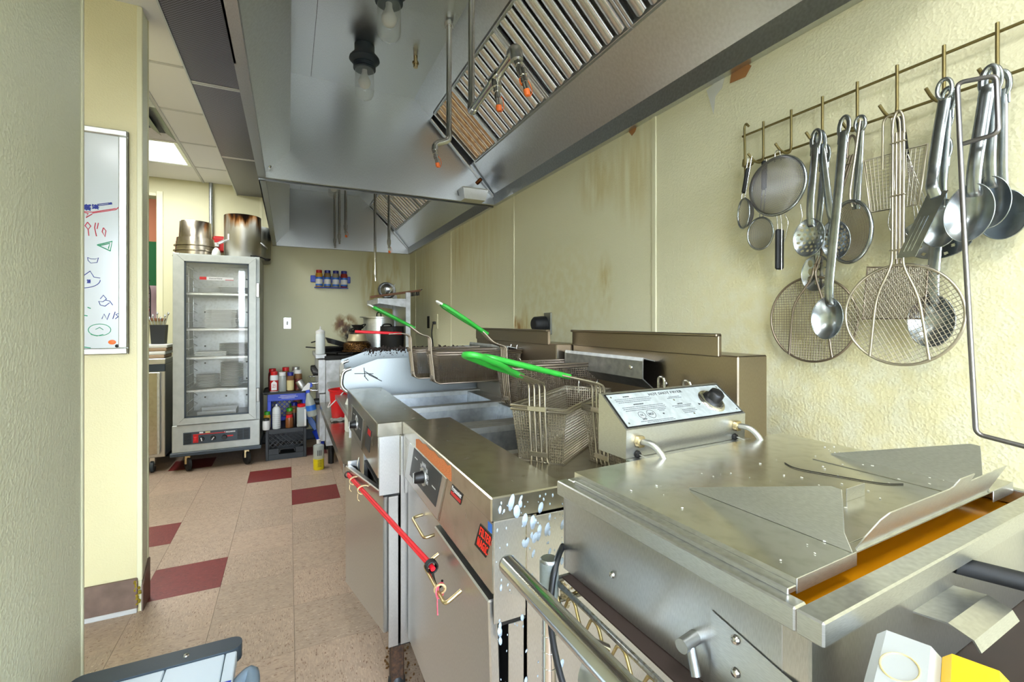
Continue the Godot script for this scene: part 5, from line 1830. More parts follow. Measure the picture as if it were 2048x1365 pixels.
	b.sheet([Vector2(L - 0.022, 0.095), Vector2(L + 0.014, 0.100), Vector2(L + 0.036, 0.093), Vector2(L + 0.042, 0.083)], 0.002, Vector3(0.235, 0, 0), Vector3(0, 0, 1), Vector3.UP, Vector3(0.12, 0, 0))
	put(b, "drip_lip", M.steel, t)
	b = mb()
	b.tube([Vector3(0.36, 0.125, L - 0.02), Vector3(0.40, 0.12, L + 0.05)], 0.012, 12)
	put(b, "grip", M.rubber, t)
	lid_plate(t)
	cart()


func lid_plate(f: Node3D) -> void:
	var t := thing("fryer_lid", "stainless lid plate with two upright wings lying on the countertop fryer", "lid", f.transform * Vector3(0.03, 0.167, 0.01), f.rotation.y)
	t.scale = f.scale
	var W := 0.645
	var L := 0.41
	var b := mb()
	b.sheet([Vector2(0, 0.0), Vector2(0.0, 0.013), Vector2(W, 0.013), Vector2(W, 0.0)], -0.0018, Vector3.ZERO, Vector3.RIGHT, Vector3.UP, Vector3(0, 0, L))
	put(b, "plate", M.lid, t)
	b = mb()
	b.box(Vector3(0.0, -0.004, L - 0.0015), Vector3(0.125, 0.0132, L + 0.0005), 0.0005)
	put(b, "front_fold", M.steel, t)
	b = mb()
	b.box(Vector3(-0.016, -0.001, 0.022), Vector3(0.0, 0.006, L), 0.001)
	put(b, "side_step", M.steel, t)
	# wings: upright triangles, low at the far end, tall at the near end
	for x in [0.118, 0.548]:
		b = mb()
		b.prism(PackedVector2Array([Vector2(0.165, 0.0135), Vector2(0.165, 0.016), Vector2(0.385, 0.087), Vector2(0.397, 0.086), Vector2(0.398, 0.074), Vector2(0.40, 0.034), Vector2(0.409, 0.0135)]), 0.0015, Transform3D(Basis(Vector3(0, 0, 1), Vector3.UP, Vector3(-1, 0, 0)), Vector3(x, 0, 0)))
		put(b, "wing", M.steel, t)
		b = mb()
		b.box(Vector3(x - 0.001, 0.0132, 0.165), Vector3(x + 0.09 if x < 0.3 else x - 0.07, 0.0142, 0.395), 0.0002)
		put(b, "wing_base", M.lid, t)
	# raised lip between the wings with a tab
	b = mb()
	b.prism(PackedVector2Array([Vector2(0.132, -0.004), Vector2(0.137, 0.02), Vector2(0.15, 0.045), Vector2(0.165, 0.053), Vector2(0.335, 0.053), Vector2(0.345, 0.056), Vector2(0.35, 0.068), Vector2(0.40, 0.068), Vector2(0.405, 0.053), Vector2(0.545, 0.056), Vector2(0.545, -0.004)]), 0.0015, Transform3D(Basis(Vector3.RIGHT, Vector3(0, cos(0.45), sin(0.45)), Vector3(0, -sin(0.45), cos(0.45))), Vector3(0, 0.012, L - 0.006)))
	put(b, "front_lip", M.steel, t)
	b = mb()
	b.box(Vector3(0.555, -0.006, L - 0.001), Vector3(W, 0.0132, L + 0.001), 0.0005)
	put(b, "front_fold", M.steel, t)
	b = mb()
	b.box(Vector3(0.29, 0.013, 0.318), Vector3(0.345, 0.033, 0.3195), 0.0005)
	put(b, "stop_tab", M.steel, t)
	b = mb()
	b.tube(soft([Vector3(0.40, 0.0142, 0.155), Vector3(0.38, 0.0142, 0.185), Vector3(0.43, 0.0142, 0.31), Vector3(0.46, 0.0142, 0.325)], 0.03), 0.0009, 5)
	put(b, "bent_wire", M.iron, t, "thin dark curved groove")
	b = mb()
	for i in 70:
		var p := Vector3(rng.randf_range(0.02, 0.62), 0.0142, rng.randf_range(0.12, 0.40))
		var s := rng.randf_range(0.0008, 0.0028)
		b.obox(Transform3D(Basis(Vector3.UP, rng.randf() * 3), p), Vector3(s * 1.5, s * 0.5, s), s * 0.1)
	stuff(put(b, "crumbs", M.offwhite, t))


func cart() -> void:
	# ---- chrome wire cart below the countertop fryer
	var t := thing("wire_cart", "chrome wire shelf cart carrying the countertop fryer", "cart", V(0.7, 0, 0.4))
	var y := 0.813
	var px0 := 0.372
	var px1 := 1.06
	var pd0 := 0.12
	var pd1 := 0.636
	for p in [[px0, pd1], [px1, pd1], [px0, pd0], [px1, pd0]]:
		var b := mb(t)
		b.tube([V(p[0], 0.04, p[1]), V(p[0], 0.845, p[1])], 0.0115, 14)
		for k in 30:
			b.tube(ring(V(p[0], 0.07 + k * 0.0254, p[1]), Vector3(0.0116, 0, 0), Vector3(0, 0, 0.0116), 14), 0.0007, 4, true)
		put(b, "post", M.chrome, t)
		b = mb(t)
		b.lathe([Vector2(0, 0.0), Vector2(0.013, 0.0), Vector2(0.0152, -0.003), Vector2(0.0152, -0.006)], 14, Transform3D(Basis(), V(p[0], 0.85, p[1])))
		put(b, "post_cap", M.galv, t)
		b = mb(t)
		b.tube([V(p[0], 0.783, p[1]), V(p[0], 0.846, p[1])], 0.0152, 16)
		put(b, "post_sleeve", M.sleeve, t)
		b = mb(t)
		b.lathe([Vector2(0, 0.0), Vector2(0.03, 0.0), Vector2(0.03, 0.02), Vector2(0.013, 0.04)], 14, Transform3D(Basis(), V(p[0], 0, p[1])))
		put(b, "foot", M.rubber, t)
	for lv in [y, 0.25]:
		var s := Node3D.new()
		s.name = "wire_shelf"
		t.add_child(s, true)
		var c := [V(px0 + 0.01, lv, pd1), V(px1 - 0.01, lv, pd1), V(px1 - 0.01, lv, pd0), V(px0 + 0.01, lv, pd0)]
		var b := mb(t)
		b.tube(c, 0.0036, 8, true)
		b.tube(c.map(func(e): return e + Vector3(0, -0.034, 0)), 0.0036, 8, true)
		put(b, "shelf_frame", M.dirty_chrome, s)
		b = mb(t)
		for e in 4:
			var p: Vector3 = c[e]
			var q: Vector3 = c[(e + 1) % 4]
			var n := int(p.distance_to(q) / 0.014)
			var z := []
			for k in n + 1:
				z.append(p.lerp(q, float(k) / n) + Vector3(0, -0.004 if k % 4 < 2 else -0.031, 0))
			b.tube(soft(z, 0.006, 2), 0.0024, 6)
		put(b, "zigzag_truss", M.brass_wire, s)
		b = mb(t)
		for k in 27:
			var x := lerpf(px0 + 0.01, px1 - 0.01, k / 26.0)
			b.wire(V(x, lv, pd1), V(x, lv, pd0), 0.002, 4)
		stuff(put(b, "shelf_wires", M.dirty_chrome, s))
		if lv == y:
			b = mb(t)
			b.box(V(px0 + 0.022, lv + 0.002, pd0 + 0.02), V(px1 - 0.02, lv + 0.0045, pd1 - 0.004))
			put(b, "shelf_gap_shade", M.liner, s)  # dark sheet stands in for the shadow gap between tank and shelf
			b = mb(t)
			for i in 150:
				var p := V(px0 + 0.01 + rng.randf_range(-0.006, 0.012), lv - rng.randf() * 0.036, pd0 + rng.randf() * rng.randf() * 0.5)
				if rng.randf() < 0.6:
					p = V(rng.randf_range(0.40, 1.0), lv - rng.randf() * 0.036, pd0 + rng.randf_range(-0.007, 0.01))
				elif rng.randf() < 0.2:
					p = V(px0 + 0.02 + rng.randf_range(-0.006, 0.008), lv - rng.randf() * 0.03, pd1 - rng.randf() * 0.03)
				var k := rng.randf_range(0.003, 0.008)
				b.obox(Transform3D(Basis.from_euler(Vector3(rng.randf() * 3, rng.randf() * 3, 0)), p), Vector3(k, k * 0.7, k), k * 0.2)
			stuff(put(b, "stuck_crumbs", M.crumb_pale, s))
	# push handle along the aisle: a straight tube on two short arms
	var b := mb(t)
	var h0 := V(0.303, 0.852, 0.642)
	var h1 := V(0.313, 0.852, 0.05)
	var ax := (h1 - h0).normalized()
	b.tube([h0, h1], 0.0145, 20, false, false)
	put(b, "push_handle", M.chrome, t)
	for q in [[h0, -ax], [h1, ax]]:
		b = mb(t)
		b.lathe([Vector2(0.0145, 0.0), Vector2(0.0135, 0.005), Vector2(0.009, 0.009), Vector2(0, 0.011)], 20, Transform3D(Basis(q[1].cross(Vector3.UP).normalized(), q[1], q[1].cross(Vector3.UP).normalized().cross(q[1])), q[0]))
		put(b, "handle_end_cap", M.hood_dark, t)
	for d in [0.50, 0.12]:
		b = mb(t)
		b.tube([V(0.306, 0.838, d), V(px0 + 0.01, 0.79, d)], 0.006, 8)
		put(b, "handle_arm", M.chrome, t)
	# ---- power cord hanging by the post
	t = thing("power_cord", "black power cord looping down beside the cart post", "cord", V(0.37, 0.5, 0.62))
	b = mb(t)
	b.tube(soft([V(0.41, 0.852, 0.656), V(0.38, 0.853, 0.625), V(0.362, 0.82, 0.612), V(0.356, 0.763, 0.607), V(0.365, 0.69, 0.59), V(0.387, 0.604, 0.554), V(0.414, 0.50, 0.51), V(0.48, 0.36, 0.44)], 0.05), 0.005, 10)
	put(b, "cable", M.cable, t)
	t = thing("metal_duct", "galvanised pipe stub under the cart", "pipe", V(0.46, 0.63, 0.55))
	b = mb(t)
	b.tube([V(0.425, 0.672, 0.610), V(0.54, 0.66, 0.352)], 0.0255, 20)
	put(b, "pipe", M.galv, t)
	# ---- white and yellow jug in front of the fryer
	t = thing("plastic_jug", "white and yellow plastic jug at the near corner of the countertop fryer", "jug", V(0.447, 0.815, 0.200))
	t.rotation.y = deg_to_rad(20)
	b = mb()
	b.box(Vector3(-0.046, 0.0, -0.022), Vector3(0.060, 0.128, 0.022), 0.007)
	b.box(Vector3(-0.046, 0.0, 0.0), Vector3(-0.006, 0.1278, 0.062), 0.007)
	put(b, "body", M.jug_white, t)
	b = mb()
	b.box(Vector3(-0.005, 0.0, 0.0222), Vector3(0.060, 0.1275, 0.062), 0.006)
	put(b, "label_end", M.yellow, t, "yellow printed end")
	b = mb()
	b.tube(ring(Vector3(0.002, 0.1282, -0.002), Vector3(0.02, 0, 0.003), Vector3(-0.003, 0, 0.012), 24), 0.0009, 5, true)
	put(b, "embossed_ring", M.label_cream, t)


# long-handled spoon on the wall; points are [d, y, x]
func spoon(label: String, top: Array, c: Array, a: float, h: float, kind := "solid", m: Material = null, hw := 0.0095, depth := 0.016, called := "serving_spoon", mid: Array = []) -> Node3D:
	m = m if m else M.spoon
	var ctr := V(c[2], c[1], c[0])
	var tp := V(top[2], top[1], top[0])
	var t := thing(called, label, "spoon" if called == "serving_spoon" else called.replace("_", " "), Vector3(ctr.x, ctr.y - h, ctr.z), 0, "utensils on the wall rack")
	var dn := (ctr - tp).normalized()
	# bowl axis follows the handle
	var out := Vector3.LEFT
	var right := dn.cross(out).normalized() * -1.0
	var f := Transform3D(Basis(right, -dn, right.cross(-dn)), ctr)
	if f.basis.z.dot(out) < 0:
		f = Transform3D(Basis(-right, -dn, (-right).cross(-dn)), ctr)
	var b := mb(t)
	b.xf = b.xf * f
	var holes := []
	if kind == "perforated":
		for i in range(-3, 4):
			for j in range(-3, 4):
				var p := Vector2(i + (0.5 if j % 2 else 0.0), j * 0.9) * a * 0.30
				if Vector2(p.x / a, p.y / h).length() < 0.82:
					holes.append([p, 0.0034])
	elif kind == "slotted":
		for i in range(-1, 2):
			for j in range(-1, 2):
				holes.append([Vector2(i * a * 0.5, j * h * 0.45 + (0.004 if i else 0.0)), 0.005])
	var at := func(s: float, u: float) -> Vector3:
		var ang := TAU * u
		return Vector3(a * s * cos(ang), h * s * sin(ang), -depth * (1.0 - s * s))
	var keep := func(s: float, u: float) -> bool:
		var p := Vector2(a * s * cos(TAU * u), h * s * sin(TAU * u))
		for q in holes:
			var e: Vector2 = p - q[0]
			if kind == "slotted":
				e.y *= 0.55
			if e.length() < q[1]:
				return false
		return true
	b.surf(at, 36 if holes else 12, 90 if holes else 32, keep if holes else null)
	b.tube(ring(Vector3(0, 0, 0.0005), Vector3(a, 0, 0), Vector3(0, h, 0), 40), 0.0012, 5, true)
	put(b, "bowl", m, t)
	b = mb(t)
	var neck := ctr - dn * (h * 0.97)
	var path := [tp + dn * 0.028]
	if mid:
		path.append(V(mid[2], mid[1], mid[0]))
	path.append(neck - dn * 0.03 + out * 0.004)
	path.append(neck + dn * 0.012 - out * 0.004)
	path.append(ctr - dn * h * 0.6 - out * depth * 0.55)
	b.tube(soft(path, 0.03), hw, 10, false, true, 0.34, out)
	put(b, "handle", m, t)
	b = mb(t)
	b.tube(ring(tp + dn * 0.017, dn * 0.0235, dn.cross(out) * 0.0105, 26), 0.0052, 8, true, true, 0.5, out)
	b.obox(Transform3D(Basis(right, -dn, right.cross(-dn)), tp + dn * 0.040), Vector3(0.024, 0.03, 0.0035), 0.0015)
	put(b, "hanging_eye", m, t)
	return t


func mesh_disc(b: MB, f: Transform3D, a: float, h: float, step: float, r: float, depth := 0.0, seg := 1, turn := 0.0) -> void:
	var g := f * Transform3D(Basis(Vector3(0, 0, 1), turn), Vector3.ZERO)
	var inv := Basis(Vector3(0, 0, 1), turn)
	var R := maxf(a, h)
	for axis in 2:
		var n := int(R / step)
		for k in range(-n, n + 1):
			# clip the line against the ellipse
			var p0 := Vector2(k * step, 0) if axis == 0 else Vector2(0, k * step)
			var dd := Vector2(0, 1) if axis == 0 else Vector2(1, 0)
			var P := Vector2((inv * Vector3(p0.x, p0.y, 0)).x / a, (inv * Vector3(p0.x, p0.y, 0)).y / h)
			var D := Vector2((inv * Vector3(dd.x, dd.y, 0)).x / a, (inv * Vector3(dd.x, dd.y, 0)).y / h)
			var A := D.dot(D)
			var B := P.dot(D)
			var q := B * B - A * (P.dot(P) - 1.0)
			if q <= 0:
				continue
			var t0 := (-B - sqrt(q)) / A
			var t1 := (-B + sqrt(q)) / A
			var pts := []
			for s in seg + 1:
				var w := p0 + dd * lerpf(t0, t1, float(s) / seg)
				var e := inv * Vector3(w.x, w.y, 0)
				var rr := Vector2(e.x / a, e.y / h).length_squared()
				pts.append(f * Vector3(e.x, e.y, -depth * sqrt(maxf(0.0, 1.0 - rr))))
			b.tube(pts, r, 3, false, false)


func strainer(label: String, c: Array, a: float, h: float, step: float, depth: float, handle: Array, grip: Array, tilt := 0.0, rimr := 0.003, m: Material = null) -> Node3D:
	m = m if m else M.wire_grey
	var ctr := V(c[2], c[1], c[0])
	var t := thing("strainer", label, "strainer", Vector3(ctr.x, ctr.y - h, ctr.z), 0, "utensils on the wall rack")
	var f := facing(ctr, Vector3.LEFT.rotated(Vector3.UP, tilt))
	var b := mb(t)
	b.tube(ring(ctr, f.basis.x * a, f.basis.y * h, 40), rimr, 8, true)
	put(b, "rim", M.spoon, t)
	b = mb(t)
	mesh_disc(b, f, a, h, step, step * 0.2, depth, 14)
	stuff(put(b, "fine_mesh", m, t))
	if handle:
		b = mb(t)
		var pts := handle.map(func(e): return V(e[2], e[1], e[0]))
		for s in [-0.0055, 0.0055]:
			b.tube(soft(pts.map(func(e): return e + Vector3(0, 0, s)), 0.01), 0.0017, 6)
		put(b, "handle_wires", M.chrome, t)
	if grip:
		b = mb(t)
		b.bar(V(grip[0][2], grip[0][1], grip[0][0]), V(grip[1][2], grip[1][1], grip[1][0]), grip[2], 0.012, 0.004, Vector3(0, 0, 1))
		put(b, "grip", M.rubber, t)
	return t


func skimmer(label: String, c: Array, a: float, h: float, top: Array, rods: int, m: Material, turn := 0.0, step := 0.0075) -> void:
	var ctr := V(c[2], c[1], c[0])
	var t := thing("wire_skimmer", label, "skimmer", Vector3(ctr.x, ctr.y - h, ctr.z), 0, "utensils on the wall rack")
	var f := facing(ctr, Vector3.LEFT)
	var b := mb(t)
	b.tube(ring(ctr, f.basis.x * a, f.basis.y * h, 56), 0.0029, 8, true)
	put(b, "ring", m, t)
	b = mb(t)
	mesh_disc(b, f, a, h, step, 0.00075, 0.006, 4, turn)
	stuff(put(b, "wire_mesh", m, t))
	var tp := V(top[2], top[1], top[0])
	var neck := ctr + Vector3(0, h + 0.012, 0) + Vector3(-0.006, 0, 0) + Vector3(0, 0, (tp.z - ctr.z) * 0.12)
	b = mb(t)
	for k in rods:
		var z := (k - (rods - 1) / 2.0) * 0.0066
		var foot := neck
		b.tube([tp + Vector3(0, -0.045, z), foot + Vector3(0, 0.0, z)], 0.0027, 6)
	b.tube(soft([tp + Vector3(0, -0.05, -0.011), tp + Vector3(0, -0.012, -0.009), tp + Vector3(0, 0.004, 0), tp + Vector3(0, -0.012, 0.009), tp + Vector3(0, -0.05, 0.011)], 0.012), 0.0028, 6)
	put(b, "handle", m, t)
	b = mb(t)
	for s in [-1, 1]:
		var e: float = (rods - 1) / 2.0 * 0.0066 * s
		b.tube(soft([neck + Vector3(0, 0.01, e), neck + Vector3(-0.003, -0.014, e), ctr + Vector3(-0.012, h * 0.35, s * a * 0.36), ctr + Vector3(-0.006, -h * 0.86, s * a * 0.50)], 0.03), 0.0027, 6)
	put(b, "brace", m, t)
	b = mb(t)
	for s in [0.08, 0.5, 0.93]:
		var p: Vector3 = (tp + Vector3(0, -0.045, 0)).lerp(neck, s)
		b.box(p + Vector3(-0.004, -0.0015, -rods * 0.0036), p + Vector3(0.004, 0.0015, rods * 0.0036), 0.001)
	put(b, "cross_tie", m, t)


func wall_tools() -> void:
	M.spoon = grain(mat(Color(0.76, 0.785, 0.80), 0.26, 1.0), null, 0, Vector3(6, 6, 6), ntex(0.02, 101, 256, 3, [Color(0.82, 0.83, 0.84), Color(1, 1, 1)]))
	M.wire_grey = mat(Color(0.56, 0.55, 0.56), 0.34, 1.0)
	# ---- rack of brass coloured rods with seven hooks
	var t := thing("utensil_rack", "brass coloured wire rack with hooks fixed to the right wall", "rack", V(1.225, 1.69, 0.6))
	var b := mb(t)
	for y in [1.781, 1.693]:
		b = mb(t)
		b.tube([V(1.225, y, 0.950), V(1.225, y, 0.08)], 0.0032, 10)
		put(b, "rail", M.gold, t)
	for d in [0.878, 0.797, 0.716, 0.636, 0.556, 0.474, 0.394, 0.313, 0.232, 0.151]:
		b = mb(t)
		b.tube(soft([V(1.2195, 1.797, d), V(1.2195, 1.688, d), V(1.205, 1.676, d), V(1.183, 1.680, d + 0.004), V(1.165, 1.700, d + 0.008)], 0.02), 0.0033, 10)
		put(b, "hook", M.gold, t)
	b = mb(t)
	b.tube(soft([V(1.222, 1.803, 0.927), V(1.222, 1.815, 0.936), V(1.222, 1.805, 0.941), V(1.222, 1.645, 0.938), V(1.222, 1.645, 0.930), V(1.222, 1.66, 0.928)], 0.006), 0.0033, 10)
	put(b, "end_rod", M.gold, t)
	b = mb(t)
	b.tube(soft([V(1.215, 1.706, 0.938), V(1.20, 1.68, 0.93), V(1.19, 1.672, 0.90), V(1.188, 1.676, 0.888)], 0.02), 0.0032, 10)
	put(b, "hook", M.gold, t)
	# ---- leftmost: two small strainers and the large one
	strainer("small strainer with black grip hung edge-on at the left end", [0.900, 1.534, 1.165], 0.033, 0.042, 0.0022, 0.024, [[0.887, 1.692, 1.175], [0.892, 1.655, 1.172], [0.904, 1.578, 1.168]], [[0.891, 1.662, 1.172], [0.902, 1.592, 1.168], 0.013], -0.45, 0.0026)
	strainer("small round strainer hung below the large mesh strainer", [0.874, 1.475, 1.20], 0.036, 0.045, 0.0022, 0.02, [[0.872, 1.685, 1.215], [0.873, 1.60, 1.215], [0.874, 1.518, 1.205]], [[0.8705, 1.682, 1.213], [0.872, 1.60, 1.213], 0.016], 0.15, 0.0026)
	var st := strainer("large fine mesh strainer hung upside down with black grip at the bottom", [0.803, 1.587, 1.17], 0.076, 0.076, 0.0023, -0.045, [[0.803, 1.515, 1.175], [0.806, 1.48, 1.185], [0.810, 1.365, 1.19]], [[0.807, 1.474, 1.186], [0.8105, 1.366, 1.19], 0.027], 0.0, 0.0042)
	b = mb(st)
	b.tube(soft([V(1.178, 1.655, 0.815), V(1.175, 1.683, 0.812), V(1.175, 1.684, 0.80), V(1.178, 1.655, 0.797)], 0.008), 0.0015, 6)
	b.tube(soft([V(1.19, 1.512, 0.795), V(1.195, 1.49, 0.788), V(1.195, 1.44, 0.80)], 0.01), 0.0014, 6)
	b.tube(soft([V(1.2, 1.53, 0.76), V(1.205, 1.50, 0.757), V(1.20, 1.44, 0.775)], 0.01), 0.0014, 6)
	put(b, "rest_wires", M.chrome, st)
	# ---- third hook: perforated spoons and a slotted one behind
	spoon("slotted spoon with square holes hung lowest on the third hook", [0.705, 1.66, 1.212], [0.729, 1.350, 1.213], 0.036, 0.046, "slotted", M.spoon, 0.0085, 0.01)
	spoon("perforated serving spoon in front on the third hook", [0.706, 1.694, 1.178], [0.720, 1.436, 1.170], 0.039, 0.047, "perforated")
	spoon("perforated serving spoon behind with its handle slanting right", [0.703, 1.691, 1.186], [0.672, 1.425, 1.195], 0.034, 0.047, "perforated")
	# ---- fourth hook: bowl strainer, long basting spoon
	strainer("round bowl strainer with fine lines behind the long spoon", [0.636, 1.437, 1.188], 0.052, 0.072, 0.003, 0.03, [], [], -0.2, 0.0042, M.wire_dark)
	spoon("long solid spoon hanging lowest on the fourth hook", [0.634, 1.696, 1.165], [0.668, 1.234, 1.155], 0.036, 0.05, "solid", M.spoon, 0.0105, 0.02, "serving_spoon", [0.648, 1.50, 1.16])
	var hd := thing("tongs", "narrow steel handle hung behind the long spoon", "handle", V(1.2, 1.50, 0.625), 0, "utensils on the wall rack")
	b = mb(hd)
	b.tube(soft([V(1.195, 1.69, 0.616), V(1.20, 1.60, 0.622), V(1.20, 1.49, 0.628)], 0.02), 0.0085, 10, false, true, 0.35, Vector3.LEFT)
	b.tube(ring(V(1.195, 1.685, 0.617), Vector3(0, 0.018, 0), Vector3(0, 0, 0.011), 20), 0.0036, 8, true)
	put(b, "handle", M.spoon, hd)
	b = mb(hd)
	b.tube(soft([V(1.185, 1.69, 0.612), V(1.187, 1.58, 0.628), V(1.19, 1.52, 0.638), V(1.192, 1.495, 0.632)], 0.02), 0.003, 8)
	put(b, "side_wire", M.wire, hd)
	# ---- wire skimmers
	skimmer("large round wire skimmer furthest left, hung against the wall", [0.746, 1.232, 1.222], 0.110, 0.110, [0.640, 1.668, 1.205], 2, M.wire_dark, 0.0, 0.0068)
	skimmer("large round wire skimmer in front with a four rod handle", [0.522, 1.240, 1.155], 0.105, 0.105, [0.528, 1.672, 1.163], 4, M.wire, 0.5, 0.0078)
	square_skimmer("square wire skimmer hung behind the front skimmer's handle", [0.608, 0.489, 0.504, 0.594], [1.595, 1.593, 1.471, 1.474], 1.19, 0.0075, M.wire, true)
	square_skimmer("square fine mesh skimmer behind the large front ring", [0.607, 0.494, 0.502, 0.617], [1.351, 1.342, 1.232, 1.232], 1.205, 0.0034, M.wire_dark, false)
	whisk()
	# ---- sixth hook: slotted turner, solid spoon, wok skimmer, ladle
	turner()
	spoon("solid serving spoon hung behind the slotted turner", [0.452, 1.682, 1.178], [0.466, 1.424, 1.180], 0.033, 0.048, "solid", M.spoon, 0.0095, 0.018)
	spoon("wide shallow skimmer plate behind the turner", [0.470, 1.66, 1.215], [0.490, 1.402, 1.222], 0.062, 0.044, "perforated", M.spoon, 0.009, 0.012)
	spoon("deep ladle hung lowest with a broad steel handle", [0.476, 1.60, 1.225], [0.490, 1.227, 1.205], 0.040, 0.054, "solid", M.spoon, 0.011, 0.026, "ladle")
	# ---- seventh hook: three spoons and the bent rod
	spoon("large solid spoon in front on the hook nearest the camera", [0.386, 1.690, 1.165], [0.411, 1.430, 1.150], 0.036, 0.054, "solid", M.spoon, 0.0115, 0.02)
	spoon("solid spoon in the middle on the hook nearest the camera", [0.387, 1.692, 1.180], [0.396, 1.450, 1.185], 0.032, 0.048, "solid", M.spoon, 0.0105, 0.018)
	spoon("solid spoon at the back on the hook nearest the camera", [0.384, 1.688, 1.205], [0.386, 1.428, 1.215], 0.036, 0.046, "solid", M.spoon, 0.0095, 0.014)
	var rod := thing("bent_rod", "long bent steel rod hooked over the rack nearest the camera", "rod", V(1.12, 1.01, 0.39), 0, "utensils on the wall rack")
	b = mb(rod)
	b.tube(soft([V(1.125, 1.555, 0.409), V(1.125, 1.557, 0.362), V(1.13, 1.662, 0.366), V(1.125, 1.672, 0.418), V(1.12, 1.385, 0.406), V(1.12, 1.022, 0.390), V(1.12, 1.004, 0.25)], 0.012, 6), 0.0042, 12)
	put(b, "rod", M.wire_grey, rod)


func square_skimmer(label: String, ds: Array, ys: Array, x: float, step: float, m: Material, arms: bool) -> void:
	var c := []
	for i in 4:
		c.append(V(x, ys[i], ds[i]))
	var t := thing("square_skimmer", label, "skimmer", (c[2] + c[3]) / 2, 0, "utensils on the wall rack")
	var b := mb(t)
	b.tube(c, 0.002, 6, true)
	put(b, "frame", m, t)
	b = mb(t)
	var n := int(c[0].distance_to(c[1]) / step)
	for k in n:
		var s := (k + 0.5) / n
		b.wire(c[0].lerp(c[1], s), c[3].lerp(c[2], s), 0.0008)
	n = int(c[0].distance_to(c[3]) / step)
	for k in n:
		var s := (k + 0.5) / n
		b.wire(c[0].lerp(c[3], s) + Vector3(0.001, 0, 0), c[1].lerp(c[2], s) + Vector3(0.001, 0, 0), 0.0008)
	stuff(put(b, "wire_mesh", m, t))
	b = mb(t)
	if arms:
		var tp := V(1.18, 1.678, 0.552)
		b.tube(soft([c[0].lerp(c[1], 0.32) + Vector3(0, -0.03, 0), tp + Vector3(0, -0.01, -0.012), tp, tp + Vector3(0, -0.012, 0.018), c[0].lerp(c[1], 0.62) + Vector3(0, -0.02, 0)], 0.012), 0.0024, 6)
		b.tube([tp + Vector3(0, -0.01, 0.004), c[0].lerp(c[1], 0.5) + Vector3(0.003, -0.1, 0)], 0.002, 6)
		put(b, "handle", m, t)
	else:
		b.tube([(c[0] + c[1]) / 2, V(1.21, 1.66, 0.545)], 0.0026, 6)
		b.tube([(c[0] + c[1]) / 2 + Vector3(0, 0, 0.008), V(1.21, 1.66, 0.539)], 0.0026, 6)
		put(b, "handle", m, t)


func whisk() -> void:
	var t := thing("whisk", "wire whisk hung behind the square skimmer", "whisk", V(1.213, 1.37, 0.53), 0, "utensils on the wall rack")
	var b := mb(t)
	for k in 5:
		var w := 0.012 + k * 0.008
		b.tube(soft([V(1.212, 1.60, 0.54 + 0.004), V(1.212, 1.52, 0.535 + w * 0.5), V(1.212, 1.43, 0.53 + w), V(1.212, 1.405, 0.53), V(1.212, 1.43, 0.53 - w), V(1.212, 1.52, 0.535 - w * 0.5), V(1.212, 1.60, 0.536)], 0.03), 0.0012, 5)
	put(b, "wires", M.chrome, t)
	b = mb(t)
	b.tube([V(1.21, 1.675, 0.546), V(1.212, 1.59, 0.538)], 0.0075, 10)
	put(b, "handle", M.iron, t)


func turner() -> void:
	var t := thing("slotted_turner", "slotted steel turner with angled blade in front on the sixth hook", "spatula", V(1.14, 1.355, 0.49), 0, "utensils on the wall rack")
	var b := mb(t)
	var tp := V(1.16, 1.682, 0.450)
	b.tube(soft([tp + Vector3(0, -0.02, 0), V(1.155, 1.60, 0.457), V(1.15, 1.52, 0.464), V(1.135, 1.490, 0.461), V(1.14, 1.470, 0.456)], 0.02), 0.0105, 10, false, true, 0.34, Vector3.LEFT)
	b.tube(ring(tp, Vector3(0, 0.02, 0), Vector3(0, 0, 0.0115), 22), 0.0038, 8, true)
	put(b, "handle", M.spoon, t)
	# blade: leaning quadrilateral with three slots
	var o := V(1.143, 1.479, 0.470)
	var e1 := V(1.139, 1.478, 0.440) - o
	var e2 := V(1.133, 1.357, 0.517) - o
	var nn := e1.cross(e2).normalized()
	if nn.x > 0:
		nn = -nn
	b = mb(t)
	var pieces := [[0.0, 0.24], [0.28, 0.47], [0.51, 0.70], [0.74, 1.12]]
	for p in pieces:
		b.obox_between(o, e1, e2, p[0], p[1], 0.36, 0.9, nn)
	b.obox_between(o, e1, e2, 0.0, 1.12, 0.0, 0.36, nn)
	b.obox_between(o, e1, e2, 0.0, 1.12, 0.9, 1.0, nn)
	put(b, "blade", M.spoon, t)


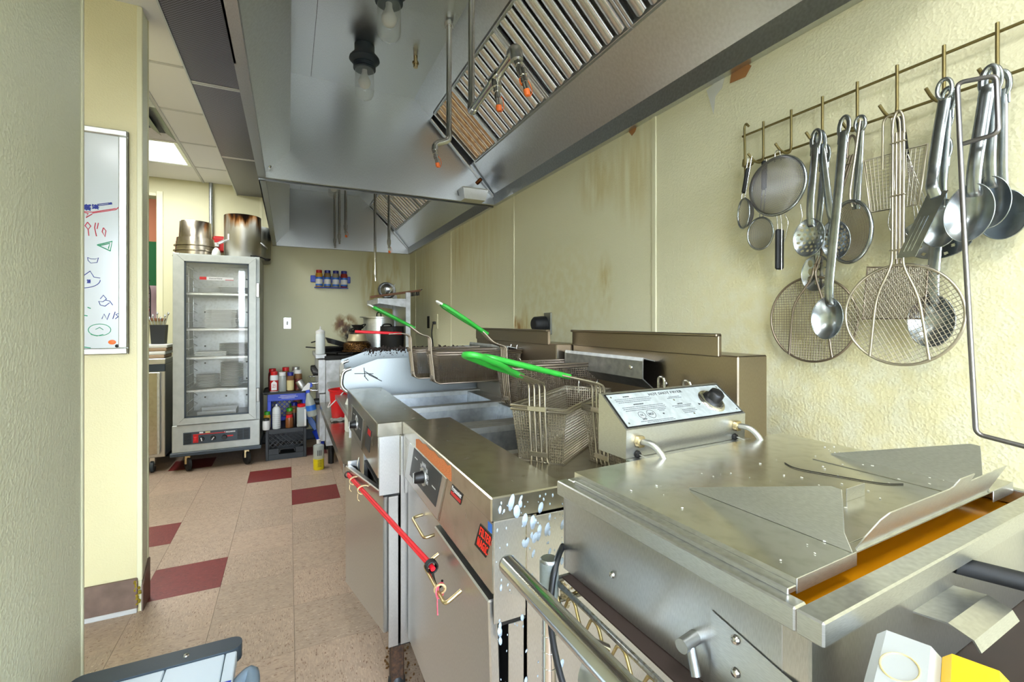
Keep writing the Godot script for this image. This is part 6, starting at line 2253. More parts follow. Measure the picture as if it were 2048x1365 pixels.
func back_corner() -> void:
	holding_cabinet()
	crates()
	# ---- spice bottles in a blue wall holder
	var t := thing("bottle_holder", "blue plastic wall holder behind four spice bottles", "holder", V(0.40, 1.62, 5.27))
	var b := mb(t)
	b.box(V(0.205, 1.645, 5.262), V(0.60, 1.715, 5.279), 0.004)
	b.box(V(0.24, 1.585, 5.20), V(0.572, 1.592, 5.27), 0.002)
	put(b, "bracket", M.blue, t)
	var lids := [M.red_lid, M.blue_lid, M.blue_lid, M.blue_lid]
	var what := ["yellow spice with a red lid, leftmost", "tan spice with a blue lid, second from the left", "pale spice with a blue lid, third from the left", "red spice with a blue lid, rightmost"]
	var fill := [Color(0.72, 0.50, 0.08), Color(0.46, 0.36, 0.2), Color(0.55, 0.5, 0.4), Color(0.55, 0.12, 0.06)]
	for k in 4:
		var x := 0.285 + k * 0.082
		t = thing("spice_bottle", "wall bottle of %s" % what[k], "bottle", V(x, 1.594, 5.225), 0, "spice bottles on the wall")
		spice(t, 0.034, 0.175, lids[k], mat(fill[k], 0.6), M.sky, M.white)
	# ---- light switch, conduit, fire pull box
	t = thing("light_switch", "steel light switch plate on the back wall", "switch", V(-0.013, 1.157, 5.275))
	b = mb(t)
	b.box(V(-0.048, 1.157, 5.272), V(0.022, 1.272, 5.28), 0.002)
	put(b, "plate", M.steel, t)
	b = mb(t)
	b.box(V(-0.023, 1.195, 5.266), V(-0.003, 1.235, 5.272), 0.002)
	put(b, "toggle", M.white, t)
	t = thing("conduit", "grey conduit pipe running down the back wall behind the pots", "pipe", V(-0.672, 1.8, 5.25))
	b = mb(t)
	b.tube([V(-0.672, 2.56, 5.25), V(-0.672, 1.75, 5.25)], 0.0165, 12)
	put(b, "tube", M.galv, t)
	t = thing("fire_pull_box", "red fire pull box on the back wall between the pots", "fire alarm", V(-0.63, 1.93, 5.25))
	b = mb(t)
	b.box(V(-0.65, 1.90, 5.21), V(-0.545, 2.05, 5.28), 0.012)
	put(b, "housing", M.red_lid, t)
	b = mb(t)
	b.box(V(-0.652, 1.945, 5.196), V(-0.60, 1.985, 5.212), 0.003)
	put(b, "pull_tab", M.white, t)
	# ---- outlets on the right wall
	t = thing("outlet", "dark outlet plate on the right wall near the back corner", "outlet", V(1.245, 1.16, 4.48))
	b = mb(t)
	b.box(V(1.240, 1.165, 4.45), V(1.247, 1.285, 4.52), 0.002)
	put(b, "plate", M.iron, t)
	t = thing("outlet", "cream outlet plate with a black cord plugged in", "outlet", V(1.245, 1.16, 4.2))
	b = mb(t)
	b.box(V(1.240, 1.165, 4.165), V(1.247, 1.30, 4.235), 0.002)
	put(b, "plate", M.trim, t)
	b = mb(t)
	b.box(V(1.212, 1.205, 4.205), V(1.24, 1.232, 4.235), 0.004)
	b.tube(soft([V(1.215, 1.208, 4.225), V(1.205, 1.12, 4.24), V(1.195, 1.03, 4.15), V(1.18, 0.93, 4.10)], 0.06), 0.006, 8)
	put(b, "plug_and_cord", M.black, t)
	t = thing("outlet", "steel outlet box with a round black plug above the fryer splash", "outlet", V(1.245, 1.18, 2.15))
	b = mb(t)
	b.box(V(1.236, 1.16, 2.10), V(1.247, 1.275, 2.17), 0.002)
	put(b, "plate", M.hood_dark, t)
	b = mb(t)
	b.lathe([Vector2(0, 0.07), Vector2(0.03, 0.07), Vector2(0.038, 0.062), Vector2(0.042, 0.02), Vector2(0.042, 0.0)], 24, Transform3D(Basis(Vector3(0, 0, 1), Vector3(-1, 0, 0), Vector3(0, -1, 0)), V(1.236, 1.215, 2.16)))
	put(b, "plug", M.rubber, t)


# bottle with fill, label and lid; origin at its base
func spice(t: Node3D, r: float, h: float, lid: Material, fill: Material, label_m: Material, band: Material = null, lid_h := 0.03, square := false) -> void:
	var b := mb()
	b.lathe([Vector2(0, 0), Vector2(r * 0.95, 0), Vector2(r, 0.004), Vector2(r, h * 0.72), Vector2(r * 0.93, h * 0.80), Vector2(r * 0.80, h - lid_h)], 20)
	put(b, "bottle", fill, t)
	if label_m:
		b = mb()
		b.lathe([Vector2(r * 1.012, h * 0.06), Vector2(r * 1.012, h * 0.58)], 20)
		var o := put(b, "label", label_m, t)
		if band:
			b = mb()
			b.lathe([Vector2(r * 1.022, h * 0.17), Vector2(r * 1.022, h * 0.46)], 20)
			put(b, "label_band", band, o)
	b = mb()
	b.lathe([Vector2(r * 0.84, h - lid_h), Vector2(r * 0.86, h - 0.002), Vector2(r * 0.80, h), Vector2(0, h)], 20)
	put(b, "lid", lid, t)


func plate_mesh(r: float) -> ArrayMesh:
	var b := mb()
	b.lathe([Vector2(0, 0.003), Vector2(r * 0.62, 0.003), Vector2(r * 0.94, 0.013), Vector2(r, 0.014), Vector2(r, 0.0115), Vector2(r * 0.64, 0.0), Vector2(0, 0.0)], 24)
	return b.mesh()


func dish(called: String, mesh: Mesh, at: Vector3, turn: float, label: String, group: String, below_top := 0) -> void:
	var words := ["topmost", "second highest", "third highest", "fourth highest", "fifth highest", "sixth highest", "seventh highest", "eighth highest", "ninth highest", "tenth highest", "eleventh highest", "twelfth highest", "thirteenth highest", "fourteenth highest", "fifteenth highest", "sixteenth highest", "seventeenth highest", "lowest"]
	label = words[mini(below_top, 17)] + " " + label
	var o := MeshInstance3D.new()
	o.mesh = mesh
	o.material_override = M.plate
	o.name = numbered(called)
	add_child(o)
	o.position = at
	o.rotation.y = turn
	tag(o, label, "plate", group)


func holding_cabinet() -> void:
	var x0 := -0.848
	var x1 := -0.226
	var d0 := 4.545
	var d1 := 5.22
	var t := thing("holding_cabinet", "tall insulated holding cabinet with a glass door at the back wall", "cabinet", V((x0 + x1) / 2, 0, (d0 + d1) / 2))
	var b := mb(t)
	b.box(V(x0, 0.16, d0 + 0.03), V(x0 + 0.045, 1.79, d1), 0.003)
	b.box(V(x1 - 0.045, 0.16, d0 + 0.03), V(x1, 1.79, d1), 0.003)
	b.box(V(x0 + 0.0455, 1.745, d0 + 0.0305), V(x1 - 0.0455, 1.789, d1 - 0.041))
	b.box(V(x0 + 0.0455, 0.36, d0 + 0.031), V(x1 - 0.0455, 0.40, d1 - 0.041))
	b.box(V(x0 + 0.0455, 0.161, d1 - 0.04), V(x1 - 0.0455, 1.789, d1 - 0.001))
	put(b, "body", M.alu_paint, t)
	b = mb(t)
	b.box(V(x0 + 0.045, 0.40, d1 - 0.045), V(x1 - 0.045, 1.745, d1 - 0.04))
	put(b, "liner", M.alu, t)
	b = mb(t)
	for i in 3:
		for j in 8:
			b.lathe([Vector2(0, 0.002), Vector2(0.008, 0.0)], 10, Transform3D(Basis(Vector3(1, 0, 0), Vector3(0, 0, 1), Vector3(0, -1, 0)), V(x0 + 0.14 + i * 0.17, 0.52 + j * 0.16, d1 - 0.046)))
	put(b, "vent_holes", M.iron, t)
	# lower front with the controls
	b = mb(t)
	b.box(V(x0, 0.165, d0 + 0.002), V(x1, 0.385, d0 + 0.03), 0.003)
	put(b, "base_panel", M.alu_paint, t)
	b = mb(t)
	b.box(V(x0 - 0.012, 0.135, d0 - 0.012), V(x1 + 0.012, 0.165, d1), 0.004)
	put(b, "bumper", M.slate, t)
	b = mb(t)
	b.box(V(-0.772, 0.225, d0 - 0.004), V(-0.298, 0.325, d0 + 0.003), 0.002)
	var cp := put(b, "control_panel", M.slate, t)
	b = mb(t)
	for k in 8:
		b.box(V(-0.765, 0.236 + k * 0.0105, d0 - 0.0055), V(-0.717, 0.241 + k * 0.0105, d0 - 0.003))
		b.box(V(-0.392, 0.236 + k * 0.0105, d0 - 0.0055), V(-0.352, 0.241 + k * 0.0105, d0 - 0.003))
		b.box(V(-0.346, 0.236 + k * 0.0105, d0 - 0.0055), V(-0.306, 0.241 + k * 0.0105, d0 - 0.003))
	put(b, "louvres", M.iron, cp)
	b = mb(t)
	b.box(V(-0.705, 0.236, d0 - 0.006), V(-0.668, 0.305, d0 - 0.003), 0.001)
	b.box(V(-0.705, 0.299, d0 - 0.0058), V(-0.478, 0.306, d0 - 0.003), 0.001)
	put(b, "red_trim", M.red_lid, cp)
	b = mb(t)
	b.box(V(-0.70, 0.25, d0 - 0.012), V(-0.678, 0.285, d0 - 0.005), 0.002)
	put(b, "power_switch", M.red, cp)
	for k in 3:
		b = mb(t)
		b.lathe([Vector2(0, 0.016), Vector2(0.016, 0.016), Vector2(0.02, 0.0)], 18, Transform3D(Basis(Vector3(1, 0, 0), Vector3(0, 0, 1), Vector3(0, -1, 0)), V(-0.645 + k * 0.08, 0.263, d0 - 0.004)))
		var kn := put(b, "knob", M.black, cp)
		if k < 2:
			b = mb(t)
			b.obox(Transform3D(Basis(Vector3(0, 0, 1), deg_to_rad(12 if k == 0 else -35)), V(-0.645 + k * 0.08, 0.263, d0 - 0.0215)), Vector3(0.006, 0.028, 0.003))
			put(b, "pointer", M.ink_white, kn)
	for q in [[-0.648, 0.316, 0.026, M.ink_white], [-0.603, 0.316, 0.034, M.label_cream], [-0.445, 0.27, 0.045, M.red_lid]]:
		b = mb(t)
		b.box(V(q[0] - q[2] / 2, q[1] - 0.0055, d0 - 0.0062), V(q[0] + q[2] / 2, q[1] + 0.0055, d0 - 0.004))
		put(b, "printed_tag", q[3], cp)
	text("CM2000", 0.013, facing(V(-0.448, 0.304, d0 - 0.0048), Vector3.BACK), M.ink_white, t, "lettering", 0.08, "Droid Sans", true)
	# door: four mitred rails, pane, hinges
	var fx0 := x0 + 0.032
	var fx1 := x1 - 0.028
	var fy0 := 0.392
	var fy1 := 1.775
	var w := 0.052
	var dp := d0 - 0.012
	var rails := [[Vector2(fx0, fy0), Vector2(fx1, fy0), Vector2(fx1 - w, fy0 + w), Vector2(fx0 + w, fy0 + w)], [Vector2(fx0, fy1), Vector2(fx1, fy1), Vector2(fx1 - w, fy1 - w), Vector2(fx0 + w, fy1 - w)], [Vector2(fx0, fy0), Vector2(fx0, fy1), Vector2(fx0 + w, fy1 - w), Vector2(fx0 + w, fy0 + w)], [Vector2(fx1, fy0), Vector2(fx1, fy1), Vector2(fx1 - w, fy1 - w), Vector2(fx1 - w, fy0 + w)]]
	var door := Node3D.new()
	door.name = "door"
	t.add_child(door)
	for r in rails:
		var c: Vector2 = (r[0] + r[1] + r[2] + r[3]) / 4
		var poly := PackedVector2Array()
		for e in r:
			poly.append(c + (e - c) * Vector2(0.998, 0.998))
		b = mb(t)
		b.prism(poly, 0.04, Transform3D(Basis(Vector3.RIGHT, Vector3.UP, Vector3(0, 0, -1)), V(0, 0, dp)))
		put(b, "rail", M.alu_paint, door)
	b = mb(t)
	var g := 0.010
	b.box(V(fx0 + w - 0.001, fy0 + w - 0.001, dp + 0.004), V(fx0 + w + g, fy1 - w, dp + 0.03))
	b.box(V(fx1 - w - g, fy0 + w, dp + 0.004), V(fx1 - w + 0.001, fy1 - w, dp + 0.03))
	b.box(V(fx0 + w, fy0 + w - 0.001, dp + 0.004), V(fx1 - w, fy0 + w + g, dp + 0.03))
	b.box(V(fx0 + w, fy1 - w - g, dp + 0.004), V(fx1 - w, fy1 - w + 0.001, dp + 0.03))
	put(b, "gasket", M.slate, door)
	b = mb(t)
	b.box(V(fx0 + w, fy0 + w, dp + 0.014), V(fx1 - w, fy1 - w, dp + 0.020))
	put(b, "pane", M.door_glass, door)
	for y in [1.50, 0.60]:
		b = mb(t)
		b.box(V(fx1 + 0.002, y - 0.06, dp - 0.004), V(fx1 + 0.026, y + 0.06, dp + 0.03), 0.004)
		put(b, "hinge", M.chrome, t)
	b = mb(t)
	b.box(V(-0.66, 1.574, dp + 0.011), V(-0.42, 1.60, dp + 0.0135))
	var br := put(b, "brand_strip", M.white, door, "white brand strip on the glass")
	for q in [[-0.66, -0.612, 1.60], [-0.48, -0.42, 1.581]]:
		b = mb(t)
		b.box(V(q[0], 1.576, dp + 0.010), V(q[1], q[2], dp + 0.011))
		put(b, "red_logo", M.red_lid, br)
	text("FlavorView", 0.011, facing(V(-0.548, 1.588, dp + 0.0105), Vector3.BACK), M.ink_black, t, "lettering", 0.095, "Droid Serif", true)
	# wire slides on both sides
	for s in [[x0 + 0.055, 1], [x1 - 0.055, -1]]:
		b = mb(t)
		for z in [4.64, 4.90, 5.13]:
			b.tube([V(s[0], 0.41, z), V(s[0], 1.73, z)], 0.004, 6)
		for k in 17:
			var y := 0.47 + k * 0.0762
			b.tube(soft([V(s[0], y + 0.02, 4.60), V(s[0] + 0.03 * s[1], y, 4.60), V(s[0] + 0.03 * s[1], y, 5.15), V(s[0], y + 0.02, 5.15)], 0.01, 2), 0.0028, 5)
		put(b, "tray_slides", M.chrome, t)
	for p in [[x0 + 0.10, d0 + 0.05], [x1 - 0.10, d0 + 0.05], [x0 + 0.10, d1 - 0.1], [x1 - 0.10, d1 - 0.1]]:
		b = mb(t)
		b.box(V(p[0] - 0.02, 0.06, p[1] - 0.025), V(p[0] + 0.02, 0.136, p[1] + 0.02), 0.004)
		var cs := put(b, "caster_fork", M.brass, t)
		b = mb(t)
		b.lathe([Vector2(0, -0.015), Vector2(0.05, -0.015), Vector2(0.06, -0.01), Vector2(0.06, 0.01), Vector2(0.05, 0.015), Vector2(0, 0.015)], 22, Transform3D(Basis(Vector3(0, 1, 0), deg_to_rad(25)) * Basis(Vector3(0, 0, 1), Vector3(1, 0, 0), Vector3(0, 1, 0)), V(p[0], 0.06, p[1])))
		put(b, "wheel", M.rubber, cs)
	# trays and plates
	var tray := {1.455: "top", 1.155: "second", 0.915: "third", 0.64: "lowest"}
	for y in tray:
		b = mb()
		var hw := 0.235
		b.box(Vector3(-hw, 0, -0.24), Vector3(hw, 0.002, 0.24))
		for s in [-1, 1]:
			b.box(Vector3(s * hw, 0, -0.24), Vector3(s * (hw + 0.003), 0.018, 0.24))
			b.box(Vector3(-hw, 0, s * 0.24), Vector3(hw, 0.018, s * 0.243))
		b.tube([Vector3(-hw, 0.019, -0.242), Vector3(hw, 0.019, -0.242), Vector3(hw, 0.019, 0.242), Vector3(-hw, 0.019, 0.242)], 0.003, 6, true)
		var o := put(b, "sheet_tray", M.alu)
		o.position = V(-0.537, y, 4.88)
		tag(o, "aluminium sheet tray on the %s level of the holding cabinet" % tray[y], "tray", "trays in the holding cabinet")
	var pm := plate_mesh(0.125)
	var ps := plate_mesh(0.088)
	var sq := mb()
	sq.box(Vector3(-0.115, 0.004, -0.115), Vector3(0.115, 0.009, 0.115), 0.003)
	sq.box(Vector3(-0.075, 0, -0.075), Vector3(0.075, 0.005, 0.075), 0.002)
	for e in [[-0.115, -0.115, 0.115, -0.10], [-0.115, 0.10, 0.115, 0.115], [-0.115, -0.1, -0.10, 0.1], [0.10, -0.1, 0.115, 0.1]]:
		sq.box(Vector3(e[0], 0.008, e[1]), Vector3(e[2], 0.0125, e[3]), 0.001)
	var sqm := sq.mesh()
	var g0 := "plates in the holding cabinet"
	for k in 5:
		dish("round_plate", ps, V(-0.62, 1.475 + k * 0.008, 4.80), 0.0, "small round plate in the low stack on the top tray", g0, 4 - k)
	for k in 6:
		dish("round_plate", pm, V(-0.44, 1.475 + k * 0.009, 4.86), 0.0, "round plate in the right stack on the top tray", g0, 5 - k)
	for k in 13:
		dish("square_plate", sqm, V(-0.53, 1.175 + k * 0.0125, 4.82), rng.randf_range(-0.05, 0.05), "square white plate in the stack on the second tray", g0, 12 - k)
	for k in 9:
		dish("round_plate", pm, V(-0.44, 0.935 + k * 0.0105, 4.92), 0.0, "round plate in the tall stack on the third tray", g0, 8 - k)
	for k in 3:
		dish("square_plate", sqm, V(-0.60, 0.935 + k * 0.012, 4.78), 0.0, "square white plate in front on the third cabinet tray", g0, 2 - k)
	for k in 10:
		dish("round_plate", ps, V(-0.635, 0.66 + k * 0.0105, 4.80), 0.0, "small plate in the left stack on the lowest tray", g0, 9 - k)
	for k in 18:
		dish("round_plate", ps, V(-0.455, 0.66 + k * 0.0115, 4.80), 0.0, "small plate, tall right stack, lowest cabinet tray", g0, 17 - k)
	for k in 2:
		b = mb()
		b.tube(soft([Vector3(-0.02, 0, 0), Vector3(0.0, 0.014, 0.004), Vector3(0.022, 0.002, 0.006)], 0.01), 0.006, 5, false, true, 0.3)
		var o := put(b, "paper_scrap", M.white)
		o.position = V(-0.455, 0.877, 4.80) if k == 0 else V(-0.66, 0.773, 4.78)
		tag(o, "crumpled paper on the %s plate stack of the lowest tray" % ("tall right" if k == 0 else "left"), "paper")
	t = thing("steel_pan", "shallow steel pan at the bottom of the holding cabinet", "pan", V(-0.56, 0.405, 4.82))
	b = mb()
	b.box(Vector3(-0.14, 0, -0.11), Vector3(0.14, 0.003, 0.11))
	for s in [-1, 1]:
		b.box(Vector3(s * 0.14, 0, -0.11), Vector3(s * 0.143, 0.055, 0.11))
		b.box(Vector3(-0.14, 0, s * 0.11), Vector3(0.14, 0.055, s * 0.113))
	put(b, "body", M.steel, t)
	# ---- pots on top of the cabinet
	var tops := 1.793
	var names := ["bottom", "middle", "top"]
	for k in 3:
		t = thing("nested_pot", "%s of the three upturned steel pots nested on the cabinet" % names[k], "pot", V(-0.735, tops + k * 0.045, 4.86), 0, "upturned nested pots")
		b = mb()
		var r := 0.150 - k * 0.004
		b.lathe([Vector2(r + 0.016, 0.0), Vector2(r + 0.016, 0.006), Vector2(r, 0.007), Vector2(r * 0.985, 0.045), Vector2(r * 0.97, 0.046 if k < 2 else 0.07), Vector2(r * 0.86, 0.072 if k == 2 else 0.046), Vector2(r * 0.82, 0.21), Vector2(r * 0.80, 0.216), Vector2(0, 0.217)] if k == 2 else [Vector2(r + 0.016, 0.0), Vector2(r + 0.016, 0.006), Vector2(r, 0.007), Vector2(r * 0.975, 0.08), Vector2(r * 0.85, 0.085), Vector2(0, 0.086)], 40)
		put(b, "body", M.pot_steel, t)
	t = thing("stock_pot", "tall stock pot with burnt brown rim on the cabinet", "pot", V(-0.372, tops, 4.80))
	b = mb()
	b.lathe([Vector2(0, 0.0), Vector2(0.135, 0.0), Vector2(0.141, 0.006), Vector2(0.143, 0.04), Vector2(0.146, 0.044), Vector2(0.146, 0.375), Vector2(0.143, 0.378), Vector2(0.14, 0.375), Vector2(0.14, 0.05), Vector2(0, 0.045)], 44)
	put(b, "body", burnt_pot(), t)
	b = mb()
	b.tube(soft([Vector3(-0.135, 0.15, 0.06), Vector3(-0.19, 0.11, 0.09), Vector3(-0.155, 0.11, 0.13), Vector3(-0.10, 0.15, 0.105)], 0.03), 0.008, 8)
	b.box(Vector3(-0.108, 0.14, 0.098), Vector3(-0.092, 0.20, 0.112), 0.003)
	put(b, "handle", M.steel, t)
	b = mb()
	b.tube(soft([Vector3(0.142, 0.15, 0.04), Vector3(0.19, 0.11, 0.04), Vector3(0.19, 0.11, -0.05), Vector3(0.142, 0.15, -0.05)], 0.03), 0.008, 8)
	put(b, "handle", M.steel, t)
	t = thing("stock_pot", "darker stock pot behind the burnt one on the cabinet", "pot", V(-0.285, tops, 5.08))
	b = mb()
	b.lathe([Vector2(0, 0.0), Vector2(0.125, 0.0), Vector2(0.13, 0.006), Vector2(0.13, 0.335), Vector2(0.125, 0.335), Vector2(0.125, 0.01), Vector2(0, 0.01)], 36)
	put(b, "body", M.hood_dark, t)
	t = thing("ladle", "dark handled ladle lying at the cabinet's right top edge", "ladle", V(-0.24, tops, 4.62))
	b = mb(t)
	b.tube(soft([V(-0.30, 1.80, 4.60), V(-0.24, 1.80, 4.60), V(-0.17, 1.775, 4.63)], 0.03), 0.006, 8)
	b.lathe([Vector2(0.0, 0.0), Vector2(0.02, 0.004), Vector2(0.028, 0.02)], 16, Transform3D(Basis(), V(-0.17, 1.765, 4.63)))
	put(b, "handle", M.iron, t)
	t = thing("funnel", "small whitish funnel beside the nested pots", "funnel", V(-0.565, tops, 4.72))
	b = mb()
	b.lathe([Vector2(0, 0), Vector2(0.03, 0.005), Vector2(0.035, 0.02), Vector2(0.028, 0.05), Vector2(0.012, 0.075), Vector2(0, 0.078)], 16)
	put(b, "body", M.offwhite, t)


func burnt_pot() -> StandardMaterial3D:
	var im := Image.create(256, 128, false, Image.FORMAT_RGB8)
	var a := smooth_noise(0.03, 77, FastNoiseLite.TYPE_SIMPLEX_SMOOTH, 4)
	for y in 128:
		for x in 256:
			var v := float(y) / 128.0
			var k := a.get_noise_2d(x, y * 0.4) * 0.9
			var burn := clampf((0.585 - v + k * 0.16) * 7.0, 0, 1)
			var c := Color(0.80, 0.79, 0.76).lerp(Color(0.50, 0.30, 0.12), clampf(burn * 1.4, 0, 1)).lerp(Color(0.10, 0.07, 0.05), clampf(burn * 2.0 - 1.1 + k * 0.5, 0, 1))
			im.set_pixel(x, y, c)
	var m := mat(Color(0.95, 0.95, 0.95), 0.36, 1.0)
	m.albedo_texture = ImageTexture.create_from_image(im)
	return m


func crate(t: Node3D, m: Material, x0: float, x1: float, y0: float, y1: float, d0: float, d1: float) -> void:
	# open grid crate; front has a grid of diagonals above a slotted foot with a hand hole
	var b := mb(t)
	var p := 0.024
	for x in [x0, x1 - p]:
		for d in [d0, d1 - p]:
			b.box(V(x, y0, d), V(x + p, y1, d + p), 0.003)
	for s in [[y0, 0.05], [y1 - 0.035, 0.035]]:
		b.box(V(x0 + p, s[0], d0 + 0.002), V(x1 - p, s[0] + s[1], d0 + 0.010), 0.002)
		b.box(V(x0 + p, s[0], d1 - 0.010), V(x1 - p, s[0] + s[1], d1 - 0.002), 0.002)
		b.box(V(x0 + 0.002, s[0], d0 + p), V(x0 + 0.010, s[0] + s[1], d1 - p), 0.002)
		b.box(V(x1 - 0.010, s[0], d0 + p), V(x1 - 0.002, s[0] + s[1], d1 - p), 0.002)
	b.box(V(x0 + p, y0, d0 + 0.01), V(x1 - p, y0 + 0.006, d1 - 0.01))
	put(b, "frame", m, t)


func lattice(t: Node3D, m: Material, x0: float, x1: float, y0: float, y1: float, d: float) -> void:
	var b := mb(t)
	var st := 0.042
	var n := int((x1 - x0 + y1 - y0) / st) + 1
	for k in n:
		for s in [0, 1]:
			var c := k * st
			var a := Vector2(maxf(0, c - (y1 - y0)), minf(c, y1 - y0))
			var e := Vector2(minf(c, x1 - x0), maxf(0, c - (x1 - x0)))
			if a.distance_to(e) < 0.02:
				continue
			if s == 0:
				b.bar(V(x0 + a.x, y0 + a.y, d), V(x0 + e.x, y0 + e.y, d), 0.005, 0.006)
			else:
				b.bar(V(x1 - a.x, y0 + a.y, d + 0.003), V(x1 - e.x, y0 + e.y, d + 0.003), 0.005, 0.006)
	put(b, "lattice", m, t)


func crates() -> void:
	var t := thing("milk_crate", "black milk crate on the floor beside the holding cabinet", "crate", V(-0.02, 0, 4.78))
	crate(t, M.slate_dark, -0.185, 0.145, 0.0, 0.268, 4.61, 4.94)
	lattice(t, M.slate_dark, -0.16, 0.12, 0.105, 0.235, 4.618)
	lattice(t, M.slate_dark, -0.16, 0.12, 0.05, 0.235, 4.93)
	var b := mb(t)
	b.tube(soft([V(-0.075, 0.065, 4.612), V(-0.07, 0.095, 4.612), V(0.045, 0.095, 4.612), V(0.05, 0.065, 4.612)], 0.015), 0.006, 6)
	b.box(V(-0.16, 0.05, 4.613), V(-0.08, 0.10, 4.62), 0.002)
	b.box(V(0.055, 0.05, 4.613), V(0.12, 0.10, 4.62), 0.002)
	put(b, "hand_hole", M.slate_dark, t)
	t = thing("serving_tray", "black tray with rounded corners on the black crate", "tray", V(-0.02, 0.268, 4.77))
	b = mb(t)
	b.prism(rounded(-0.205, -4.96, 0.165, -4.57, 0.05), 0.012, Transform3D(Basis(Vector3(1, 0, 0), Vector3(0, 0, 1), Vector3(0, -1, 0)), Vector3(0, 0.28, 0)))
	put(b, "tray", M.black, t)
	t = thing("milk_crate", "blue milk crate on its side, stacked on the black crate", "crate", V(-0.01, 0.281, 4.78))
	var x0 := -0.172
	var x1 := 0.142
	b = mb(t)
	b.box(V(x0, 0.281, 4.66), V(x0 + 0.03, 0.583, 4.97), 0.004)
	b.box(V(x1 - 0.03, 0.281, 4.66), V(x1, 0.583, 4.97), 0.004)
	b.box(V(x0, 0.515, 4.655), V(x1, 0.583, 4.675), 0.004)
	b.box(V(x0, 0.572, 4.66), V(x1, 0.583, 4.97), 0.002)
	b.box(V(x0, 0.281, 4.95), V(x1, 0.32, 4.97), 0.002)
	b.box(V(x0, 0.54, 4.95), V(x1, 0.583, 4.97), 0.002)
	put(b, "frame", M.blue, t)
	lattice(t, M.blue, x0 + 0.02, x1 - 0.02, 0.30, 0.56, 4.955)
	b = mb(t)
	b.box(V(-0.07, 0.560, 4.653), V(0.06, 0.563, 4.655))
	b.box(V(-0.085, 0.548, 4.653), V(0.075, 0.551, 4.655))
	b.box(V(-0.06, 0.536, 4.653), V(0.05, 0.539, 4.655))
	put(b, "printed_lines", M.ink_white, t, "white printed notice")
	t = thing("serving_tray", "dark tray on top of the blue crate holding the spice jars", "tray", V(-0.02, 0.584, 4.78))
	b = mb(t)
	b.prism(rounded(-0.20, -4.98, 0.16, -4.60, 0.04), 0.012, Transform3D(Basis(Vector3(1, 0, 0), Vector3(0, 0, 1), Vector3(0, -1, 0)), Vector3(0, 0.596, 0)))
	b.tube(soft([V(-0.20, 0.60, 4.60), V(0.16, 0.60, 4.60), V(0.16, 0.60, 4.98), V(-0.20, 0.60, 4.98), V(-0.20, 0.60, 4.61)], 0.04), 0.006, 6)
	put(b, "tray", M.slate_dark, t)
	# jars on top: [x, d, r, h, lid, fill, label, name]
	var y := 0.5975
	var jars := [
		[-0.118, 4.67, 0.034, 0.185, M.red_lid, M.milky, M.red_lid, "clear jar with red lid and red sea salt label on the upper tray"],
		[-0.052, 4.68, 0.033, 0.175, M.white, M.jar_grey, null, "clear jar with white lid second on the upper tray"],
		[0.014, 4.68, 0.030, 0.172, M.blue_lid, M.spice, M.label_cream, "brown spice jar with blue lid on the upper tray"],
		[0.078, 4.72, 0.034, 0.185, M.white, M.spice, M.maroon, "brown jar with white lid and maroon label on the upper tray"],
		[-0.135, 4.80, 0.034, 0.20, M.red_lid, M.maroon, null, "red lidded jar behind the sea salt jar"],
		[-0.025, 4.83, 0.034, 0.205, M.red_lid, M.spice, null, "red lidded jar in the back row of the upper tray"],
		[0.062, 4.84, 0.036, 0.205, M.alu, M.jar_grey, null, "grey lidded jar in the back row of the upper tray"]]
	for j in jars:
		t = thing("spice_jar", j[7], "jar", V(j[0], y, j[1]), 0, "spice jars on the upper tray")
		spice(t, j[2], j[3], j[4], j[5], j[6], null, 0.032)
		if j[7].contains("sea salt"):
			b = mb()
			b.prism(PackedVector2Array([Vector2(-0.022, 0.02), Vector2(0.022, 0.02), Vector2(0.022, 0.085), Vector2(0, 0.105), Vector2(-0.022, 0.085)]), 0.003, Transform3D(Basis(), Vector3(0, 0, 0.033)))
			put(b, "label_panel", M.white, t)
			text("SEA\nSALT", 0.013, Transform3D(Basis(), t.position + Vector3(0, 0.058, 0.0368)), M.red_lid, t, "lettering", 0.032, "Droid Sans", true)
	t = thing("metal_shaker", "steel shaker tipped over on the upper tray", "shaker", V(0.10, 0.604, 4.65))
	b = mb()
	b.lathe([Vector2(0, 0), Vector2(0.03, 0.0), Vector2(0.032, 0.005), Vector2(0.032, 0.075), Vector2(0.028, 0.082), Vector2(0, 0.084)], 24, Transform3D(Basis(Vector3(0, 0, 1), deg_to_rad(28)), Vector3(0.02, 0.014, 0)))
	put(b, "body", M.alu, t)
	# bottles on the lower tray, in front of and inside the blue crate
	y = 0.2805
	var low := [
		[-0.172, 4.66, 0.028, 0.15, M.green_lid, M.mustard, M.label_cream, "yellow labelled bottle with green cap on the lower tray"],
		[-0.178, 4.60, 0.030, 0.10, M.black, M.white, null, "small white bottle with black cap at the left of the lower tray"],
		[0.005, 4.615, 0.032, 0.112, M.red, M.jar_brown, null, "short jar of brown seasoning with red lid on the lower tray"],
		[0.008, 4.70, 0.030, 0.16, M.green_lid, M.spice, M.label_cream, "seasoning bottle with green lid behind the red lidded jar"],
		[0.046, 4.76, 0.030, 0.20, M.blue_lid, M.spice, null, "spice bottle with dark blue lid inside the blue crate"],
		[0.030, 4.84, 0.028, 0.18, M.green_lid, M.mustard, null, "spice bottle with light green lid inside the blue crate"],
		[0.046, 4.665, 0.018, 0.15, M.spice, M.sauce, null, "dark sauce bottle on the lower tray"],
		[0.072, 4.86, 0.034, 0.235, M.red, M.spice, null, "tall jar with red lid at the back of the blue crate"]]
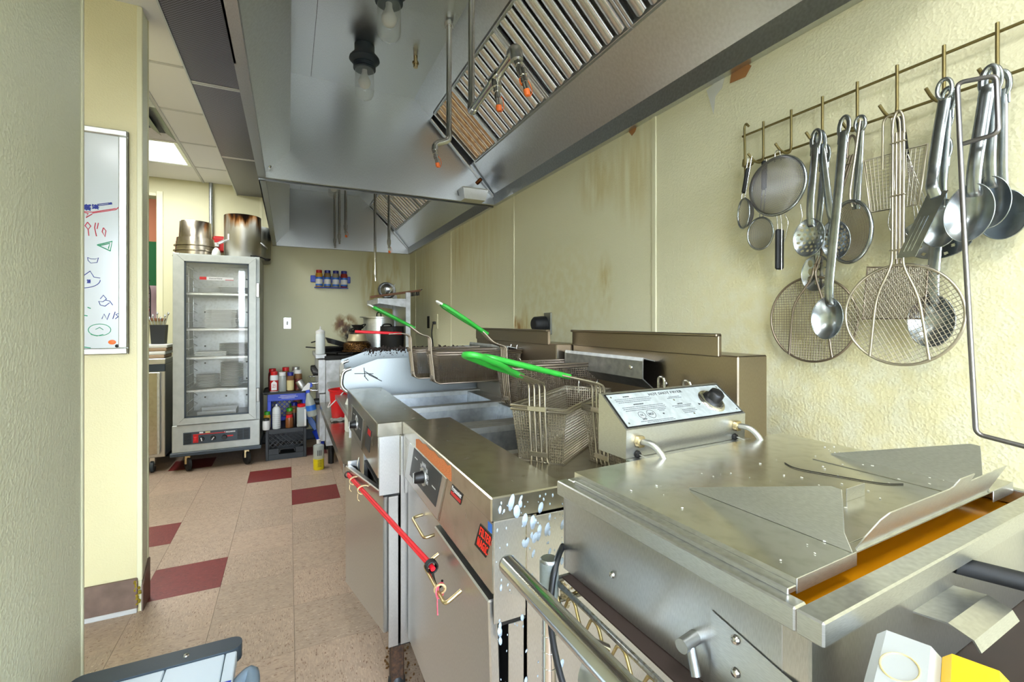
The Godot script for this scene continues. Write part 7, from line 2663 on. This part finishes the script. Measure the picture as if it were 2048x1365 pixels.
	for j in low:
		t = thing("seasoning_bottle", j[7], "bottle", V(j[0], y, j[1]), 0, "bottles on the lower tray")
		spice(t, j[2], j[3], j[4], j[5], j[6], null, 0.03)
	t = thing("clear_container", "tall clear container with red lid on the lower tray", "container", V(0.105, y, 4.612))
	b = mb()
	b.box(Vector3(-0.04, 0, -0.035), Vector3(0.04, 0.18, 0.035), 0.008)
	put(b, "body", M.jar_grey, t)
	b = mb()
	b.box(Vector3(-0.033, 0.002, -0.03), Vector3(0.033, 0.04, 0.03), 0.006)
	put(b, "contents", M.crumb, t)
	b = mb()
	b.lathe([Vector2(0.034, 0.178), Vector2(0.036, 0.2), Vector2(0.03, 0.204), Vector2(0, 0.204)], 20)
	put(b, "lid", M.red, t)
	b = mb()
	b.box(Vector3(0.022, 0.01, 0.035), Vector3(0.037, 0.16, 0.0365))
	put(b, "label", M.white, t)
	t = thing("spray_can", "white pump spray bottle on the lower tray", "bottle", V(-0.098, y, 4.615))
	b = mb()
	b.lathe([Vector2(0, 0), Vector2(0.032, 0), Vector2(0.034, 0.004), Vector2(0.034, 0.155), Vector2(0.03, 0.178), Vector2(0.018, 0.192), Vector2(0.009, 0.195), Vector2(0.008, 0.215), Vector2(0, 0.215)], 24)
	put(b, "body", M.milky, t)
	b = mb()
	for k in 7:
		b.tube(ring(Vector3(0, 0.02 + k * 0.018, 0), Vector3(0.0343, 0, 0), Vector3(0, 0, 0.0343), 24), 0.0006, 4, true)
	put(b, "scale_marks", M.ink_dim, t)
	# ---- spray bottle hung on the oven handle
	t = thing("spray_bottle", "spray bottle with blue label hanging on the oven handle", "bottle", V(0.15, 0.44, 4.22))
	b = mb()
	var lean := Transform3D(Basis(Vector3(0, 0, 1), deg_to_rad(10)), Vector3(0.03, 0, 0))
	b.lathe([Vector2(0, 0), Vector2(0.035, 0), Vector2(0.039, 0.008), Vector2(0.039, 0.10), Vector2(0.031, 0.14), Vector2(0.018, 0.175), Vector2(0.015, 0.20), Vector2(0, 0.20)], 24, lean)
	put(b, "body", M.jar_grey, t)
	b = mb()
	b.lathe([Vector2(0.0396, 0.05), Vector2(0.0396, 0.095)], 24, lean)
	put(b, "label", M.sky, t)
	b = mb()
	b.xf = lean
	b.box(Vector3(-0.016, 0.195, -0.014), Vector3(0.016, 0.225, 0.014), 0.004)
	put(b, "collar", M.blue, t)
	b = mb()
	b.xf = lean
	b.prism(PackedVector2Array([Vector2(-0.045, 0.225), Vector2(0.014, 0.22), Vector2(0.03, 0.275), Vector2(0.012, 0.28), Vector2(-0.03, 0.245)]), 0.022, Transform3D(Basis(), Vector3(0, 0, -0.011)))
	put(b, "trigger_head", M.white, t)
	b = mb()
	b.xf = lean
	b.prism(PackedVector2Array([Vector2(0.012, 0.235), Vector2(0.045, 0.245), Vector2(0.04, 0.275), Vector2(0.02, 0.28)]), 0.016, Transform3D(Basis(), Vector3(0, 0, -0.008)))
	put(b, "trigger", M.blue, t)
	# ---- bottle of yellow liquid on the floor
	t = thing("floor_bottle", "clear bottle half full of yellow liquid standing on the floor", "bottle", V(0.225, 0.0, 4.18))
	b = mb()
	b.lathe([Vector2(0.043, 0.09), Vector2(0.043, 0.19), Vector2(0.04, 0.20), Vector2(0.016, 0.21), Vector2(0.015, 0.222)], 24)
	put(b, "body", M.jar_grey, t)
	b = mb()
	b.lathe([Vector2(0, 0), Vector2(0.04, 0), Vector2(0.043, 0.005), Vector2(0.043, 0.09), Vector2(0, 0.09)], 24)
	put(b, "yellow_liquid", M.yellow_soap, t)
	b = mb()
	b.lathe([Vector2(0.017, 0.215), Vector2(0.017, 0.245), Vector2(0, 0.246)], 16)
	put(b, "cap", M.white, t)
	b = mb()
	for k in 6:
		b.box(Vector3(-0.01, 0.03 + k * 0.01, 0.0425), Vector3(0.02, 0.0325 + k * 0.01, 0.0440))
	for k in 3:
		b.box(Vector3(-0.012 + k * 0.012, 0.12, 0.0425), Vector3(-0.006 + k * 0.012, 0.165, 0.0440))
	put(b, "printing", M.ink_dim, t)
	# ---- blue dustpan leaning behind
	t = thing("dustpan", "blue plastic dustpan leaning against the wall behind the crates", "dustpan", V(0.22, 0.0, 4.98))
	b = mb(t)
	b.bar(V(0.145, 0.33, 5.0), V(0.26, 0.15, 4.96), 0.055, 0.02, 0.006, Vector3(0, 0, 1))
	put(b, "handle", M.sky, t)
	b = mb(t)
	b.bar(V(0.25, 0.17, 4.96), V(0.335, 0.01, 4.85), 0.10, 0.012, 0.004, Vector3(0, 0, 1))
	put(b, "pan", M.blue, t)


func rounded(x0: float, y0: float, x1: float, y1: float, r: float) -> PackedVector2Array:
	var p := PackedVector2Array()
	for q in [[x1 - r, y1 - r, 0.0], [x0 + r, y1 - r, 0.5], [x0 + r, y0 + r, 1.0], [x1 - r, y0 + r, 1.5]]:
		for k in 5:
			var a: float = PI * (q[2] + k / 8.0)
			p.append(Vector2(q[0] + cos(a) * r, q[1] + sin(a) * r))
	return p


func left_side() -> void:
	# ---- whiteboard on the partition
	var d := 2.444
	var t := thing("whiteboard", "whiteboard with marker doodles on the yellow partition", "whiteboard", V(-0.98, 1.09, d))
	var x0 := -1.36
	var x1 := -0.604
	var y0 := 1.092
	var y1 := 2.02
	var b := mb(t)
	b.box(V(x0, y0, d - 0.008), V(x1, y1, d + 0.006))
	put(b, "panel", M.board, t)
	for r in [[x0, y1 - 0.026, x1, y1], [x0, y0, x1, y0 + 0.026], [x0, y0 + 0.0265, x0 + 0.026, y1 - 0.0265], [x1 - 0.03, y0 + 0.0265, x1, y1 - 0.0265]]:
		b = mb(t)
		b.box(V(r[0], r[1], d - 0.018), V(r[2], r[3], d + 0.006), 0.004)
		put(b, "frame_rail", M.alu, t)
	# drawings: polylines in board coordinates, [u to the right from x1, y]
	var dr := func(called: String, m: Material, strokes: Array, r := 0.0016) -> void:
		var g := mb(t)
		for s in strokes:
			g.tube(s.map(func(e): return V(x1 - 0.03 + e[0], e[1], d - 0.0085)), r, 4, false, true, 0.3, Vector3.BACK)
		put(g, called, m, t)
	var scrib := func(cx: float, cy: float, w: float, h: float, n: int) -> Array:
		var o := []
		for k in n:
			o.append([cx + w * sin(k * 2.1), cy + h * cos(k * 1.7)])
		return o
	dr.call("blue_guitar_drawing", M.ink_blue, [scrib.call(-0.105, 1.690, 0.018, 0.012, 26), scrib.call(-0.075, 1.695, 0.012, 0.009, 16), [[-0.07, 1.70], [-0.03, 1.71], [-0.022, 1.712]], [[-0.07, 1.705], [-0.03, 1.716]], scrib.call(-0.028, 1.714, 0.006, 0.004, 8)])
	dr.call("red_guitar_drawing", M.ink_red, [[[-0.12, 1.672], [-0.085, 1.672], [-0.01, 1.695]], [[-0.085, 1.668], [-0.01, 1.690], [0.0, 1.702]], [[-0.12, 1.672], [-0.098, 1.665], [-0.105, 1.648], [-0.085, 1.665]]])
	dr.call("red_tool_drawing", M.ink_red, [[[-0.10, 1.63], [-0.108, 1.615], [-0.098, 1.60], [-0.09, 1.615], [-0.10, 1.63]], [[-0.098, 1.60], [-0.096, 1.575]], [[-0.075, 1.63], [-0.078, 1.61], [-0.072, 1.575]], [[-0.066, 1.63], [-0.07, 1.605]], [[-0.05, 1.612], [-0.054, 1.595], [-0.045, 1.575], [-0.042, 1.60], [-0.05, 1.612]]])
	dr.call("green_triangle_drawing", M.ink_green, [[[-0.07, 1.54], [-0.022, 1.558], [-0.028, 1.518], [-0.07, 1.54]], [[-0.062, 1.538], [-0.03, 1.549], [-0.034, 1.527]]], 0.002)
	dr.call("small_cat_drawing", M.ink_blue, [[[-0.10, 1.487], [-0.09, 1.482], [-0.075, 1.482], [-0.066, 1.488], [-0.07, 1.468], [-0.09, 1.465], [-0.098, 1.474], [-0.10, 1.487]]], 0.001)
	var face := []
	for k in 17:
		var a := PI + PI * k / 16.0
		face.append([-0.118 + 0.058 * cos(a), 1.397 + 0.034 * sin(a)])
	dr.call("cat_drawing", M.ink_blue, [face, [[-0.176, 1.397], [-0.170, 1.43], [-0.155, 1.412], [-0.135, 1.408], [-0.115, 1.410], [-0.092, 1.432], [-0.080, 1.408], [-0.060, 1.405]], [[-0.128, 1.377], [-0.118, 1.372], [-0.112, 1.378]], [[-0.118, 1.372], [-0.118, 1.362]]], 0.0013)
	for e in [-0.142, -0.096]:
		dr.call("eye_drawing", M.ink_blue, [scrib.call(e, 1.390, 0.006, 0.008, 14)], 0.0012)
	dr.call("doodle_drawing", M.ink_blue, [[[-0.06, 1.32], [-0.05, 1.335], [-0.04, 1.32], [-0.052, 1.308], [-0.065, 1.31], [-0.06, 1.295], [-0.045, 1.29], [-0.03, 1.305]], [[-0.045, 1.315], [-0.03, 1.312], [-0.02, 1.295]]], 0.0012)
	dr.call("green_scribble", M.ink_green, [[[-0.17, 1.29], [-0.165, 1.27]], [[-0.14, 1.285], [-0.125, 1.278]], [[-0.15, 1.262], [-0.13, 1.272], [-0.12, 1.255], [-0.10, 1.25]], [[-0.125, 1.27], [-0.13, 1.25]], [[-0.10, 1.285], [-0.09, 1.28]]], 0.0018)
	dr.call("letters_drawing", M.ink_blue, [[[-0.055, 1.238], [-0.048, 1.258], [-0.038, 1.235], [-0.03, 1.262]], [[-0.02, 1.238], [-0.012, 1.268]], [[0.0, 1.262], [-0.01, 1.256], [-0.002, 1.248], [-0.012, 1.238]]], 0.0013)
	var donut := []
	for k in 21:
		var a := TAU * k / 20.0
		donut.append([-0.062 + 0.036 * cos(a), 1.193 + 0.024 * sin(a)])
	dr.call("ring_drawing", M.ink_green, [donut, [[-0.075, 1.195], [-0.062, 1.203], [-0.05, 1.193]], [[-0.09, 1.175], [-0.07, 1.168], [-0.05, 1.175]]], 0.0012)
	dr.call("word_drawing", M.ink_green, [[[-0.18, 1.152], [-0.165, 1.165], [-0.15, 1.15]], [[-0.18, 1.138], [-0.16, 1.13], [-0.15, 1.138], [-0.14, 1.128], [-0.125, 1.135], [-0.115, 1.125], [-0.09, 1.12]]], 0.0017)
	b = mb(t)
	b.lathe([Vector2(0, 0.002), Vector2(0.012, 0.001), Vector2(0.013, 0)], 16, Transform3D(Basis(Vector3(1, 0, 0), Vector3(0, 0, 1), Vector3(0, -1, 0)), V(x1 - 0.052, 1.142, d - 0.0085)), 1.0, 0.75)
	put(b, "pumpkin_sticker", M.orange, t)
	b = mb(t)
	b.lathe([Vector2(0, 0.002), Vector2(0.006, 0.001), Vector2(0.007, 0)], 12, Transform3D(Basis(Vector3(1, 0, 0), Vector3(0, 0, 1), Vector3(0, -1, 0)), V(x1 - 0.036, 1.126, d - 0.0085)))
	put(b, "black_sticker", M.ink_black, t)
	# ---- refrigerated prep counter left of the holding cabinet
	t = thing("prep_counter", "stainless refrigerated prep counter half hidden by the partition", "counter", V(-1.3, 0, 4.88))
	b = mb(t)
	b.box(V(-1.75, 0.13, 4.62), V(-0.905, 0.88, 5.24), 0.004)
	put(b, "body", M.steel_v, t)
	b = mb(t)
	b.box(V(-1.30, 0.16, 4.598), V(-0.94, 0.82, 4.62), 0.004)
	var door := put(b, "door", M.greasy, t)
	b = mb(t)
	b.box(V(-0.955, 0.16, 4.592), V(-0.935, 0.82, 4.60), 0.003)
	put(b, "handle", M.alu, door)
	b = mb(t)
	b.box(V(-1.75, 0.825, 4.605), V(-0.905, 0.885, 4.63), 0.003)
	put(b, "control_rail", M.slate, t)
	b = mb(t)
	b.box(V(-1.10, 0.842, 4.600), V(-1.045, 0.865, 4.606), 0.001)
	put(b, "digital_display", M.display, t)
	b = mb(t)
	b.box(V(-1.75, 0.885, 4.60), V(-0.90, 0.93, 5.24), 0.004)
	put(b, "worktop", M.steel, t)
	for p in [[-1.0, 4.68], [-1.7, 4.68], [-1.0, 5.18], [-1.7, 5.18]]:
		b = mb(t)
		b.box(V(p[0] - 0.02, 0.05, p[1] - 0.02), V(p[0] + 0.02, 0.135, p[1] + 0.02), 0.003)
		var fk := put(b, "caster_fork", M.chrome, t)
		b = mb(t)
		b.lathe([Vector2(0, -0.014), Vector2(0.042, -0.014), Vector2(0.05, -0.01), Vector2(0.05, 0.01), Vector2(0.042, 0.014), Vector2(0, 0.014)], 20, Transform3D(Basis(Vector3(0, 0, 1), Vector3(1, 0, 0), Vector3(0, 1, 0)), V(p[0], 0.05, p[1])))
		put(b, "wheel", M.slate, fk)
	for k in 4:
		b = mb()
		b.box(Vector3(-0.19, 0, -0.14), Vector3(0.19, 0.026, 0.14), 0.004)
		var o := put(b, "cutting_board", [M.wood_pale, M.offwhite, M.wood_pale, M.offwhite][k])
		o.position = V(-1.11 + k * 0.006, 0.931 + k * 0.0275, 4.80 + k * 0.004)
		tag(o, "%s worn board of the stack on the prep counter" % ["lowest", "second lowest", "second highest", "topmost"][k], "board", "boards on the prep counter")
	t = thing("utensil_bin", "black bin of cutlery on the prep counter below the serving window", "container", V(-0.995, 1.042, 4.86))
	b = mb()
	b.prism(PackedVector2Array([Vector2(-0.045, 0), Vector2(0.045, 0), Vector2(0.055, 0.16), Vector2(-0.055, 0.16)]), 0.1, Transform3D(Basis(), Vector3(0, 0, -0.05)))
	put(b, "bin", M.slate_dark, t)
	for k in 6:
		b = mb()
		var a := -0.5 + k * 0.2
		b.tube([Vector3(a * 0.05, 0.1, 0.0), Vector3(a * 0.13, 0.21 + 0.02 * (k % 3), 0.02 * (k % 2))], 0.004, 6)
		b.lathe([Vector2(0, -0.015), Vector2(0.01, 0), Vector2(0, 0.02)], 8, Transform3D(Basis(), Vector3(a * 0.135, 0.215 + 0.02 * (k % 3), 0.02 * (k % 2))), 1.0, 0.4)
		put(b, "cutlery_piece", M.alu, t)
	# ---- things beyond the serving window
	t = thing("pendant_lamp", "white pendant lamp on a chain beyond the serving window", "lamp", V(-1.93, 2.1, 8.2))
	b = mb(t)
	for k in 40:
		b.tube(ring(V(-1.895 - (0.0 if k < 1 else 0.0), 2.2 + k * 0.027, 8.2), Vector3(0.008, 0, 0) if k % 2 else Vector3(0, 0, 0.008), Vector3(0, 0.017, 0), 8), 0.0035, 4, true)
	put(b, "chain", M.chrome, t)
	b = mb(t)
	b.box(V(-2.10, 2.05, 8.1), V(-1.88, 2.18, 8.3), 0.02)
	put(b, "shade", M.white, t)
	t = thing("wire_stand", "black wire stand with arched top holding glass bowls", "stand", V(-1.45, 1.262, 5.55))
	b = mb(t)
	b.tube(soft([V(-1.62, 1.25, 5.5), V(-1.62, 1.62, 5.5), V(-1.52, 1.72, 5.5), V(-1.32, 1.72, 5.5), V(-1.195, 1.60, 5.5), V(-1.195, 1.25, 5.5)], 0.1), 0.006, 6)
	for y in [1.37, 1.50, 1.625]:
		b.tube([V(-1.62, y, 5.5), V(-1.195, y, 5.5)], 0.005, 6)
	put(b, "frame", M.black, t)
	for k in 3:
		t = thing("glass_bowl", "clear glass bowl on the %s rung of the black wire stand" % ["lowest", "middle", "top"][k], "bowl", V(-1.30, 1.376 + k * 0.127, 5.50), 0, "glass bowls on the wire stand")
		b = mb()
		b.lathe([Vector2(0, 0), Vector2(0.03, 0), Vector2(0.05, 0.02), Vector2(0.065, 0.06), Vector2(0.062, 0.06), Vector2(0.047, 0.024), Vector2(0, 0.006)], 24)
		put(b, "bowl", M.jar_grey, t)
	t = thing("poster", "pink and white poster on the green dining room wall", "poster", V(-2.0, 1.2, 8.69))
	b = mb(t)
	b.box(V(-2.2, 1.22, 8.685), V(-1.78, 1.78, 8.695))
	put(b, "sheet", mat(Color(0.85, 0.72, 0.74), 0.7), t)
	b = mb(t)
	for k in 5:
		b.tube(ring(V(-1.98 + 0.05 * sin(k * 2.0), 1.36 + k * 0.05, 8.684), Vector3(0.04, 0, 0), Vector3(0, 0.03, 0), 10), 0.004, 4, true)
	put(b, "print", M.ink_red, t)
	# ---- plastic bin at the bottom left
	t = thing("plastic_bin", "white and slate plastic bin at the lower left corner", "bin", V(-0.24, 0, 1.10))
	t.rotation.y = deg_to_rad(0)
	b = mb(t)
	b.prism(rounded(-0.375, -1.205, -0.105, -0.90, 0.04), 0.47, Transform3D(Basis(Vector3(1, 0, 0), Vector3(0, 0, 1), Vector3(0, -1, 0)), Vector3(0, 0.47, 0)))
	put(b, "body", M.bin_white, t)
	b = mb(t)
	b.prism(rounded(-0.395, -1.235, -0.095, -1.186, 0.022), 0.032, Transform3D(Basis(Vector3(1, 0, 0), Vector3(0, 0, 1), Vector3(0, -1, 0)), Vector3(0, 0.502, 0)))
	put(b, "lid_rim", M.slate, t, "slate grey rim")
	for s in [[-0.375, -0.233], [-0.231, -0.126], [-0.124, -0.103]]:
		b = mb(t)
		b.box(V(s[0], 0.47, 0.90), V(s[1], 0.499, 1.1855), 0.002)
		put(b, "lid_flap", M.bin_white, t)
	b = mb(t)
	b.tube(soft([V(-0.105, 0.47, 1.10), V(-0.072, 0.48, 1.135), V(-0.066, 0.475, 1.10), V(-0.085, 0.45, 0.98), V(-0.10, 0.44, 0.92)], 0.03), 0.014, 10)
	put(b, "side_handle", M.bin_grey, t)
	b = mb(t)
	b.lathe([Vector2(0, 0.003), Vector2(0.005, 0.002), Vector2(0.006, 0)], 10, Transform3D(Basis(), V(-0.20, 0.502, 1.21)))
	put(b, "screw", M.chrome, t)
	b = mb(t)
	b.box(V(-0.122, 0.4985, 1.06), V(-0.105, 0.5005, 1.09))
	put(b, "blue_mark", M.blue, t)


func small_things() -> void:
	# ---- a nail and stain specks left out; the bracket plate at the far end of the red cord
	var t := thing("cord_bracket", "folded steel bracket with wire where the red cord starts", "bracket", V(0.21, 0.62, 1.86))
	var b := mb(t)
	b.box(V(0.20, 0.655, 1.845), V(0.245, 0.70, 1.852), 0.002)
	b.box(V(0.20, 0.60, 1.842), V(0.243, 0.65, 1.85), 0.002)
	put(b, "plate", M.steel, t)
	b = mb(t)
	b.tube(soft([V(0.24, 0.71, 1.84), V(0.232, 0.68, 1.83), V(0.246, 0.655, 1.83), V(0.236, 0.63, 1.835), V(0.222, 0.65, 1.83)], 0.01), 0.0022, 6)
	put(b, "wire_loop", M.wire, t)
